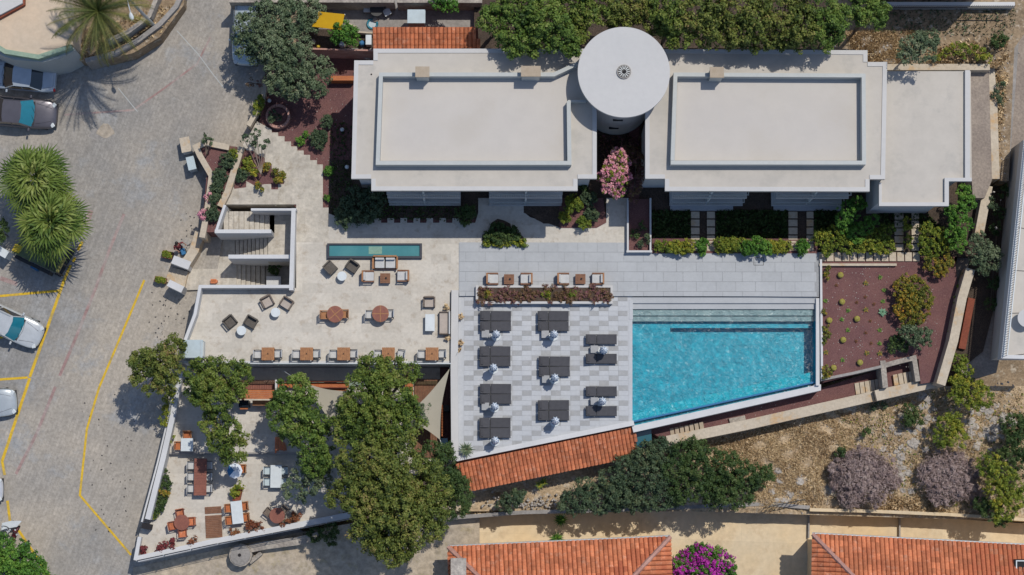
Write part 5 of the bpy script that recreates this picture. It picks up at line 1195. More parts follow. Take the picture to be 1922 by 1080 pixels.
# ============================================================ VEHICLES
def paint(n, c, rough=.25, metal=.3): return solid('car_paint_'+n, c, rough=rough, metal=metal, spec=.6)
def car(label, px, py, rz, L_, Wd, Hh, body, kind='saloon', glassm='sky_teal', nose=1, group='parked cars'):
    loc = PR(px, py, 0); e = empty('parked_car', loc, 0, label, 'car', group)
    e.rotation_euler = (Matrix.Rotation(math.atan(RS), 3, 'X') @ Matrix.Rotation(rz, 3, 'Z')).to_euler()
    hl = L_/2; hw = Wd/2; zs = Hh*.60
    st = [(-1.0, .52, .62, .78), (-.975, .76, .46, .92), (-.92, .90, .30, .98), (-.82, .97, .22, 1.0), (-.6, 1, .2, 1.02), (-.2, 1, .2, 1.0), (.2, 1, .2, 1.0), (.5, .99, .2, .97), (.72, .97, .2, .91), (.86, .90, .25, .83), (.94, .76, .32, .74), (.98, .56, .40, .66), (1.0, .34, .48, .58)]
    rr = []
    for s, w_, zb_, zt in st:
        x = s*hl; h = hw*w_; z0 = zb_*.9; z1 = zs*zt
        ring_ = [(-h*.92, z0), (-h, z0+(z1-z0)*.35), (-h*.985, z1*.86+z0*.14), (-h*.90, z1*.98), (-h*.5, z1*1.03), (0, z1*1.045), (h*.5, z1*1.03), (h*.90, z1*.98), (h*.985, z1*.86+z0*.14), (h, z0+(z1-z0)*.35), (h*.92, z0), (0, z0)]
        rr.append([(x, y, z) for y, z in ring_])
    bo = part('body', MB().rings(rr), body, e, smooth=True)
    sb = bo.modifiers.new('s', 'SUBSURF'); sb.levels = 1; sb.render_levels = 2
    if kind == 'suv': xb0, xt0, xt1, xb1 = -.93, -.84, .18, .44
    elif kind == 'hatch': xb0, xt0, xt1, xb1 = -.90, -.70, .15, .45
    else: xb0, xt0, xt1, xb1 = -.66, -.38, .12, .42
    zt = Hh; zb_ = zs*.99; wb, wt = hw*.90, hw*.72
    def ringr(x, w_, z, bow): return [(x-bow, -w_, z), (x, -w_*.55, z+.012), (x+bow*.0, 0, z+.02), (x, w_*.55, z+.012), (x-bow, w_, z)]
    s1 = -1
    fb = ringr(xb1*hl, wb, zb_, .16); ft = ringr(xt1*hl, wt, zt, .10)
    rb_ = [(2*xb0*hl-p[0], p[1], p[2]) for p in fb]; rb_ = [(xb0*hl+(xb1*hl-p[0])*.6, p[1], p[2]) for p in fb]; rt_ = [(xt0*hl+(xt1*hl-p[0])*.6, p[1], p[2]) for p in ft]
    def quadstrip(a, b): n = len(a); return MB().add(a+b, [(i, i+1, n+i+1, n+i) for i in range(n-1)])
    sh = MB()
    n = 5; sh.add(ft+rt_, [(i, n+i, n+i+1, i+1) for i in range(n-1)])
    part('roof', sh, body, e, smooth=True)
    if kind == 'suv':
        for s in (-1, 1): part('roof_rail', MB().tube([(xt0*hl+.1, s*wt*.92, zt+.04), (xt1*hl-.25, s*wt*.92, zt+.04)], .022, 6), M['metal'], e)
    part('windscreen', quadstrip(fb, ft), M[glassm], e, smooth=True); part('rear_window', quadstrip(rt_, rb_), M['glass_dark'], e, smooth=True)
    for s in (0, -1):
        part('side_window', MB().add([rb_[s], fb[s], ft[s], rt_[s]], [(0, 1, 2, 3)]), M['glass_dark'], e)
        sg = -1 if s == 0 else 1
        pl_ = MB()
        for (a, b) in ((fb[s], ft[s]), (rb_[s], rt_[s])): pl_.tube([a, b], .035, 6)
        xm = (a[0]+b[0])/2; c0 = Vector(rb_[s]).lerp(Vector(fb[s]), .5); c1 = Vector(rt_[s]).lerp(Vector(ft[s]), .5); pl_.tube([c0, c1], .03, 6); pl_.tube([ft[s], rt_[s]], .03, 6)
        part('pillar', pl_, body, e)
        part('mirror', MB().box((xb1*hl-.28, sg*(hw+.07), zs+.05), (.12, .20, .13)), body, e, bevel=.03)
        part('headlight', MB().box((hl*.90, sg*hw*.66, zs*.76), (.24, .26, .10), sg*-.65), M['white_paint'], e, bevel=.03)
        part('tail_light', MB().box((-hl*.955, sg*hw*.72, zs*.86), (.12, .30, .13), sg*.35), solid('tail_red', (.35, .01, .01), rough=.2) if 'tl' not in M else M['tl'], e, bevel=.03)
        M['tl'] = bpy.data.materials['tail_red']
        for x in (-.62, .62):
            wv = MB(); k = 18
            wv.rings([[(x*hl+r*math.cos(2*math.pi*i/k), sg*(hw*y), .31+r*math.sin(2*math.pi*i/k)) for i in range(k)] for y, r in ((.78, .30), (.80, .315), (.97, .315), (.985, .29))])
            wh = part('wheel', wv, M['rubber'], e)
            part('rim', MB().rings([[(x*hl+r*math.cos(2*math.pi*i/k), sg*(hw*y), .31+r*math.sin(2*math.pi*i/k)) for i in range(k)] for y, r in ((.95, .2), (.995, .19))]), M['metal'], wh)
    part('grille', MB().box((hl*.985, 0, .42), (.06, Wd*.42, .14)), M['frame_dark'], e); part('bumper', MB().box((hl*.96, 0, .30), (.12, Wd*.78, .12)), M['frame_dark'], e, bevel=.03)
    # panel seams
    sm = MB()
    sm.tube([(xb1*hl-.02, -wb*.9, zs*1.0), (xb1*hl+.10, 0, zs*1.035), (xb1*hl-.02, wb*.9, zs*1.0)], .008, 4)
    for sg in (-1, 1): sm.tube([(xb1*hl+.10, sg*wb*.74, zs*1.025), (hl*.66, sg*wb*.62, zs*.945), (hl*.86, sg*wb*.46, zs*.88)], .007, 4)
    sm.tube([(xb0*hl-.04, -wb*.8, zs*1.02), (-hl*.93, -wb*.62, zs*1.0), (-hl*.93, wb*.62, zs*1.0), (xb0*hl-.04, wb*.8, zs*1.02)], .007, 4)
    part('bonnet_seam', sm, M['frame_dark'], e)
    wp = MB()
    for sg in (-1, .1): wp.tube([(xb1*hl+.02, sg*wb*.55, zb_+.05), (xb1*hl-.20, sg*wb*.55+.42, zb_+.16)], .012, 4)
    part('wiper', wp, M['frame_dark'], e)
    part('dashboard', MB().box((xb1*hl-.06, 0, zb_+.012), (.10, wb*1.7, .03)), M['frame_dark'], e)
    return e
car('white and blue saloon car parked nose left below the curved terrace', 42, 144, D(175), 4.6, 1.86, 1.42, paint('silver_blue', (.42, .47, .52)), 'saloon', 'glass_dark')
car('dark metallic grey saloon car with a sky tinted windscreen at the left edge', 41, 212, D(-5), 4.7, 1.9, 1.45, paint('grey', (.155, .145, .16), .3, .6), 'saloon')
car('white estate car with roof rails parked diagonally in a yellow bay', 19, 606, D(-25), 4.6, 1.84, 1.55, paint('white', (.60, .62, .62)), 'suv')
car('silver grey car with only its nose in view below the white estate', -30, 757, D(4), 4.4, 1.82, 1.45, paint('silver', (.46, .50, .52)), 'saloon')
car('white car of which only the rounded front shows at the left edge', -54, 917, D(0), 4.3, 1.76, 1.45, paint('white2', (.62, .62, .64)), 'hatch')
car('pale blue van parked under the olive tree at the top', 467, 58, D(-93), 4.5, 1.85, 1.7, paint('ice', (.45, .52, .56)), 'suv')
def scooter(label, px, py, rz, c, seat='frame_dark'):
    loc = PR(px, py, 0); e = empty('motor_scooter', loc, rz, label, 'scooter', 'parked motor scooters'); bm = solid('scooter_paint', c, rough=.3)
    def loft(st): return MB().rings([[(x+0*0, w_*math.cos(2*math.pi*i/10), z+h*math.sin(2*math.pi*i/10)) for i in range(10)] for x, w_, z, h in st])
    part('body', loft([(-.72, .05, .62, .05), (-.6, .15, .60, .12), (-.3, .18, .55, .2), (0, .16, .45, .14), (.25, .15, .40, .1), (.42, .18, .62, .28), (.52, .15, .75, .18), (.60, .06, .8, .08)]), bm, e, smooth=True)
    part('seat', loft([(-.62, .08, .76, .04), (-.5, .14, .78, .06), (-.15, .15, .76, .06), (.08, .11, .73, .05), (.14, .05, .70, .03)]), M[seat], e, smooth=True)
    part('handlebar', MB().tube([(.34, -.33, .98), (.42, -.12, 1.0), (.44, 0, 1.0), (.42, .12, 1.0), (.34, .33, .98)], .022, 6), M['frame_dark'], e)
    for s in (-1, 1): part('mirror', MB().cyl((.38, s*.27), .06, 1.1, 1.12, 10), M['metal'], e)
    part('fender', loft([(.45, .05, .42, .05), (.6, .08, .5, .05), (.78, .05, .4, .05)]), bm, e, smooth=True)
    for x in (-.55, .66):
        part('wheel', MB().rings([[(x+r*math.cos(2*math.pi*i/14), y, .23+r*math.sin(2*math.pi*i/14)) for i in range(14)] for y, r in ((-.05, .2), (0, .235), (.05, .2))]), M['rubber'], e)
    part('headlight', MB().ball((.56, 0, .84), .07, 8, 5), M['white_paint'], e, smooth=True)
    return e
scooter('white and black motor scooter, leftmost of three beside the hedge', 14, 1001, D(62), (.5, .5, .52)); scooter('dark red motor scooter, middle one of three beside the hedge', 27, 1011, D(66), (.10, .02, .025)); scooter('dark blue motor scooter, rightmost of three with a white tail box', 44, 1038, D(64), (.05, .08, .13))
a = PR(42, 1053); bxx = empty('tail_box', (a[0], a[1], a[2]+.55), D(64), 'white plastic tail box behind the dark blue scooter', 'box'); part('body', MB().box((0, 0, .1), (.3, .3, .2)), M['white_paint'], bxx, bevel=.04); part('lid', MB().box((0, 0, .22), (.32, .32, .04)), M['roof_white'], bxx)
top('white_tarp', MB().prism([PR(*p, .9)[:2] for p in ((4, 982), (20, 978), (41, 978), (32, 989), (10, 993), (2, 996))], lambda x, y: road_z(y)+.86, lambda x, y: road_z(y)+.9), M['white_paint'], 'white tarpaulin sheet above the leftmost scooter', 'tarpaulin')
# street lamp
a = PR(300, 60); sla = empty('street_lamp', a, 0, 'grey steel street lamp leaning over the embankment wall at the top', 'street lamp')
tp_ = Vector(P(238, -6, 7.6)); part('pole', MB().tube([Vector(a)+(tp_-Vector(a))*t for t in (0, .5, 1)], [.12, .10, .07], 10), M['metal'], sla, world=True)
hd = Vector(P(245, 24, 7.7)); part('arm', MB().tube([tp_, tp_.lerp(hd, .5)+Vector((0, 0, .1)), hd], .035, 6), M['metal'], sla, world=True)
h2_ = Vector(P(247, 32, 7.6)); mbh = MB()
rr = []
for t, w_ in ((0, .04), (.15, .10), (.5, .15), (.8, .12), (1, .03)):
    c = hd.lerp(Vector(P(248, 39, 7.55)), t); rr.append([(c.x+w_*math.cos(q_*math.pi/4), c.y, c.z+.06*math.sin(q_*math.pi/4)) for q_ in range(8)])
part('lamp_head', mbh.rings(rr), M['white_paint'], sla, world=True, smooth=True); part('base', MB().cyl(a[:2], .2, a[2]-.05, a[2]+.25, 12), M['conc'], sla, world=True)
# kiosk at the left
kz = PR(70, 480)[2]; ks = empty('market_kiosk', PR(70, 480), 0, 'green roofed kiosk with yellow edge posts beside the fan palms', 'kiosk')
kr = W([(22, 474), (38, 452), (118, 492), (104, 512)], kz+2.3)
part('roof', MB().prism(kr, kz+2.2, kz+2.3), solid('kiosk_green', (.10, .13, .06), rough=.6), ks, world=True)
part('roof_edge', MB().prism(strip(W([(122, 482), (107, 511)], kz+2.34), .16), kz+2.15, kz+2.34), solid('kiosk_olive', (.28, .24, .06)), ks, world=True)
part('sign_panel', MB().prism(W([(22, 471), (29, 457), (42, 463), (35, 476)], kz+2.36), kz+2.3, kz+2.36), solid('kiosk_yellow', (.60, .42, .02)), ks, world=True)
for p in ((25, 473), (38, 456), (114, 493), (103, 509)):
    x, y = P(*p, kz+2.2)[:2]; part('post', MB().cyl((x, y), .05, kz, kz+2.2, 8), M['frame_dark'], ks, world=True)
for k in range(4):
    p0, p1 = P(95+k*5, 480+k*2.5, kz+2.34), P(86+k*5, 502+k*2.5, kz+2.34); part('rafter', MB().prism(strip([p0[:2], p1[:2]], .05), kz+2.3, kz+2.34), M['frame_dark'], ks, world=True)
part('counter', MB().prism(W([(30, 478), (95, 510), (92, 516), (27, 484)], kz+.9), kz, kz+.9), M['frame_dark'], ks, world=True)
bx('vending_cabinet', 12, 478, .9, .5, 1.4, D(-30), 'white_paint', 'white cabinet at the left end of the green roofed kiosk', 'cabinet', z=kz)
bx('blue_cool_box', 69, 503, .5, .35, .5, D(-30), 'blue_trim', 'blue cool box in the shade in front of the kiosk', 'cool box', z=kz)
sg = empty('bench_seat', PR(125, 495), D(62), 'dark metal bench along the kerb beside the kiosk', 'bench')
for k in range(4): part('slat', MB().box((0, -.16+.11*k, .45), (1.9, .09, .04)), M['frame_dark'], sg)
for x in (-.8, .8): part('leg', MB().box((x, 0, .22), (.06, .4, .44)), M['metal'], sg)
# small bollards with round heads on the kerb
# ============================================================ courtyard clutter
cz = 1.2
yb = empty('yellow_awning', P(607, 42, cz), 0, 'bright yellow fabric awning in the courtyard under the trees', 'awning')
q = [P(585, 50, cz+2.1), P(598, 22, cz+2.5), P(647, 27, cz+2.5), P(640, 57, cz+2.1)]
part('cloth', MB().add(q+[(x, y, z-.04) for x, y, z in q], [(0, 3, 2, 1), (4, 5, 6, 7), (0, 1, 5, 4), (1, 2, 6, 5), (2, 3, 7, 6), (3, 0, 4, 7)]), mat('yellow_cloth', (.62, .36, .01), (.58, .32, .01), ns=2, famt=.05), yb, world=True)
for p in q: part('pole', MB().cyl(p[:2], .03, cz, p[2]-.04, 8), M['metal'], yb, world=True)
bx('air_conditioner', 782.5, 38, 1.1, .86, .9, 0, 'ac_box', 'large pale metal air conditioning unit above the small tiled roof', 'air conditioner', z=2.2)
bx('white_box', 693, 80, .36, .62, .7, 0, 'white_paint', 'small white box at the left end of the small tiled roof', 'box', z=cz)
for i, (x, y, c, l) in enumerate(((690, 20, 'white_paint', 'white plastic chair in the courtyard beside the black table, left one'), (727, 26, 'white_paint', 'white plastic chair in the courtyard, right one'))):
    e = empty('garden_chair', P(x, y, cz), D(30*i), l, 'chair')
    part('seat', MB().box((0, 0, .42), (.45, .45, .05)), M[c], e); part('backrest', MB().box((0, .22, .65), (.45, .04, .42)), M['frame_dark'], e); legs(e, (-.2, .2), (-.2, .2), .42, M['frame_dark'], .02)
e = empty('garden_table', P(708, 24, cz), 0, 'black round table between the two white courtyard chairs', 'table'); part('tabletop', MB().cyl((0, 0), .42, .7, .74, 20), M['frame_dark'], e); part('pedestal', MB().cyl((0, 0), .05, 0, .7, 8), M['frame_dark'], e)
e = empty('paddling_pool', P(699, 46, cz), 0, 'round teal plastic paddling pool in the courtyard', 'paddling pool')
rr = MB(); n = 20; ring0 = []
for i in range(n+1): a = 2*math.pi*i/n; ring0.append((.30*math.cos(a), .30*math.sin(a), .08))
part('rim', MB().tube(ring0, .07, 8), M['sky_teal'], e, smooth=True); part('floor', MB().cyl((0, 0), .26, .02, .05, 18), M['ac_box'], e)
for i, (x, y, w_, h_, c) in enumerate(((642, 85, .4, .35, 'canvas'), (588, 80, .35, .3, 'rock'), (680, 84, .35, .5, 'blue_trim'), (567, 33, .4, .4, 'cushion_white'), (598, 88, .25, .2, 'kiosk'), (705, 38, .4, .2, 'stone'))):
    m_ = M.get(c) or bpy.data.materials['kiosk_yellow']; lab = ['pale blue sack by the courtyard wall', 'grey stone pot in the shaded courtyard corner', 'blue tub beside the small white box', 'pale bundle in the upper left courtyard corner', 'small yellow crate by the courtyard wall', 'grey crate beside the paddling pool'][i]
    e = empty(['sack', 'stone_pot', 'tub', 'bundle', 'small_crate', 'crate'][i], P(x, y, cz), random.uniform(0, 1), lab, ['sack', 'pot', 'tub', 'bundle', 'crate', 'crate'][i])
    part('body', MB().cyl((0, 0), w_/2, 0, h_, 9, w_/2.4), m_, e); part('top', MB().cyl((0, 0), w_/2.6, h_, h_+.05, 9, w_/4), m_, e)
e = empty('white_statue', P(688, 105, .05), 0, 'rough white stone figure beside the left building wall', 'statue')
for k in range(5): part('stone', MB().ball((random.uniform(-.2, .2), random.uniform(-.2, .2), .15+.12*k), .2-.02*k, 8, 5), M['rock'], e)
# ============================================================ person beside the gate wall
def person():
    loc = PR(339, 467); e = empty('person', loc, 0, 'person in dark clothes with a red top leaning beside the gate wall', 'person')
    J = {'pel': (0, 0, .92, .14), 'chest': (.02, .03, 1.30, .15), 'neck': (.03, .05, 1.47, .055), 'head': (.05, .07, 1.62, .10), 'hl': (-.10, 0, .88, .09), 'kl': (-.13, -.12, .50, .06), 'fl': (-.14, -.02, .06, .045), 'tl': (-.14, -.18, .03, .04),
         'hr': (.10, 0, .88, .09), 'kr': (.13, -.06, .50, .06), 'fr': (.14, .08, .06, .045), 'tr': (.16, -.08, .03, .04), 'sl': (-.19, .03, 1.38, .055), 'el': (-.27, -.10, 1.14, .042), 'wl': (-.12, -.26, 1.08, .032), 'sr': (.21, .03, 1.38, .055), 'er': (.36, .05, 1.18, .042), 'wr': (.46, -.10, 1.08, .032)}
    E = [('pel', 'chest'), ('chest', 'neck'), ('neck', 'head'), ('pel', 'hl'), ('hl', 'kl'), ('kl', 'fl'), ('fl', 'tl'), ('pel', 'hr'), ('hr', 'kr'), ('kr', 'fr'), ('fr', 'tr'), ('chest', 'sl'), ('sl', 'el'), ('el', 'wl'), ('chest', 'sr'), ('sr', 'er'), ('er', 'wr')]
    k = list(J); me = bpy.data.meshes.new('body'); V = [J[a][:3] for a in k]; ED = [(k.index(a), k.index(b)) for a, b in E]; R_ = [J[a][3] for a in k]
    for wi, sx in (('wl', 1), ('wr', -1)):      # five fingers on each hand
        w_ = J[wi]
        for f in range(5):
            b0 = len(V); off = (f-2)*.02
            V.append((w_[0]+off, w_[1]-.07, w_[2]-.01)); R_.append(.012); V.append((w_[0]+off*1.5+(.03*sx if f == 4 else 0), w_[1]-.11-.01*(2-abs(f-2)), w_[2]-.03)); R_.append(.009); ED += [(k.index(wi), b0), (b0, b0+1)]
    me.from_pydata(V, ED, []); o = bpy.data.objects.new('body', me); COL.objects.link(o); o.parent = e
    sk_ = o.modifiers.new('skin', 'SKIN'); sv = me.skin_vertices[0].data
    for i, r in enumerate(R_): sv[i].radius = (r, r)
    sv[0].use_root = True
    ss = o.modifiers.new('sub', 'SUBSURF'); ss.levels = 1; ss.render_levels = 1
    me.materials.append(solid('skin', (.32, .18, .12), rough=.6))
    def cloth(nm, keys, grow, c):
        q = MB()
        for a, b in keys: q.tube([J[a][:3], tuple((Vector(J[a][:3])+Vector(J[b][:3]))/2), J[b][:3]], [J[a][3]*grow, (J[a][3]+J[b][3])/2*grow, J[b][3]*grow], 10)
        part(nm, q, solid('cloth_'+nm, c, rough=.9), e, smooth=True)
    cloth('shirt', [('pel', 'chest'), ('chest', 'sl'), ('chest', 'sr'), ('sl', 'el'), ('sr', 'er')], 1.14, (.20, .03, .04)); cloth('trousers', [('pel', 'hl'), ('pel', 'hr'), ('hl', 'kl'), ('kl', 'fl'), ('hr', 'kr'), ('kr', 'fr')], 1.16, (.015, .02, .05))
    part('hair', MB().ball((.05, .095, 1.66), .112, 12, 8), solid('hair', (.015, .01, .008)), e, smooth=True)
    for s in (-1, 1): part('shoe', MB().box((s*.145, -.07+.06*s, .035), (.09, .26, .07)), M['frame_dark'], e, bevel=.02)
    return e
pr_ = person(); pr_.rotation_euler.z = D(30)
bp_ = empty('backpack', PR(345, 474), D(20), 'dark blue rucksack lying on the ground beside the person', 'rucksack'); part('body', MB().box((0, 0, .2), (.3, .42, .4)), M['blue_trim'], bp_, bevel=.06); part('pocket', MB().box((.16, 0, .15), (.08, .3, .22)), M['frame_dark'], bp_, bevel=.03)
# ============================================================ VEGETATION
PK = dict(clump=.40, leaf=.14, trunk=.17, dens=1.15)
# pines on the lower terraces
tree('pine_tree', 'small dark pine leaning over the road wall, left of the blue cabinet', [(322, 658, 2.0, 27), (300, 680, 2.2, 30), (272, 683, 2.0, 27), (280, 708, 1.7, 28), (313, 700, 2.1, 24), (305, 722, 1.5, 15), (262, 672, 1.6, 14)], 'pine_brown', -3, **PK)
tree('pine_tree', 'bushy green pine just below the blue metal cabinet', [(400, 705, 2.3, 36), (372, 710, 1.9, 28), (436, 712, 2.0, 32), (405, 742, 1.9, 34), (372, 738, 1.6, 22), (440, 735, 1.6, 22), (390, 690, 1.8, 22), (455, 700, 1.8, 14)], 'pine', ZD, **PK)
tree('pine_tree', 'pine between the square pale blue table and the orange bar', [(405, 795, 1.4, 26), (430, 815, 1.6, 28), (412, 825, 1.2, 22), (438, 845, 1.2, 22), (425, 862, .9, 15), (395, 780, .9, 14), (448, 822, 1.0, 16)], 'pine', ZD, **{**PK, 'dens': 1.0})
tree('pine_tree', 'fresh green pine to the right of the orange bar canopy', [(555, 738, 2.4, 32), (572, 758, 2.3, 26), (538, 760, 2.0, 24), (562, 720, 2.1, 16), (520, 770, 1.7, 20), (585, 745, 2.0, 14)], 'pine_fresh', ZD, **PK)
tree('pine_tree', 'lighter green pine below the fresh one, over the terracotta frames', [(560, 790, 1.8, 34), (535, 800, 1.4, 24), (590, 795, 1.9, 26), (575, 818, 1.5, 26), (600, 815, 1.2, 18), (545, 820, 1.0, 18)], 'pine_fresh', ZD, **{**PK, 'dens': .95})
tree('olive_tree', 'sparse pale olive tree between the lowest terrace and the big pine', [(585, 850, 1.0, 26), (600, 885, .6, 24), (575, 905, .4, 26), (555, 920, 0, 22), (610, 905, .2, 18), (570, 880, .6, 20)], 'olive', ZE, dens=.55, clump=.3, leaf=.12, bark='bark_pale')
tree('pine_tree', 'fresh green leafy tree strip left of the big pine crown', [(588, 835, 1.9, 22), (580, 862, 1.7, 22), (600, 870, 1.4, 18), (605, 845, 1.6, 20), (590, 880, 1.0, 15)], 'pine_fresh', ZE, **{**PK, 'dens': .8})
tree('pine_tree', 'tall pine overlapping the terrace edge tables', [(705, 700, 3.5, 34), (740, 700, 3.3, 30), (690, 735, 3.7, 40), (735, 745, 3.8, 44), (680, 775, 3.4, 44), (720, 800, 3.8, 48), (760, 790, 3.3, 38), (660, 800, 2.8, 34), (770, 700, 2.6, 18), (650, 775, 2.5, 20), (690, 820, 3.2, 36)], 'pine', ZD, **{**PK, 'trunk': .25})
tree('pine_tree', 'largest pine with a broad brownish crown at the bottom centre', [(700, 860, 4.0, 42), (660, 870, 3.2, 30), (745, 850, 3.8, 40), (680, 905, 3.8, 40), (725, 905, 4.6, 50), (775, 900, 4.3, 46), (650, 930, 3.0, 30), (700, 950, 4.2, 46), (750, 955, 4.6, 52), (800, 945, 3.9, 42), (690, 995, 3.4, 36), (735, 1010, 3.5, 42), (780, 990, 3.8, 42), (815, 975, 3.2, 26), (705, 1025, 2.4, 22), (755, 1030, 2.6, 24), (820, 915, 3.2, 26)], 'pine_brown', -5, **{**PK, 'trunk': .32})
tree('evergreen_tree', 'dark green tree squeezed between the big pine and the tiled bar roof', [(810, 855, 1.6, 26), (832, 880, 1.4, 30), (845, 915, 1.2, 32), (850, 945, .8, 28), (870, 930, .4, 18), (825, 905, 1.4, 24), (835, 850, .8, 18)], 'dense', -5, clump=.34, leaf=.11)
tree('flowering_shrub', 'whitish flowering branches resting over the triangular shade sail', [(780, 775, 1.3, 18), (795, 768, 1.1, 12), (775, 795, 1.0, 14), (758, 782, 1.2, 12), (790, 790, .9, 10)], 'olive', ZD, cat='shrub', dens=.5, clump=.2, leaf=.09, trunk=.06, bark='bark_pale')
shrub('creeper', 'leafy creeper trailing along the road wall beside the lower terrace', [(318, 748, -1.6, 10), (314, 770, -1.7, 10), (308, 785, -1.8, 10), (322, 735, -1.5, 8), (318, 800, -2.0, 7), (322, 825, -2.1, 8)], 'yellowgreen', -4, dens=.6)
# olive group near the road
tree('olive_tree', 'large grey green olive tree over the pale blue van', [(470, 50, 3.9, 28), (505, 35, 4.4, 36), (545, 30, 4.1, 34), (500, 75, 4.2, 36), (540, 70, 4.0, 34), (460, 85, 3.4, 24), (585, 20, 3.4, 24), (590, 45, 3.0, 16), (520, 100, 3.8, 30), (480, 105, 3.2, 20)], 'olive', .5, clump=.36, leaf=.13, trunk=.22, bark='bark_pale')
tree('olive_tree', 'silvery olive tree above the round stone planter', [(525, 130, 3.6, 28), (560, 115, 3.8, 32), (595, 140, 3.4, 28), (555, 150, 3.8, 32), (525, 160, 3.2, 24), (590, 162, 3.2, 24), (610, 125, 2.8, 16), (545, 172, 2.9, 16)], 'olive', .2, clump=.34, leaf=.12, trunk=.2, bark='bark_pale')
tree('citrus_tree', 'bright green small tree beside the yellow awning', [(640, 55, 3.2, 17), (655, 65, 3.2, 18), (665, 78, 2.8, 12), (632, 68, 2.8, 13), (645, 45, 2.9, 11)], 'broad', 1.2, clump=.24, leaf=.11, trunk=.08)
tree('citrus_tree', 'bright green tree at the top edge above the tiled lean-to', [(830, 5, 4, 18), (845, 8, 3.8, 15), (818, 0, 3.8, 14)], 'broad', 1.2, clump=.26, leaf=.12, trunk=.08)
# pine belt behind the hotel
belt = [('yellow green pine crown at the left end of the pine belt', [(925, 38, 7.4, 26), (945, 22, 7.2, 22), (915, 25, 7, 14)], 'pine_fresh'),
 ('pine behind the left hotel roof with branches over the roof edge', [(962, 55, 7.6, 30), (985, 78, 7.5, 26), (960, 88, 7.1, 18), (945, 70, 7.1, 16), (998, 92, 7.0, 13), (1000, 55, 7.6, 24)], 'pine_fresh'),
 ('dense pine left of the round tower, second in the belt', [(975, 15, 8, 32), (1010, 20, 8.2, 32), (1030, 45, 8.3, 34), (1000, 35, 8, 26), (1045, 70, 7.9, 26), (1068, 88, 7.4, 18), (1030, 80, 7.4, 16)], 'pine_fresh'),
 ('olive brown pine above the left edge of the round tower', [(1070, 15, 7.4, 34), (1100, 26, 7.2, 28), (1080, 50, 7.0, 26), (1120, 8, 7.2, 26), (1086, 64, 6.7, 16)], 'pine'),
 ('brownish pine directly above the round tower', [(1160, 8, 7.0, 30), (1195, 10, 7.0, 30), (1145, 30, 6.7, 20), (1185, 30, 6.6, 22), (1225, 34, 7.0, 24), (1150, 44, 6.2, 12)], 'pine_brown'),
 ('green pine right of the round tower with a rounded crown', [(1252, 45, 7.2, 26), (1278, 60, 7.6, 26), (1240, 18, 7.4, 26), (1270, 30, 8.3, 28), (1262, 80, 7.3, 14)], 'pine'),
 ('brown tipped pine over the left part of the right hotel roof', [(1310, 20, 8.6, 34), (1335, 50, 8.1, 30), (1350, 72, 7.5, 20), (1318, 68, 7.5, 18), (1345, 20, 8.3, 26)], 'pine_brown'),
 ('large brown green pine behind the centre of the right hotel roof', [(1390, 20, 8.6, 38), (1420, 45, 8.4, 36), (1390, 60, 8, 28), (1440, 70, 7.8, 20), (1410, 80, 7.4, 16), (1375, 85, 7, 12)], 'pine_brown'),
 ('broad yellow brown pine in the right half of the pine belt', [(1470, 20, 8.7, 38), (1500, 45, 8.6, 38), (1470, 60, 8.2, 30), (1505, 72, 7.9, 22), (1465, 82, 7.4, 12)], 'pine_brown'),
 ('bright green pine near the right end of the belt', [(1545, 15, 8.6, 36), (1550, 50, 8.4, 34), (1575, 30, 8.1, 22), (1545, 76, 7.7, 20), (1570, 65, 7.6, 14)], 'pine_fresh'),
 ('separate rounded green pine at the right end of the belt', [(1625, 15, 7.8, 28), (1640, 30, 7.6, 24), (1615, 35, 7.5, 16), (1650, 10, 7.3, 18)], 'pine_fresh')]
for l_, lb, s_ in belt: tree('pine_tree', l_, lb, s_, 2.0, group='pines behind the hotel', **{**PK, 'clump': .42, 'leaf': .15, 'flat': .8, 'dens': 1.5})
tree('olive_tree', 'grey green olive bush behind the annexe casting a shadow on its roof', [(1712, 85, 7.2, 22), (1735, 95, 7.4, 24), (1705, 105, 7.0, 18), (1748, 72, 6.8, 16), (1725, 78, 7.1, 16)], 'olive', 2.4, clump=.28, leaf=.11, trunk=.1)
shrub('round_bush', 'small dark green ball shaped bush near the top right corner', [(1875, 78, 3.2, 14), (1882, 72, 3.1, 9), (1868, 84, 3.0, 8)], 'dense', 2.2)
shrub('dry_shrub', 'golden dry bushes along the slope behind the annexe wall', [(1795, 92, 3.0, 12), (1815, 96, 3.0, 15), (1840, 100, 3.0, 13), (1855, 110, 2.9, 9), (1775, 100, 3.0, 9), (1760, 108, 2.9, 8)], 'yellowgreen', 2.2, dens=.7)
shrub('dry_shrub', 'dark scrubby bush in the dry bed at the upper right', [(1880, 160, 1.8, 9), (1873, 178, 1.8, 10), (1878, 195, 1.8, 8)], 'greyshrub', 1.2, dens=.6)
# garden planting left
def many(name, items, style, zb, cat, group, **k):
    for px, py, z, r, lab in items: shrub(name, lab, [(px, py, z, r)]+[(px+random.uniform(-.5, .5)*r, py+random.uniform(-.5, .5)*r, z, r*.6) for _ in range(2)], style, zb, cat, group=group, **k)
many('round_shrub', [(597, 262, .6, 17, 'larger grey green round shrub in the red gravel left of the hotel'), (613, 230, .7, 12, 'grey green round shrub close to the shadow of the hotel')], 'greyshrub', .05, 'shrub', 'round shrubs in the red gravel', clump=.18, leaf=.08)
many('round_shrub', [(564, 266, .4, 8, 'small dark green shrub at the saw tooth edge of the path'), (574, 252, .35, 6, 'smallest dark green shrub at the saw tooth path edge'), (616, 321, .5, 9, 'bright green shrub beside the path, level with the globe lamp'), (614, 372, .4, 6, 'small green shrub at the lower end of the red gravel strip')], 'broad', .05, 'shrub', 'small shrubs by the path', clump=.16, leaf=.08)
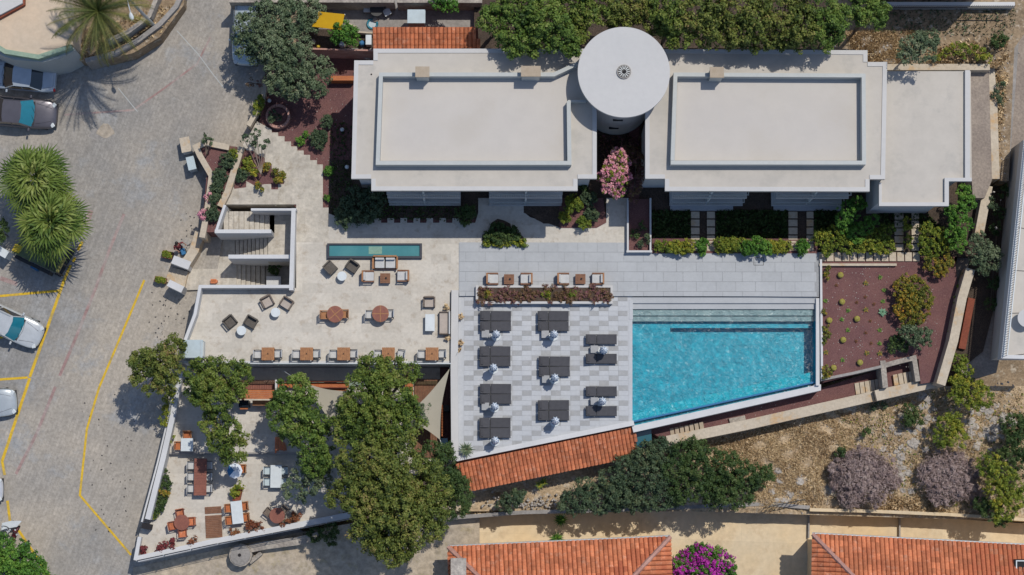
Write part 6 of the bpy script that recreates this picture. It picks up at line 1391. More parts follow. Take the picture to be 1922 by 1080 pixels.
for px, py, r, s_, lab in ((428, 300, 15, 'greyshrub', 'green shrub at the top of the purple flower bed'), (437, 290, 9, 'yellowgreen', 'yellow green shrub at the top corner of the flower bed'), (412, 330, 14, 'greyshrub', 'grey green shrub in the upper middle of the flower bed'), (408, 352, 12, 'greyshrub', 'grey green shrub in the middle of the flower bed'), (403, 372, 10, 'greyshrub', 'grey green shrub in the lower middle of the flower bed'), (398, 402, 13, 'greyshrub', 'low green shrub at the bottom of the flower bed')):
    shrub('flower_bed_shrub', lab, [(px, py, .7, r), (px-4, py+5, .6, r*.7), (px+4, py-4, .65, r*.6)], s_, .25, clump=.17, leaf=.08)
for px, py, r, lab in ((391, 370, 7, 'pale pink flowering plant at the middle of the planter wall'), (381, 402, 8, 'purple flowering plant at the lower end of the planter wall')):
    shrub('flowering_plant', lab, [(px, py, .6, r), (px+1, py+5, .55, r*.7)], 'pink', .25, clump=.12, leaf=.06)
for px, py, r, s_, lab in ((465, 310, 12, 'yellowgreen', 'yellow green shrub beside the sloping stone wall, upper'), (455, 330, 11, 'greyshrub', 'grey green shrub beside the sloping stone wall, lower'), (477, 323, 8, 'yellowgreen', 'small yellow green shrub in the stepped planting pocket'), (501, 314, 8, 'orange', 'yellow flowering plant in the square notch of the path, upper'), (516, 325, 6, 'orange', 'small yellow plant between the two square notches'), (524, 334, 10, 'orange', 'yellow flowering plant in the square notch of the path, right'), (487, 349, 9, 'orange', 'yellow flowering plant at the bottom tip of the stepped pocket')):
    shrub('garden_plant', lab, [(px, py, .55, r), (px+2, py-2, .55, r*.6)], s_, .15, clump=.14, leaf=.08)
tree('young_tree', 'thin leafless looking young tree standing at the top of the garden path', [(470, 258, 2.0, 9), (482, 250, 2.1, 8), (458, 262, 1.9, 7), (500, 270, 1.8, 7), (476, 272, 1.8, 7), (492, 275, 1.7, 5)], 'greyshrub', .2, dens=.35, clump=.14, leaf=.10, trunk=.04, base=(492, 330), bark='bark_pale')
tree('young_tree', 'small spiky tree rooted inside the curved peach planter wall', [(389, 258, 1.6, 7), (384, 264, 1.5, 5), (396, 265, 1.5, 5)], 'greyshrub', .25, dens=.4, clump=.12, leaf=.10, trunk=.05, base=(389, 292))
shrub('planter_shrub', 'dark twiggy shrub inside the round stone planter', [(512, 214, .9, 9), (520, 222, .8, 8), (508, 224, .8, 6)], 'greyshrub', .3, dens=.6)
shrub('yellow_shrub', 'yellow orange shrub by the broken pale wall near the van', [(486, 195, .9, 10), (481, 208, .8, 9), (489, 182, .8, 6)], 'yellowgreen', .1)
shrub('flowering_plant', 'purple flowering branches at the road edge under the olive tree', [(470, 155, 1.2, 8), (485, 158, 1.1, 6), (497, 152, 1.1, 6)], 'heather', .1, dens=.5)
# shaded shrubs in front of the left building
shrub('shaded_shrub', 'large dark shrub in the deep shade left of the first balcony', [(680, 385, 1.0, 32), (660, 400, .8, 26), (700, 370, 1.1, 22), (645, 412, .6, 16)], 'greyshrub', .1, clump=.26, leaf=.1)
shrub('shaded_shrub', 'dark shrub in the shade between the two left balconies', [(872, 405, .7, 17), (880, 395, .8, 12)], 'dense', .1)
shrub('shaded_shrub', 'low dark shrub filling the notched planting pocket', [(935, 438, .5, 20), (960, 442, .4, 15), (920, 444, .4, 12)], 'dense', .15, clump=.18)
shrub('ground_cover', 'bright green trailing plants at the sunlit edge of the notched pocket', [(x, 456+(x % 7)*.3, .3, 7) for x in range(912, 985, 9)], 'yellowgreen', .15, clump=.12, leaf=.08)
block('planting_pocket', [(1050, 372), (1132, 372), (1138, 418), (1120, 428), (1050, 428)], .20, 0, 'gravel_red')
for px, py, r, s_, lab in ((1076, 382, 17, 'yellowgreen', 'large sunlit olive yellow shrub at the corner of the left building'), (1060, 408, 10, 'yellowgreen', 'lime green tuft at the lower left of the sunlit corner bed'), (1105, 372, 14, 'greyshrub', 'blue green shrub at the right of the corner bed'), (1110, 403, 13, 'greyshrub', 'blue green shrub at the lower right of the corner bed'), (1096, 418, 12, 'yellowgreen', 'lime green shrub at the bottom of the corner bed'), (1092, 350, 9, 'dense', 'dark shrub tucked under the left roof corner')):
    shrub('corner_shrub', lab, [(px, py, .8, r), (px+4, py+3, .7, r*.7), (px-4, py-2, .7, r*.6)], s_, .1, clump=.17, leaf=.08)
# oleander between the buildings
ol_ = tree('oleander', 'tall pink flowering oleander between the two hotel buildings', [(1160, 295, 3.4, 17), (1150, 318, 3.2, 20), (1165, 330, 3.2, 18), (1145, 345, 2.8, 18), (1160, 360, 2.6, 14), (1132, 332, 2.4, 10), (1172, 305, 3.0, 10)], 'yellowgreen', .1, cat='flowering shrub', clump=.2, leaf=.10, trunk=.08, dens=.55, extra=('blossom', 'pink', 1.2, .10))
tree('oleander', 'shaded purple flowering oleander right of the sunlit pink one', [(1195, 300, 2.4, 14), (1190, 345, 2.2, 16), (1205, 325, 2.2, 12), (1190, 370, 1.8, 12), (1182, 280, 2.3, 10)], 'heather', .1, cat='flowering shrub', clump=.2, leaf=.09, trunk=.06, dens=.5)
shrub('strip_plant', 'small green plant in the sunlit foot of the narrow planting strip', [(1212, 450, .7, 8), (1202, 460, .6, 6)], 'greyshrub', .3); shrub('strip_plant', 'low dark plant in the narrow planting strip', [(1192, 440, .6, 9), (1205, 425, .6, 8)], 'dense', .3)
# hedges in front of the right building
hd_ = [((1232, 1262), 'yellowgreen', 'sparse yellow plants at the left end of the deck hedge', 8, 0), ((1262, 1293), 'yellowgreen', 'rounded yellow green hedge left of the first stepping slabs', 12, .1), ((1318, 1320), 'broad', 'narrow bright green plant between the first two slab columns', 10, .1), ((1348, 1400), 'yellowgreen', 'yellow green hedge section right of the second slab column', 12, .1), ((1400, 1436), 'broad', 'taller bright green hedge section above the drain cover', 13, .3), ((1440, 1472), 'yellowgreen', 'yellow tipped hedge section left of the third slab column', 11, 0), ((1505, 1507), 'broad', 'narrow green plant between the third and fourth slab columns', 10, .1)]
for (xa, xb), s_, lab, r, dz in hd_:
    n = max(1, int((xb-xa)/8)); lb = []
    for i in range(n+1):
        x = xa+(xb-xa)*i/n
        lb += [(x+random.uniform(-3, 3), 461+random.uniform(-4, 5), .65+dz, r), (x, 470, .35, r*.5)]
    if xb-xa < 5: lb += [(xa, 455, .6, 7), (xa, 473, .4, 8)]
    shrub('hedge', lab, lb, s_, .15, 'hedge', clump=.17, leaf=.09, dens=.9)
big = [([(1545, 448, .8, 18), (1570, 445, .9, 20), (1590, 458, .8, 18), (1555, 465, .6, 14), (1610, 462, .7, 14)], 'yellowgreen', 'broad olive yellow bush at the left of the right hand planting bed'),
 ([(1590, 392, 2.2, 17), (1608, 384, 2.2, 15), (1582, 412, 1.8, 14), (1598, 405, 1.9, 13)], 'broad', 'bright green leafy tree beside the lower balcony of the right building'),
 ([(1590, 428, 1.2, 16), (1608, 438, 1.2, 18), (1625, 425, 1.3, 15), (1640, 412, 1.2, 10)], 'broad', 'bright green bush below the leafy tree next to the annexe'),
 ([(1635, 452, .9, 18), (1655, 440, .9, 16), (1665, 460, .8, 15), (1645, 466, .7, 14), (1672, 430, .8, 9)], 'yellowgreen', 'green yellow bush left of the sunlit slab columns'),
 ([(1703, 415, .8, 7), (1703, 432, .8, 8), (1702, 450, .7, 8), (1704, 463, .6, 7)], 'yellowgreen', 'narrow hedge strip between the two sunlit slab columns'),
 ([(1740, 430, .9, 13), (1755, 445, 1.0, 20), (1745, 465, .8, 18), (1770, 465, .8, 18), (1735, 450, .8, 10)], 'yellowgreen', 'olive yellow bush right of the sunlit slab columns'),
 ([(1808, 362, 2.2, 13), (1812, 382, 2.2, 17), (1798, 400, 2.2, 18), (1805, 425, 2.0, 20), (1790, 440, 1.8, 18), (1785, 400, 1.8, 13), (1800, 455, 1.6, 16)], 'broad', 'tall bright green shrub against the right corner of the annexe'),
 ([(1750, 495, .8, 14), (1765, 505, .8, 15), (1775, 490, .8, 14)], 'orange', 'dark orange tinged bush at the top of the red gravel garden'),
 ([(1700, 535, .9, 20), (1720, 540, 1.0, 20), (1735, 560, 1.0, 18), (1710, 565, 1.1, 24), (1695, 580, .9, 18), (1725, 585, .9, 20), (1705, 600, .7, 16), (1690, 555, .8, 12)], 'orange', 'large yellow orange flowering bush in the red gravel garden'),
 ([(1713, 628, 1.7, 16), (1730, 630, 1.7, 16), (1722, 642, 1.5, 14), (1700, 622, 1.5, 12), (1738, 642, 1.3, 9)], 'olive', 'rounded olive shrub below the yellow orange bush'),
 ([(1685, 640, .7, 12), (1695, 650, .7, 12), (1675, 655, .6, 9)], 'dense', 'dark small leaved shrub left of the rounded olive shrub')]
for lb, s_, lab in big: shrub('garden_bush', lab, lb, s_, .1, clump=.2, leaf=.10)
tree('olive_tree', 'feathery grey green olive over the lane at the right', [(1838, 455, 1.8, 18), (1850, 470, 2.0, 22), (1858, 490, 1.8, 20), (1835, 480, 1.8, 18), (1845, 505, 1.4, 14), (1868, 475, 1.5, 12)], 'olive', -.4, dens=.75, clump=.24, leaf=.10, trunk=.1)
shrub('creeper', 'green creeper hanging on the peach wall section by the lane', [(1863, 375, .9, 7), (1868, 390, .8, 7), (1860, 385, .9, 5)], 'greyshrub', -.2, dens=.6)
shrub('lane_shrub', 'dark shrubs in the shaded bed beside the lane', [(1885, 360, .4, 12), (1880, 400, .3, 12), (1872, 430, .3, 12), (1865, 530, .2, 14), (1860, 570, .1, 12)], 'dense', -.5, dens=.6)
shrub('wall_creeper', 'small leafy creeper along the peach wall beside the red gravel', [(1800, 560, .4, 9), (1797, 580, .4, 10), (1792, 600, .4, 9), (1806, 540, .4, 9), (1790, 622, .3, 8), (1812, 520, .4, 8)], 'yellowgreen', .1, dens=.6)
# red gravel garden small plants
def mk_ball():
    e = empty('barrel_cactus', (0, 0, 0), 0, None, 'cactus')
    mb = MB(); n = 16
    rr = []
    for z, r in ((0, .12), (.05, .165), (.13, .185), (.21, .16), (.26, .09), (.275, .03)):
        rr.append([(r*(1+.09*math.cos(8*2*math.pi*i/n))*math.cos(2*math.pi*i/n), r*(1+.09*math.cos(8*2*math.pi*i/n))*math.sin(2*math.pi*i/n), z) for i in range(n)])
    part('body', mb.rings(rr), solid('cactus_skin', (.36, .32, .07)), e, smooth=True)
    th = rng.uniform(0, 6.28, 120); ph = rng.uniform(.1, 1.5, 120); C = np.stack([.17*np.sin(ph)*np.cos(th), .17*np.sin(ph)*np.sin(th), .10+.17*np.cos(ph)], 1)
    o = bpy.data.objects.new('spines', leaf_mesh('spines', C, rng.normal(size=(120, 3)), .05, rng.uniform(0, 1, 120), LM['cactus'])); COL.objects.link(o); o.parent = e
    return e
ball = placer(mk_ball)
for x, y, l in ((1577, 517, 'golden barrel cactus at the top of the red gravel garden'), (1580, 567, 'second golden barrel cactus from the top, near the pool rim'), (1556, 602, 'golden barrel cactus closest to the pool rim'), (1608, 599, 'golden barrel cactus at the centre of the red gravel garden'), (1582, 638.5, 'golden barrel cactus level with the olive shrub'), (1613.5, 681, 'golden barrel cactus near the short stone wall'), (1564, 691, 'lowest golden barrel cactus by the stone kerb')):
    ball(x, y, .1, random.uniform(0, 3), l, 'golden barrel cacti in the red gravel')
def mk_rosette(style, n, r, w_, up=.35, nm='agave', cat='succulent'):
    def f():
        e = empty(nm, (0, 0, 0), 0, None, cat); V = []; F_ = []; T = []
        for k in range(n):
            a = k*2.399; t = k/n; L_ = r*(.55+.45*(1-t)); el = up+t*.9
            d = Vector((math.cos(a)*math.cos(el), math.sin(a)*math.cos(el), math.sin(el))); s_ = Vector((-math.sin(a), math.cos(a), 0)); o = len(V)
            V += [tuple(d*.02-s_*w_*.4), tuple(d*.02+s_*w_*.4), tuple(d*L_*.5+s_*w_*.6+Vector((0, 0, .02))), tuple(d*L_-Vector((0, 0, .05))), tuple(d*L_*.5-s_*w_*.6+Vector((0, 0, .02)))]
            F_ += [(o, o+1, o+2, o+4), (o+4, o+2, o+3)]; t_ = random.random(); T += [t_, t_]
        me = bpy.data.meshes.new('leaves'); me.from_pydata(V, [], F_); me.materials.append(LM[style]); at = me.attributes.new('tint', 'FLOAT', 'FACE'); at.data.foreach_set('value', T)
        o = bpy.data.objects.new('leaves', me); COL.objects.link(o); o.parent = e; part('core', MB().ball((0, 0, .03), .05, 8, 5), M['soil_dark'], e); return e
    return placer(f)
ag = mk_rosette('agave', 26, .36, .09)
ag(1656, 586.5, .1, 0, 'pale mint green agave rosette in the middle of the red gravel garden')
r1 = mk_rosette('broad', 16, .22, .05, nm='small_succulent'); r2 = mk_rosette('rust', 14, .17, .04, nm='small_succulent'); r3 = mk_rosette('orange', 18, .26, .05, nm='small_succulent')
sm_ = [(1652, 521, r1, 'green'), (1659, 545, r1, 'green'), (1657, 566, r1, 'green'), (1592, 583, r1, 'green'), (1580, 600, r1, 'green'), (1591, 620, r1, 'green'), (1651, 620, r1, 'green'), (1651, 645, r1, 'green'), (1581, 676, r1, 'green'), (1549, 565, r1, 'green'),
       (1640, 571, r2, 'rust red'), (1624, 558, r2, 'rust red'), (1633, 603, r2, 'rust red'), (1608, 568, r2, 'rust red'), (1625, 625, r2, 'rust red'), (1607, 641, r2, 'rust red'), (1635, 645, r2, 'rust red'), (1625, 582, r3, 'orange'), (1627, 663, r3, 'orange'), (1625, 532, r3, 'orange'), (1570, 536, r2, 'rust red'), (1550, 662, r3, 'orange'), (1651, 664, r3, 'orange')]
ordn = ['first', 'second', 'third', 'fourth', 'fifth', 'sixth', 'seventh', 'eighth', 'ninth', 'tenth']; cnt = {}
for x, y, f, c in sorted(sm_, key=lambda q: q[1]):
    k = cnt.get(c, 0); cnt[c] = k+1
    f(x, y, .06, random.uniform(0, 6), f'small {c} succulent, {ordn[k]} of its colour from the top of the red gravel garden', f'small {c} succulents in the red gravel')
shrub('kerb_plants', 'row of trailing yellow green plants along the kerb beside the pool rim', [(1549, 615, .3, 6), (1551, 625, .3, 7), (1550, 636, .3, 6), (1548, 645, .3, 5), (1548, 585, .3, 5), (1552, 518, .3, 7), (1556, 508, .3, 6)], 'orange', .05, dens=.7, clump=.12, leaf=.07)
shrub('kerb_plants', 'yellow green plants at the lower left corner of the red gravel garden', [(1550, 695, .3, 8), (1556, 702, .3, 6), (1546, 706, .3, 6)], 'orange', .05, dens=.7, clump=.12, leaf=.07)
# lower terrace plants
shrub('crescent_hedge', 'crescent shaped dark green hedge with yellow flowers beside the road wall', [(309, 890, ZE+.5, 9), (311, 903, ZE+.5, 10), (308, 918, ZE+.5, 11), (303, 935, ZE+.5, 12), (298, 950, ZE+.5, 11), (292, 962, ZE+.5, 9)], 'dense', ZE, 'hedge', clump=.16, leaf=.08)
shrub('flowering_plant', 'yellow flowers across the middle of the crescent hedge', [(301, 924, ZE+.8, 5), (309, 927, ZE+.8, 5), (315, 928, ZE+.75, 3)], 'orange', ZE, clump=.1, leaf=.06)
pot(291, 966, ZE, .2, 'bright green plant in a pot at the lower tip of the crescent hedge', st='yellowgreen', rr=.28)
e = empty('planter_trough', P(448, 925, ZE), D(-12), 'leafy plant in a terracotta trough above the turned white table', 'planter')
part('trough', MB().box((0, -.1, .2), (.45, .9, .4)), M['terracotta_dark'], e); l = e.location
foliage('foliage', [(l.x-.02, l.y+.15, l.z+.6, .34, .3), (l.x+.08, l.y+.45, l.z+.6, .26, .25), (l.x-.12, l.y-.15, l.z+.5, .25, .2)], 'yellowgreen', e, 1, .14, .08)
for lb, s_, lab in (([(306, 1024, ZE+.4, 9), (318, 1021, ZE+.4, 9), (298, 1028, ZE+.3, 7), (326, 1018, ZE+.3, 5)], 'crimson', 'crimson leaved shrub at the bottom wall of the lowest terrace'), ([(363, 1014, ZE+.4, 8), (358, 1020, ZE+.3, 5)], 'rust', 'brown dried shrub right of the crimson one'),
      ([(271, 1030, ZE+.3, 5), (269, 1036, ZE+.3, 4)], 'crimson', 'small crimson plant in the sharp lower left corner'), ([(437, 996, ZE+.4, 7), (445, 1000, ZE+.3, 5)], 'rust', 'small rust red shrub below the turned white table'), ([(472, 990, ZE+.5, 11), (486, 987, ZE+.4, 9), (495, 992, ZE+.3, 6)], 'rust', 'rust red shrub right of the turned white table'), ([(545, 972, ZE+.5, 10), (556, 968, ZE+.4, 8), (530, 982, ZE+.4, 7)], 'rust', 'rust red shrub beside the round table near the bottom wall')):
    shrub('wall_shrub', lab, lb, s_, ZE, dens=.7, clump=.15, leaf=.09)
shrub('lane_bush', 'green bushes growing below the bottom wall of the lowest terrace', [(595, 1002, -3.9, 14), (615, 995, -3.8, 16), (622, 1012, -4.1, 12), (575, 1008, -4.2, 8)], 'dense', -5, dens=.8)
yc = mk_rosette('olive', 46, .62, .07, .2, 'yucca', 'plant')
yc(875, 844, .7, 0, 'spiky yucca at the lower left corner of the checkered terrace').location.z = .45
e = pot(876, 846, 0, .22, 'pot holding the spiky yucca on the checkered terrace corner', st='dense', rr=.15)
gp = mk_rosette('broad', 70, .62, .04, .15, 'grass_palm', 'plant')
gp(1052, 976, ZP+.8, 0, 'round bright green grassy palm on the patio wall'); gp2 = mk_rosette('yellowgreen', 22, .4, .07, .3, 'low_palm', 'plant')
gp2(1012, 911, -2.9, 0, 'pair of bright lime leafy plants below the tiled bar roof, upper'); gp2(1020, 905, -2.9, 1, 'pair of bright lime leafy plants below the tiled bar roof, right'); gp(1045, 1012, ZP, .5, 'dark olive grassy palm at the eave of the left tiled house')
# basement landing plant
pot(516, 504, ZB, .16, 'dark palm like plant in the basement stair landing', st='dense', rr=.42)
# lower hillside shrubs
hs_ = [([(1085, 935, -1.6, 24), (1065, 948, -2.0, 20), (1100, 915, -1.5, 22), (1120, 940, -1.6, 22)], 'greyshrub', 'grey green shrub below the middle of the tiled bar roof'), ([(960, 940, -2.4, 18), (945, 950, -2.6, 12), (975, 930, -2.4, 12)], 'greyshrub', 'blue green shrub near the left end of the retaining wall'),
 ([(1150, 900, -1.2, 24), (1175, 885, -1.0, 28), (1165, 925, -1.3, 28), (1190, 940, -1.6, 24), (1150, 945, -1.8, 18)], 'greyshrub', 'grey green tree below the right end of the tiled bar roof'), ([(1215, 860, -.8, 28), (1240, 850, -.8, 26), (1225, 895, -.6, 32), (1210, 930, -1.2, 26), (1245, 930, -1.2, 26)], 'greyshrub', 'blue green tree below the glass enclosure'),
 ([(1290, 850, -.6, 28), (1270, 880, -.4, 30), (1310, 880, -.2, 32), (1290, 915, -.6, 30), (1330, 920, -.8, 28), (1270, 930, -1.2, 20), (1305, 838, -1.0, 18)], 'dense', 'dark green carob tree right of the glass enclosure'), ([(1345, 870, -.4, 28), (1375, 880, -.4, 30), (1400, 900, -.7, 28), (1360, 915, -.5, 32), (1390, 930, -1.0, 24), (1425, 895, -1.2, 22), (1440, 885, -1.6, 14), (1340, 940, -1.4, 18)], 'dense', 'broad dark green carob tree at the foot of the dry slope')]
for lb, s_, lab in hs_: tree('hillside_tree', lab, lb, s_, -4.0, group='trees on the lower hillside', clump=.32, leaf=.12, trunk=.1)
for lb, s_, lab in (([(1590, 880, -2.4, 26), (1620, 870, -2.2, 30), (1650, 880, -2.3, 28), (1610, 905, -2.2, 32), (1645, 915, -2.3, 28), (1600, 930, -2.6, 24), (1670, 895, -2.6, 20), (1575, 900, -2.7, 18)], 'dry', 'large purple grey leafless shrub on the rocky slope, left one'),
                    ([(1765, 870, -2.3, 26), (1790, 880, -2.2, 30), (1755, 900, -2.3, 28), (1800, 905, -2.2, 26), (1770, 925, -2.4, 24), (1815, 890, -2.5, 18), (1740, 885, -2.5, 16), (1830, 930, -2.8, 18)], 'dry', 'large purple grey leafless shrub on the rocky slope, right one')):
    shrub('dry_shrub', lab, lb, s_, -3.4, dens=1.3, clump=.22, leaf=.055, aspect=6.5, trunk=.07, flat=.5)
for lb, s_, lab in (([(1780, 800, -.9, 22), (1795, 820, -1.0, 22), (1770, 825, -1.2, 16), (1790, 785, -.9, 14)], 'yellowgreen', 'green yellow bush above the right leafless shrub'), ([(1710, 775, -1.6, 16), (1722, 785, -1.6, 12), (1705, 790, -1.8, 10)], 'dense', 'small dark green bush on the stony slope'),
                    ([(1800, 680, .2, 16), (1810, 700, .3, 18), (1800, 720, .1, 18), (1795, 740, -.2, 16)], 'yellowgreen', 'bright green bush at the end of the peach garden wall'), ([(1825, 730, .2, 20), (1845, 745, .1, 20), (1810, 748, -.2, 16), (1830, 755, -.3, 16)], 'yellowgreen', 'broad yellow green bush at the lower end of the lane'),
                    ([(1855, 870, -.9, 22), (1875, 890, -.7, 26), (1895, 915, -.8, 26), (1870, 925, -1.0, 24), (1905, 940, -1.1, 20), (1885, 960, -1.6, 20)], 'yellowgreen', 'large yellow green bush at the lower right edge'), ([(1905, 800, -.9, 24), (1918, 830, -.8, 28), (1900, 850, -1.0, 22), (1925, 870, -1.0, 22)], 'dense', 'dark green bush at the right edge beside pale rocks'), ([(1860, 955, -1.9, 20), (1880, 972, -2.3, 16), (1840, 945, -2.2, 14)], 'dense', 'dark green shrub above the ochre retaining wall'),
                    ([(1580, 845, -2.2, 9), (1575, 850, -2.3, 7)], 'dense', 'tiny dark bush above the left leafless shrub'), ([(1640, 762, -2.0, 8), (1660, 760, -2.0, 7)], 'greyshrub', 'small weeds at the foot of the cream coping wall'), ([(1625, 814, -2.1, 6), (1630, 808, -2.1, 5)], 'dense', 'smallest green tuft in the stony middle of the slope')):
    shrub('hillside_bush', lab, lb, s_, -3.0, clump=.24, leaf=.10)
# bougainvillea
tree('bougainvillea', 'magenta bougainvillea between the two red tiled houses', [(1290, 1058, -4.6, 26), (1320, 1052, -4.5, 30), (1350, 1055, -4.6, 26), (1340, 1080, -4.3, 34), (1300, 1085, -4.3, 34), (1365, 1075, -4.8, 16), (1320, 1110, -4.2, 34)], 'broad', ZP, cat='flowering shrub', clump=.24, leaf=.11, trunk=.1, dens=.8, extra=('blossom', 'magenta', .85, .09))
# hedge tree bottom-left
tree('laurel_tree', 'dense bright green tree crown in the bottom left corner', [(-5, 1050, -2.3, 44), (30, 1065, -2.4, 42), (65, 1085, -2.7, 34), (0, 1095, -2.2, 50), (45, 1110, -2.4, 44), (-20, 1020, -2.6, 28), (78, 1092, -3.1, 20)], 'broad', -5.2, clump=.26, leaf=.11, trunk=.2)
shrub('dark_bush', 'dark green bush at the left edge below the fan palms', [(2, 430, .3, 14), (-4, 445, .2, 14), (8, 418, .1, 8)], 'dense', -1.6)
# palms ------------------------------------------------------------
def fan_palm(lab, px, py, zc, rpx, nf, seed):
    random.seed(seed); x, y, _ = P(px, py, zc); zb_ = PR(px, py)[2]; e = empty('fan_palm', (x, y, zb_), 0, lab, 'palm tree', 'fan palms beside the road'); R_ = px_len(rpx, zc); hz = zc-zb_
    part('trunk', MB().tube([(0, 0, -.1), (.05, 0, hz*.5), (0, 0, hz)], [.28, .24, .22], 12), M['bark'], e, smooth=True)
    V = []; F_ = []; T = []
    for k in range(nf):
        a = k*2.399+random.uniform(-.2, .2); t = (k+.5)/nf; el = 1.35-1.75*t**.8+random.uniform(-.18, .18); pl_ = R_*(.18+.42*t)*random.uniform(.75, 1.25); 
        d = Vector((math.cos(a)*math.cos(el), math.sin(a)*math.cos(el), math.sin(el))); s_ = Vector((-math.sin(a), math.cos(a), 0)); nrm = s_.cross(d)*-1
        c = Vector((0, 0, hz+.1))+d*pl_; tt_ = random.gauss(.5, .2); fl = R_*.47
        nb_ = 21
        for j in range(nb_):
            b_ = (j/(nb_-1)-.5)*math.radians(250); L_ = fl*(1-.25*abs(b_)/2.2)*random.uniform(.88, 1.08); dd = (d*math.cos(b_)+s_*math.sin(b_)); dr = Vector((0, 0, -.30*L_)); sw_ = dd.cross(nrm).normalized()*.055
            fold = nrm*(.05*(1 if j % 2 else -1)); o = len(V)
            V += [tuple(c), tuple(c+dd*L_*.55+sw_+fold), tuple(c+dd*L_+dr), tuple(c+dd*L_*.55-sw_-fold)]; F_.append((o, o+1, o+2, o+3)); T.append(min(1, max(0, tt_+random.gauss(0, .08)+.1*(t > .8))))
        o = len(V); w_ = s_*.025; V += [tuple(Vector((0, 0, hz))-w_), tuple(Vector((0, 0, hz))+w_), tuple(c+w_), tuple(c-w_)]; F_.append((o, o+1, o+2, o+3)); T.append(.6)
    me = bpy.data.meshes.new('fronds'); me.from_pydata(V, [], F_); me.materials.append(LM['palm']); at = me.attributes.new('tint', 'FLOAT', 'FACE'); at.data.foreach_set('value', T)
    o = bpy.data.objects.new('fronds', me); COL.objects.link(o); o.parent = e; return e
fan_palm('upper fan palm of the pair beside the road', 66, 335, 3.0, 84, 38, 3); fan_palm('lower fan palm of the pair, over the kiosk', 95, 418, 2.8, 84, 38, 5)
def date_palm():
    random.seed(11); x, y, _ = P(184, 22, 7.0); zb_ = 1.5; e = empty('date_palm', (x, y, zb_), 0, 'date palm with long drooping fronds on the embankment at the top left', 'palm tree'); hz = 5.4
    part('trunk', MB().tube([(0, 0, -.2), (.08, 0, hz*.5), (0, 0, hz)], [.30, .25, .24], 12), M['bark'], e, smooth=True)
    V = []; F_ = []; T = []
    for k in range(60):
        a = k*2.399+random.uniform(-.25, .25); t = (k+.5)/60; el0 = 1.3-1.1*t; L_ = 4.3*(.7+.3*t); p = Vector((0, 0, hz)); tt_ = .25+.5*t+random.gauss(0, .1); n = 22; s_ = Vector((-math.sin(a), math.cos(a), 0)); pr = p
        curl = random.uniform(-.35, .35)
        for i in range(n):
            u = i/(n-1); el = el0-1.9*u**1.3*(.5+.5*t)-.25*u; aa = a+curl*u; d = Vector((math.cos(aa)*math.cos(el), math.sin(aa)*math.cos(el), math.sin(el))); q = pr+d*(L_/n); s_ = Vector((-math.sin(aa), math.cos(aa), 0)); up = s_.cross(d)*-1
            o = len(V); w_ = s_*.03*(1.3-u); V += [tuple(pr-w_), tuple(pr+w_), tuple(q+w_), tuple(q-w_)]; F_.append((o, o+1, o+2, o+3)); T.append(tt_+.15)
            if u > .06:
                ll = .36*math.sin(math.pi*min(1, .12+u*.86))**.6
                for sgn in (-1, 1):
                    for h in (0, .5):
                        b0 = pr.lerp(q, h); dd = (s_*sgn*.85+d*.5+up*random.uniform(-.35, .1)).normalized(); ww = d*.022; o = len(V)
                        V += [tuple(b0-ww), tuple(b0+ww), tuple(b0+dd*ll*random.uniform(.85, 1.1)-Vector((0, 0, .10)))]; F_.append((o, o+1, o+2)); T.append(tt_+random.gauss(0, .1))
            pr = q
    me = bpy.data.meshes.new('fronds'); me.from_pydata(V, [], F_); me.materials.append(LM['date']); at = me.attributes.new('tint', 'FLOAT', 'FACE'); at.data.foreach_set('value', np.clip(T, 0, 1).astype(np.float32))
    o = bpy.data.objects.new('fronds', me); COL.objects.link(o); o.parent = e
date_palm(); random.seed(21)
# ============================================================ ground cover (stuff) and stones
def scatter(name, poly, n, zf, style, size, asp, up=.6, z2=0.0, lab=None):
    fe = 13 if n > 20000 else (4 if style == 'drygrass' else 0)
    xs_ = [p[0]+q for p in poly for q in (-fe, fe)]; ys_ = [p[1]+q for p in poly for q in (-fe, fe)]; Cs = []
    while len(Cs) < n:
        px, py = random.uniform(min(xs_), max(xs_)), random.uniform(min(ys_), max(ys_))
        if fe and math.sin(px*.085+1.7*math.sin(py*.06))*math.sin(py*.11+1.2*math.sin(px*.05))+random.gauss(0, .3) < -.38: continue
        if inside((px+random.gauss(0, fe), py+random.gauss(0, fe)), poly): Cs.append(P(px, py, zf(px, py)+random.uniform(.0, .14)))
    C = np.array(Cs); Nn = rng.normal(size=(n, 3)); Nn[:, 2] *= up
    den = .5+.12*np.sin(C[:, 0]*1.3)*np.cos(C[:, 1]*1.7)+.24*rng.normal(size=n)
    c0 = C.mean(axis=0); o = bpy.data.objects.new(name, leaf_mesh(name, C-c0, Nn, size, np.clip(den, 0, 1), LM[style], asp)); COL.objects.link(o); o.location = c0
    tag(o, kind='stuff'); 
    if lab: tag(o, lab)
    return o
sz = lambda px, py: slope_z(py)+bumpz(px, py)-.03
scatter('dry_grass', [(1330, 840), (1480, 790), (1600, 770), (1590, 850), (1560, 880), (1540, 940), (1440, 950), (1330, 880)], 30000, sz, 'drygrass', .045, 6, .8)
scatter('dry_grass', [(1560, 780), (1760, 730), (1920, 730), (1920, 960), (1560, 950)], 15000, sz, 'drygrass', .045, 5.5, .8)
scatter('low_scrub', [(1580, 770), (1760, 735), (1920, 740), (1920, 960), (1560, 940)], 2600, sz, 'yellowgreen', .09, 2.0)
scatter('dry_grass', [(1640, 935), (1760, 930), (1790, 965), (1640, 958)], 2500, lambda a, b: sz(a, b)+.05, 'drygrass', .10, 3)
scatter('dry_grass', [(880, 930), (1060, 900), (1060, 955), (870, 965)], 2600, lambda a, b: slope_z(b)-.6, 'drygrass', .10, 3)
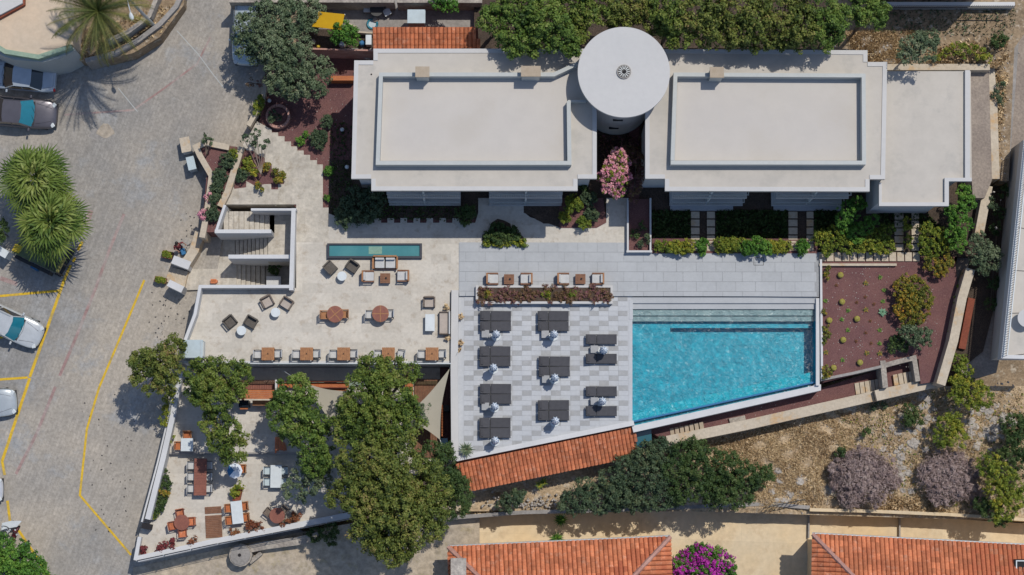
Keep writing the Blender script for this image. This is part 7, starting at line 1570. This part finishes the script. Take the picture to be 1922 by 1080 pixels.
scatter('dry_grass', [(1590, 60), (1730, 60), (1700, 115), (1630, 118), (1600, 90)], 9000, lambda a, b: 2.2, 'drygrass', .05, 5, .4)
scatter('dry_grass', [(1740, 95), (1890, 70), (1890, 125), (1870, 330), (1872, 130), (1740, 118)], 3500, lambda a, b: 2.25 if b < 128 else 1.25, 'drygrass', .09, 3)
scatter('dry_grass', [(150, 60), (320, 10), (300, 60), (220, 100), (150, 110)], 1500, lambda a, b: 1.62, 'drygrass', .08, 3)
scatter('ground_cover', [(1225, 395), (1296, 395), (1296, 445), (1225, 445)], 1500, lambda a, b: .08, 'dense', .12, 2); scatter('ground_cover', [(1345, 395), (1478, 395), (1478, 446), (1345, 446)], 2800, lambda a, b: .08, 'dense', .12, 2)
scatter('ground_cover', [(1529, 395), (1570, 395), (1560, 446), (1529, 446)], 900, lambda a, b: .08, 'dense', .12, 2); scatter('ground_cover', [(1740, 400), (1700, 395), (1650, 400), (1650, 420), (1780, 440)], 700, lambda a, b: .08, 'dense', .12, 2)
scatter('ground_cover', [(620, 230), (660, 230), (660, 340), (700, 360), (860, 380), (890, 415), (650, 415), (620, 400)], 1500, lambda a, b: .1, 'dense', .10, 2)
scatter('ground_cover', [(1640, -20), (1910, 16), (1900, 70), (1640, 60)], 1000, lambda a, b: 2.25, 'greyshrub', .10, 2)
scatter('ground_cover', [(1125, 255), (1208, 255), (1208, 340), (1140, 370), (1125, 340)], 900, lambda a, b: .12, 'heather', .12, 2)
# rocks: larger ones singly, small ones joined
rk = []
for s_ in range(5):
    random.seed(40+s_); mb = MB().ball((0, 0, 0), 1, 7, 4, .55); mb.v = [(x*random.uniform(.75, 1.2), y*random.uniform(.75, 1.2), z*random.uniform(.7, 1.2)) for x, y, z in mb.v]; rk.append(mesh('rock', mb, M['rock']))
random.seed(77)
def rocks(regs, n, zf, smin, smax):
    out = []
    for _ in range(n):
        rg = random.choice(regs); px, py = rg[0]+random.gauss(0, rg[2]), rg[1]+random.gauss(0, rg[3]); out.append((*P(px, py, zf(px, py)), random.uniform(smin, smax)))
    return out
R1 = rocks([(1860, 800, 25, 25), (1870, 790, 14, 14), (1690, 870, 14, 40), (1700, 900, 12, 30), (1730, 790, 12, 20), (1840, 830, 20, 15), (1480, 910, 25, 14), (1660, 830, 30, 25), (1850, 780, 30, 14), (1735, 760, 8, 14)], 150, sz, .14, .38)
for x, y, z, s_ in R1:
    o = bpy.data.objects.new('rock', random.choice(rk)); COL.objects.link(o); o.parent = hl; o.matrix_basis = Matrix.Translation(Vector((x, y, z))-hl.location) @ Matrix.Rotation(random.uniform(0, 6), 4, 'Z') @ Matrix.Diagonal((s_, s_*random.uniform(.6, 1), s_*.8, 1))
sm2 = MB()
for x, y, z, s_ in rocks([(1750, 830, 90, 55), (1600, 830, 70, 50), (1500, 920, 40, 20), (1850, 770, 40, 30), (1000, 945, 50, 8), (1640, 95, 25, 12)], 900, lambda a, b: sz(a, b) if b > 500 else 2.2, .04, .11):
    sm2.box((x, y, z+.02), (s_*1.6, s_*1.2, s_), random.uniform(0, 3), .6)
tag(part('small_stones', sm2, M['rock'], hl, world=True), kind='stuff')
g2 = MB()
for x, y, z, s_ in rocks([(1878, 200, 8, 70), (1800, 105, 50, 8), (1640, 100, 30, 8)], 260, lambda a, b: 2.22 if b < 128 else 1.22, .04, .12): g2.box((x, y, z), (s_*1.5, s_, s_), random.uniform(0, 3), .6)
tag(top('scattered_stones', g2, M['rock']), kind='stuff')
# pale pebbles in the red gravel
pb = MB()
for px0, px1, py0, py1, n, z in ((1548, 1760, 500, 690, 260, .04), (1260, 1540, 735, 800, 90, -1.49), (510, 655, 170, 400, 140, .06), (380, 440, 290, 430, 60, .26)):
    for _ in range(n):
        x, y, _z = P(random.uniform(px0, px1), random.uniform(py0, py1), z); r = random.uniform(.015, .035); pb.box((x, y, z+r*.4), (r*2, r*1.5, r), random.uniform(0, 3), .7)
tag(top('pale_pebbles', pb, M['rock']), kind='stuff')
# dark leaf litter and oil spots on the road
lt_ = MB()
for x0, x1, y0, y1, n in ((280, 360, 545, 640, 40), (170, 260, 820, 1000, 40), (330, 370, 400, 480, 20), (150, 260, 740, 800, 10)):
    for _ in range(n):
        x, y, z = PR(random.uniform(x0, x1), random.uniform(y0, y1)); r = random.uniform(.02, .06); lt_.box((x, y, z+.01), (r*2, r*1.3, .015), random.uniform(0, 3))
tag(top('leaf_litter', lt_, M['frame_dark']), kind='stuff')
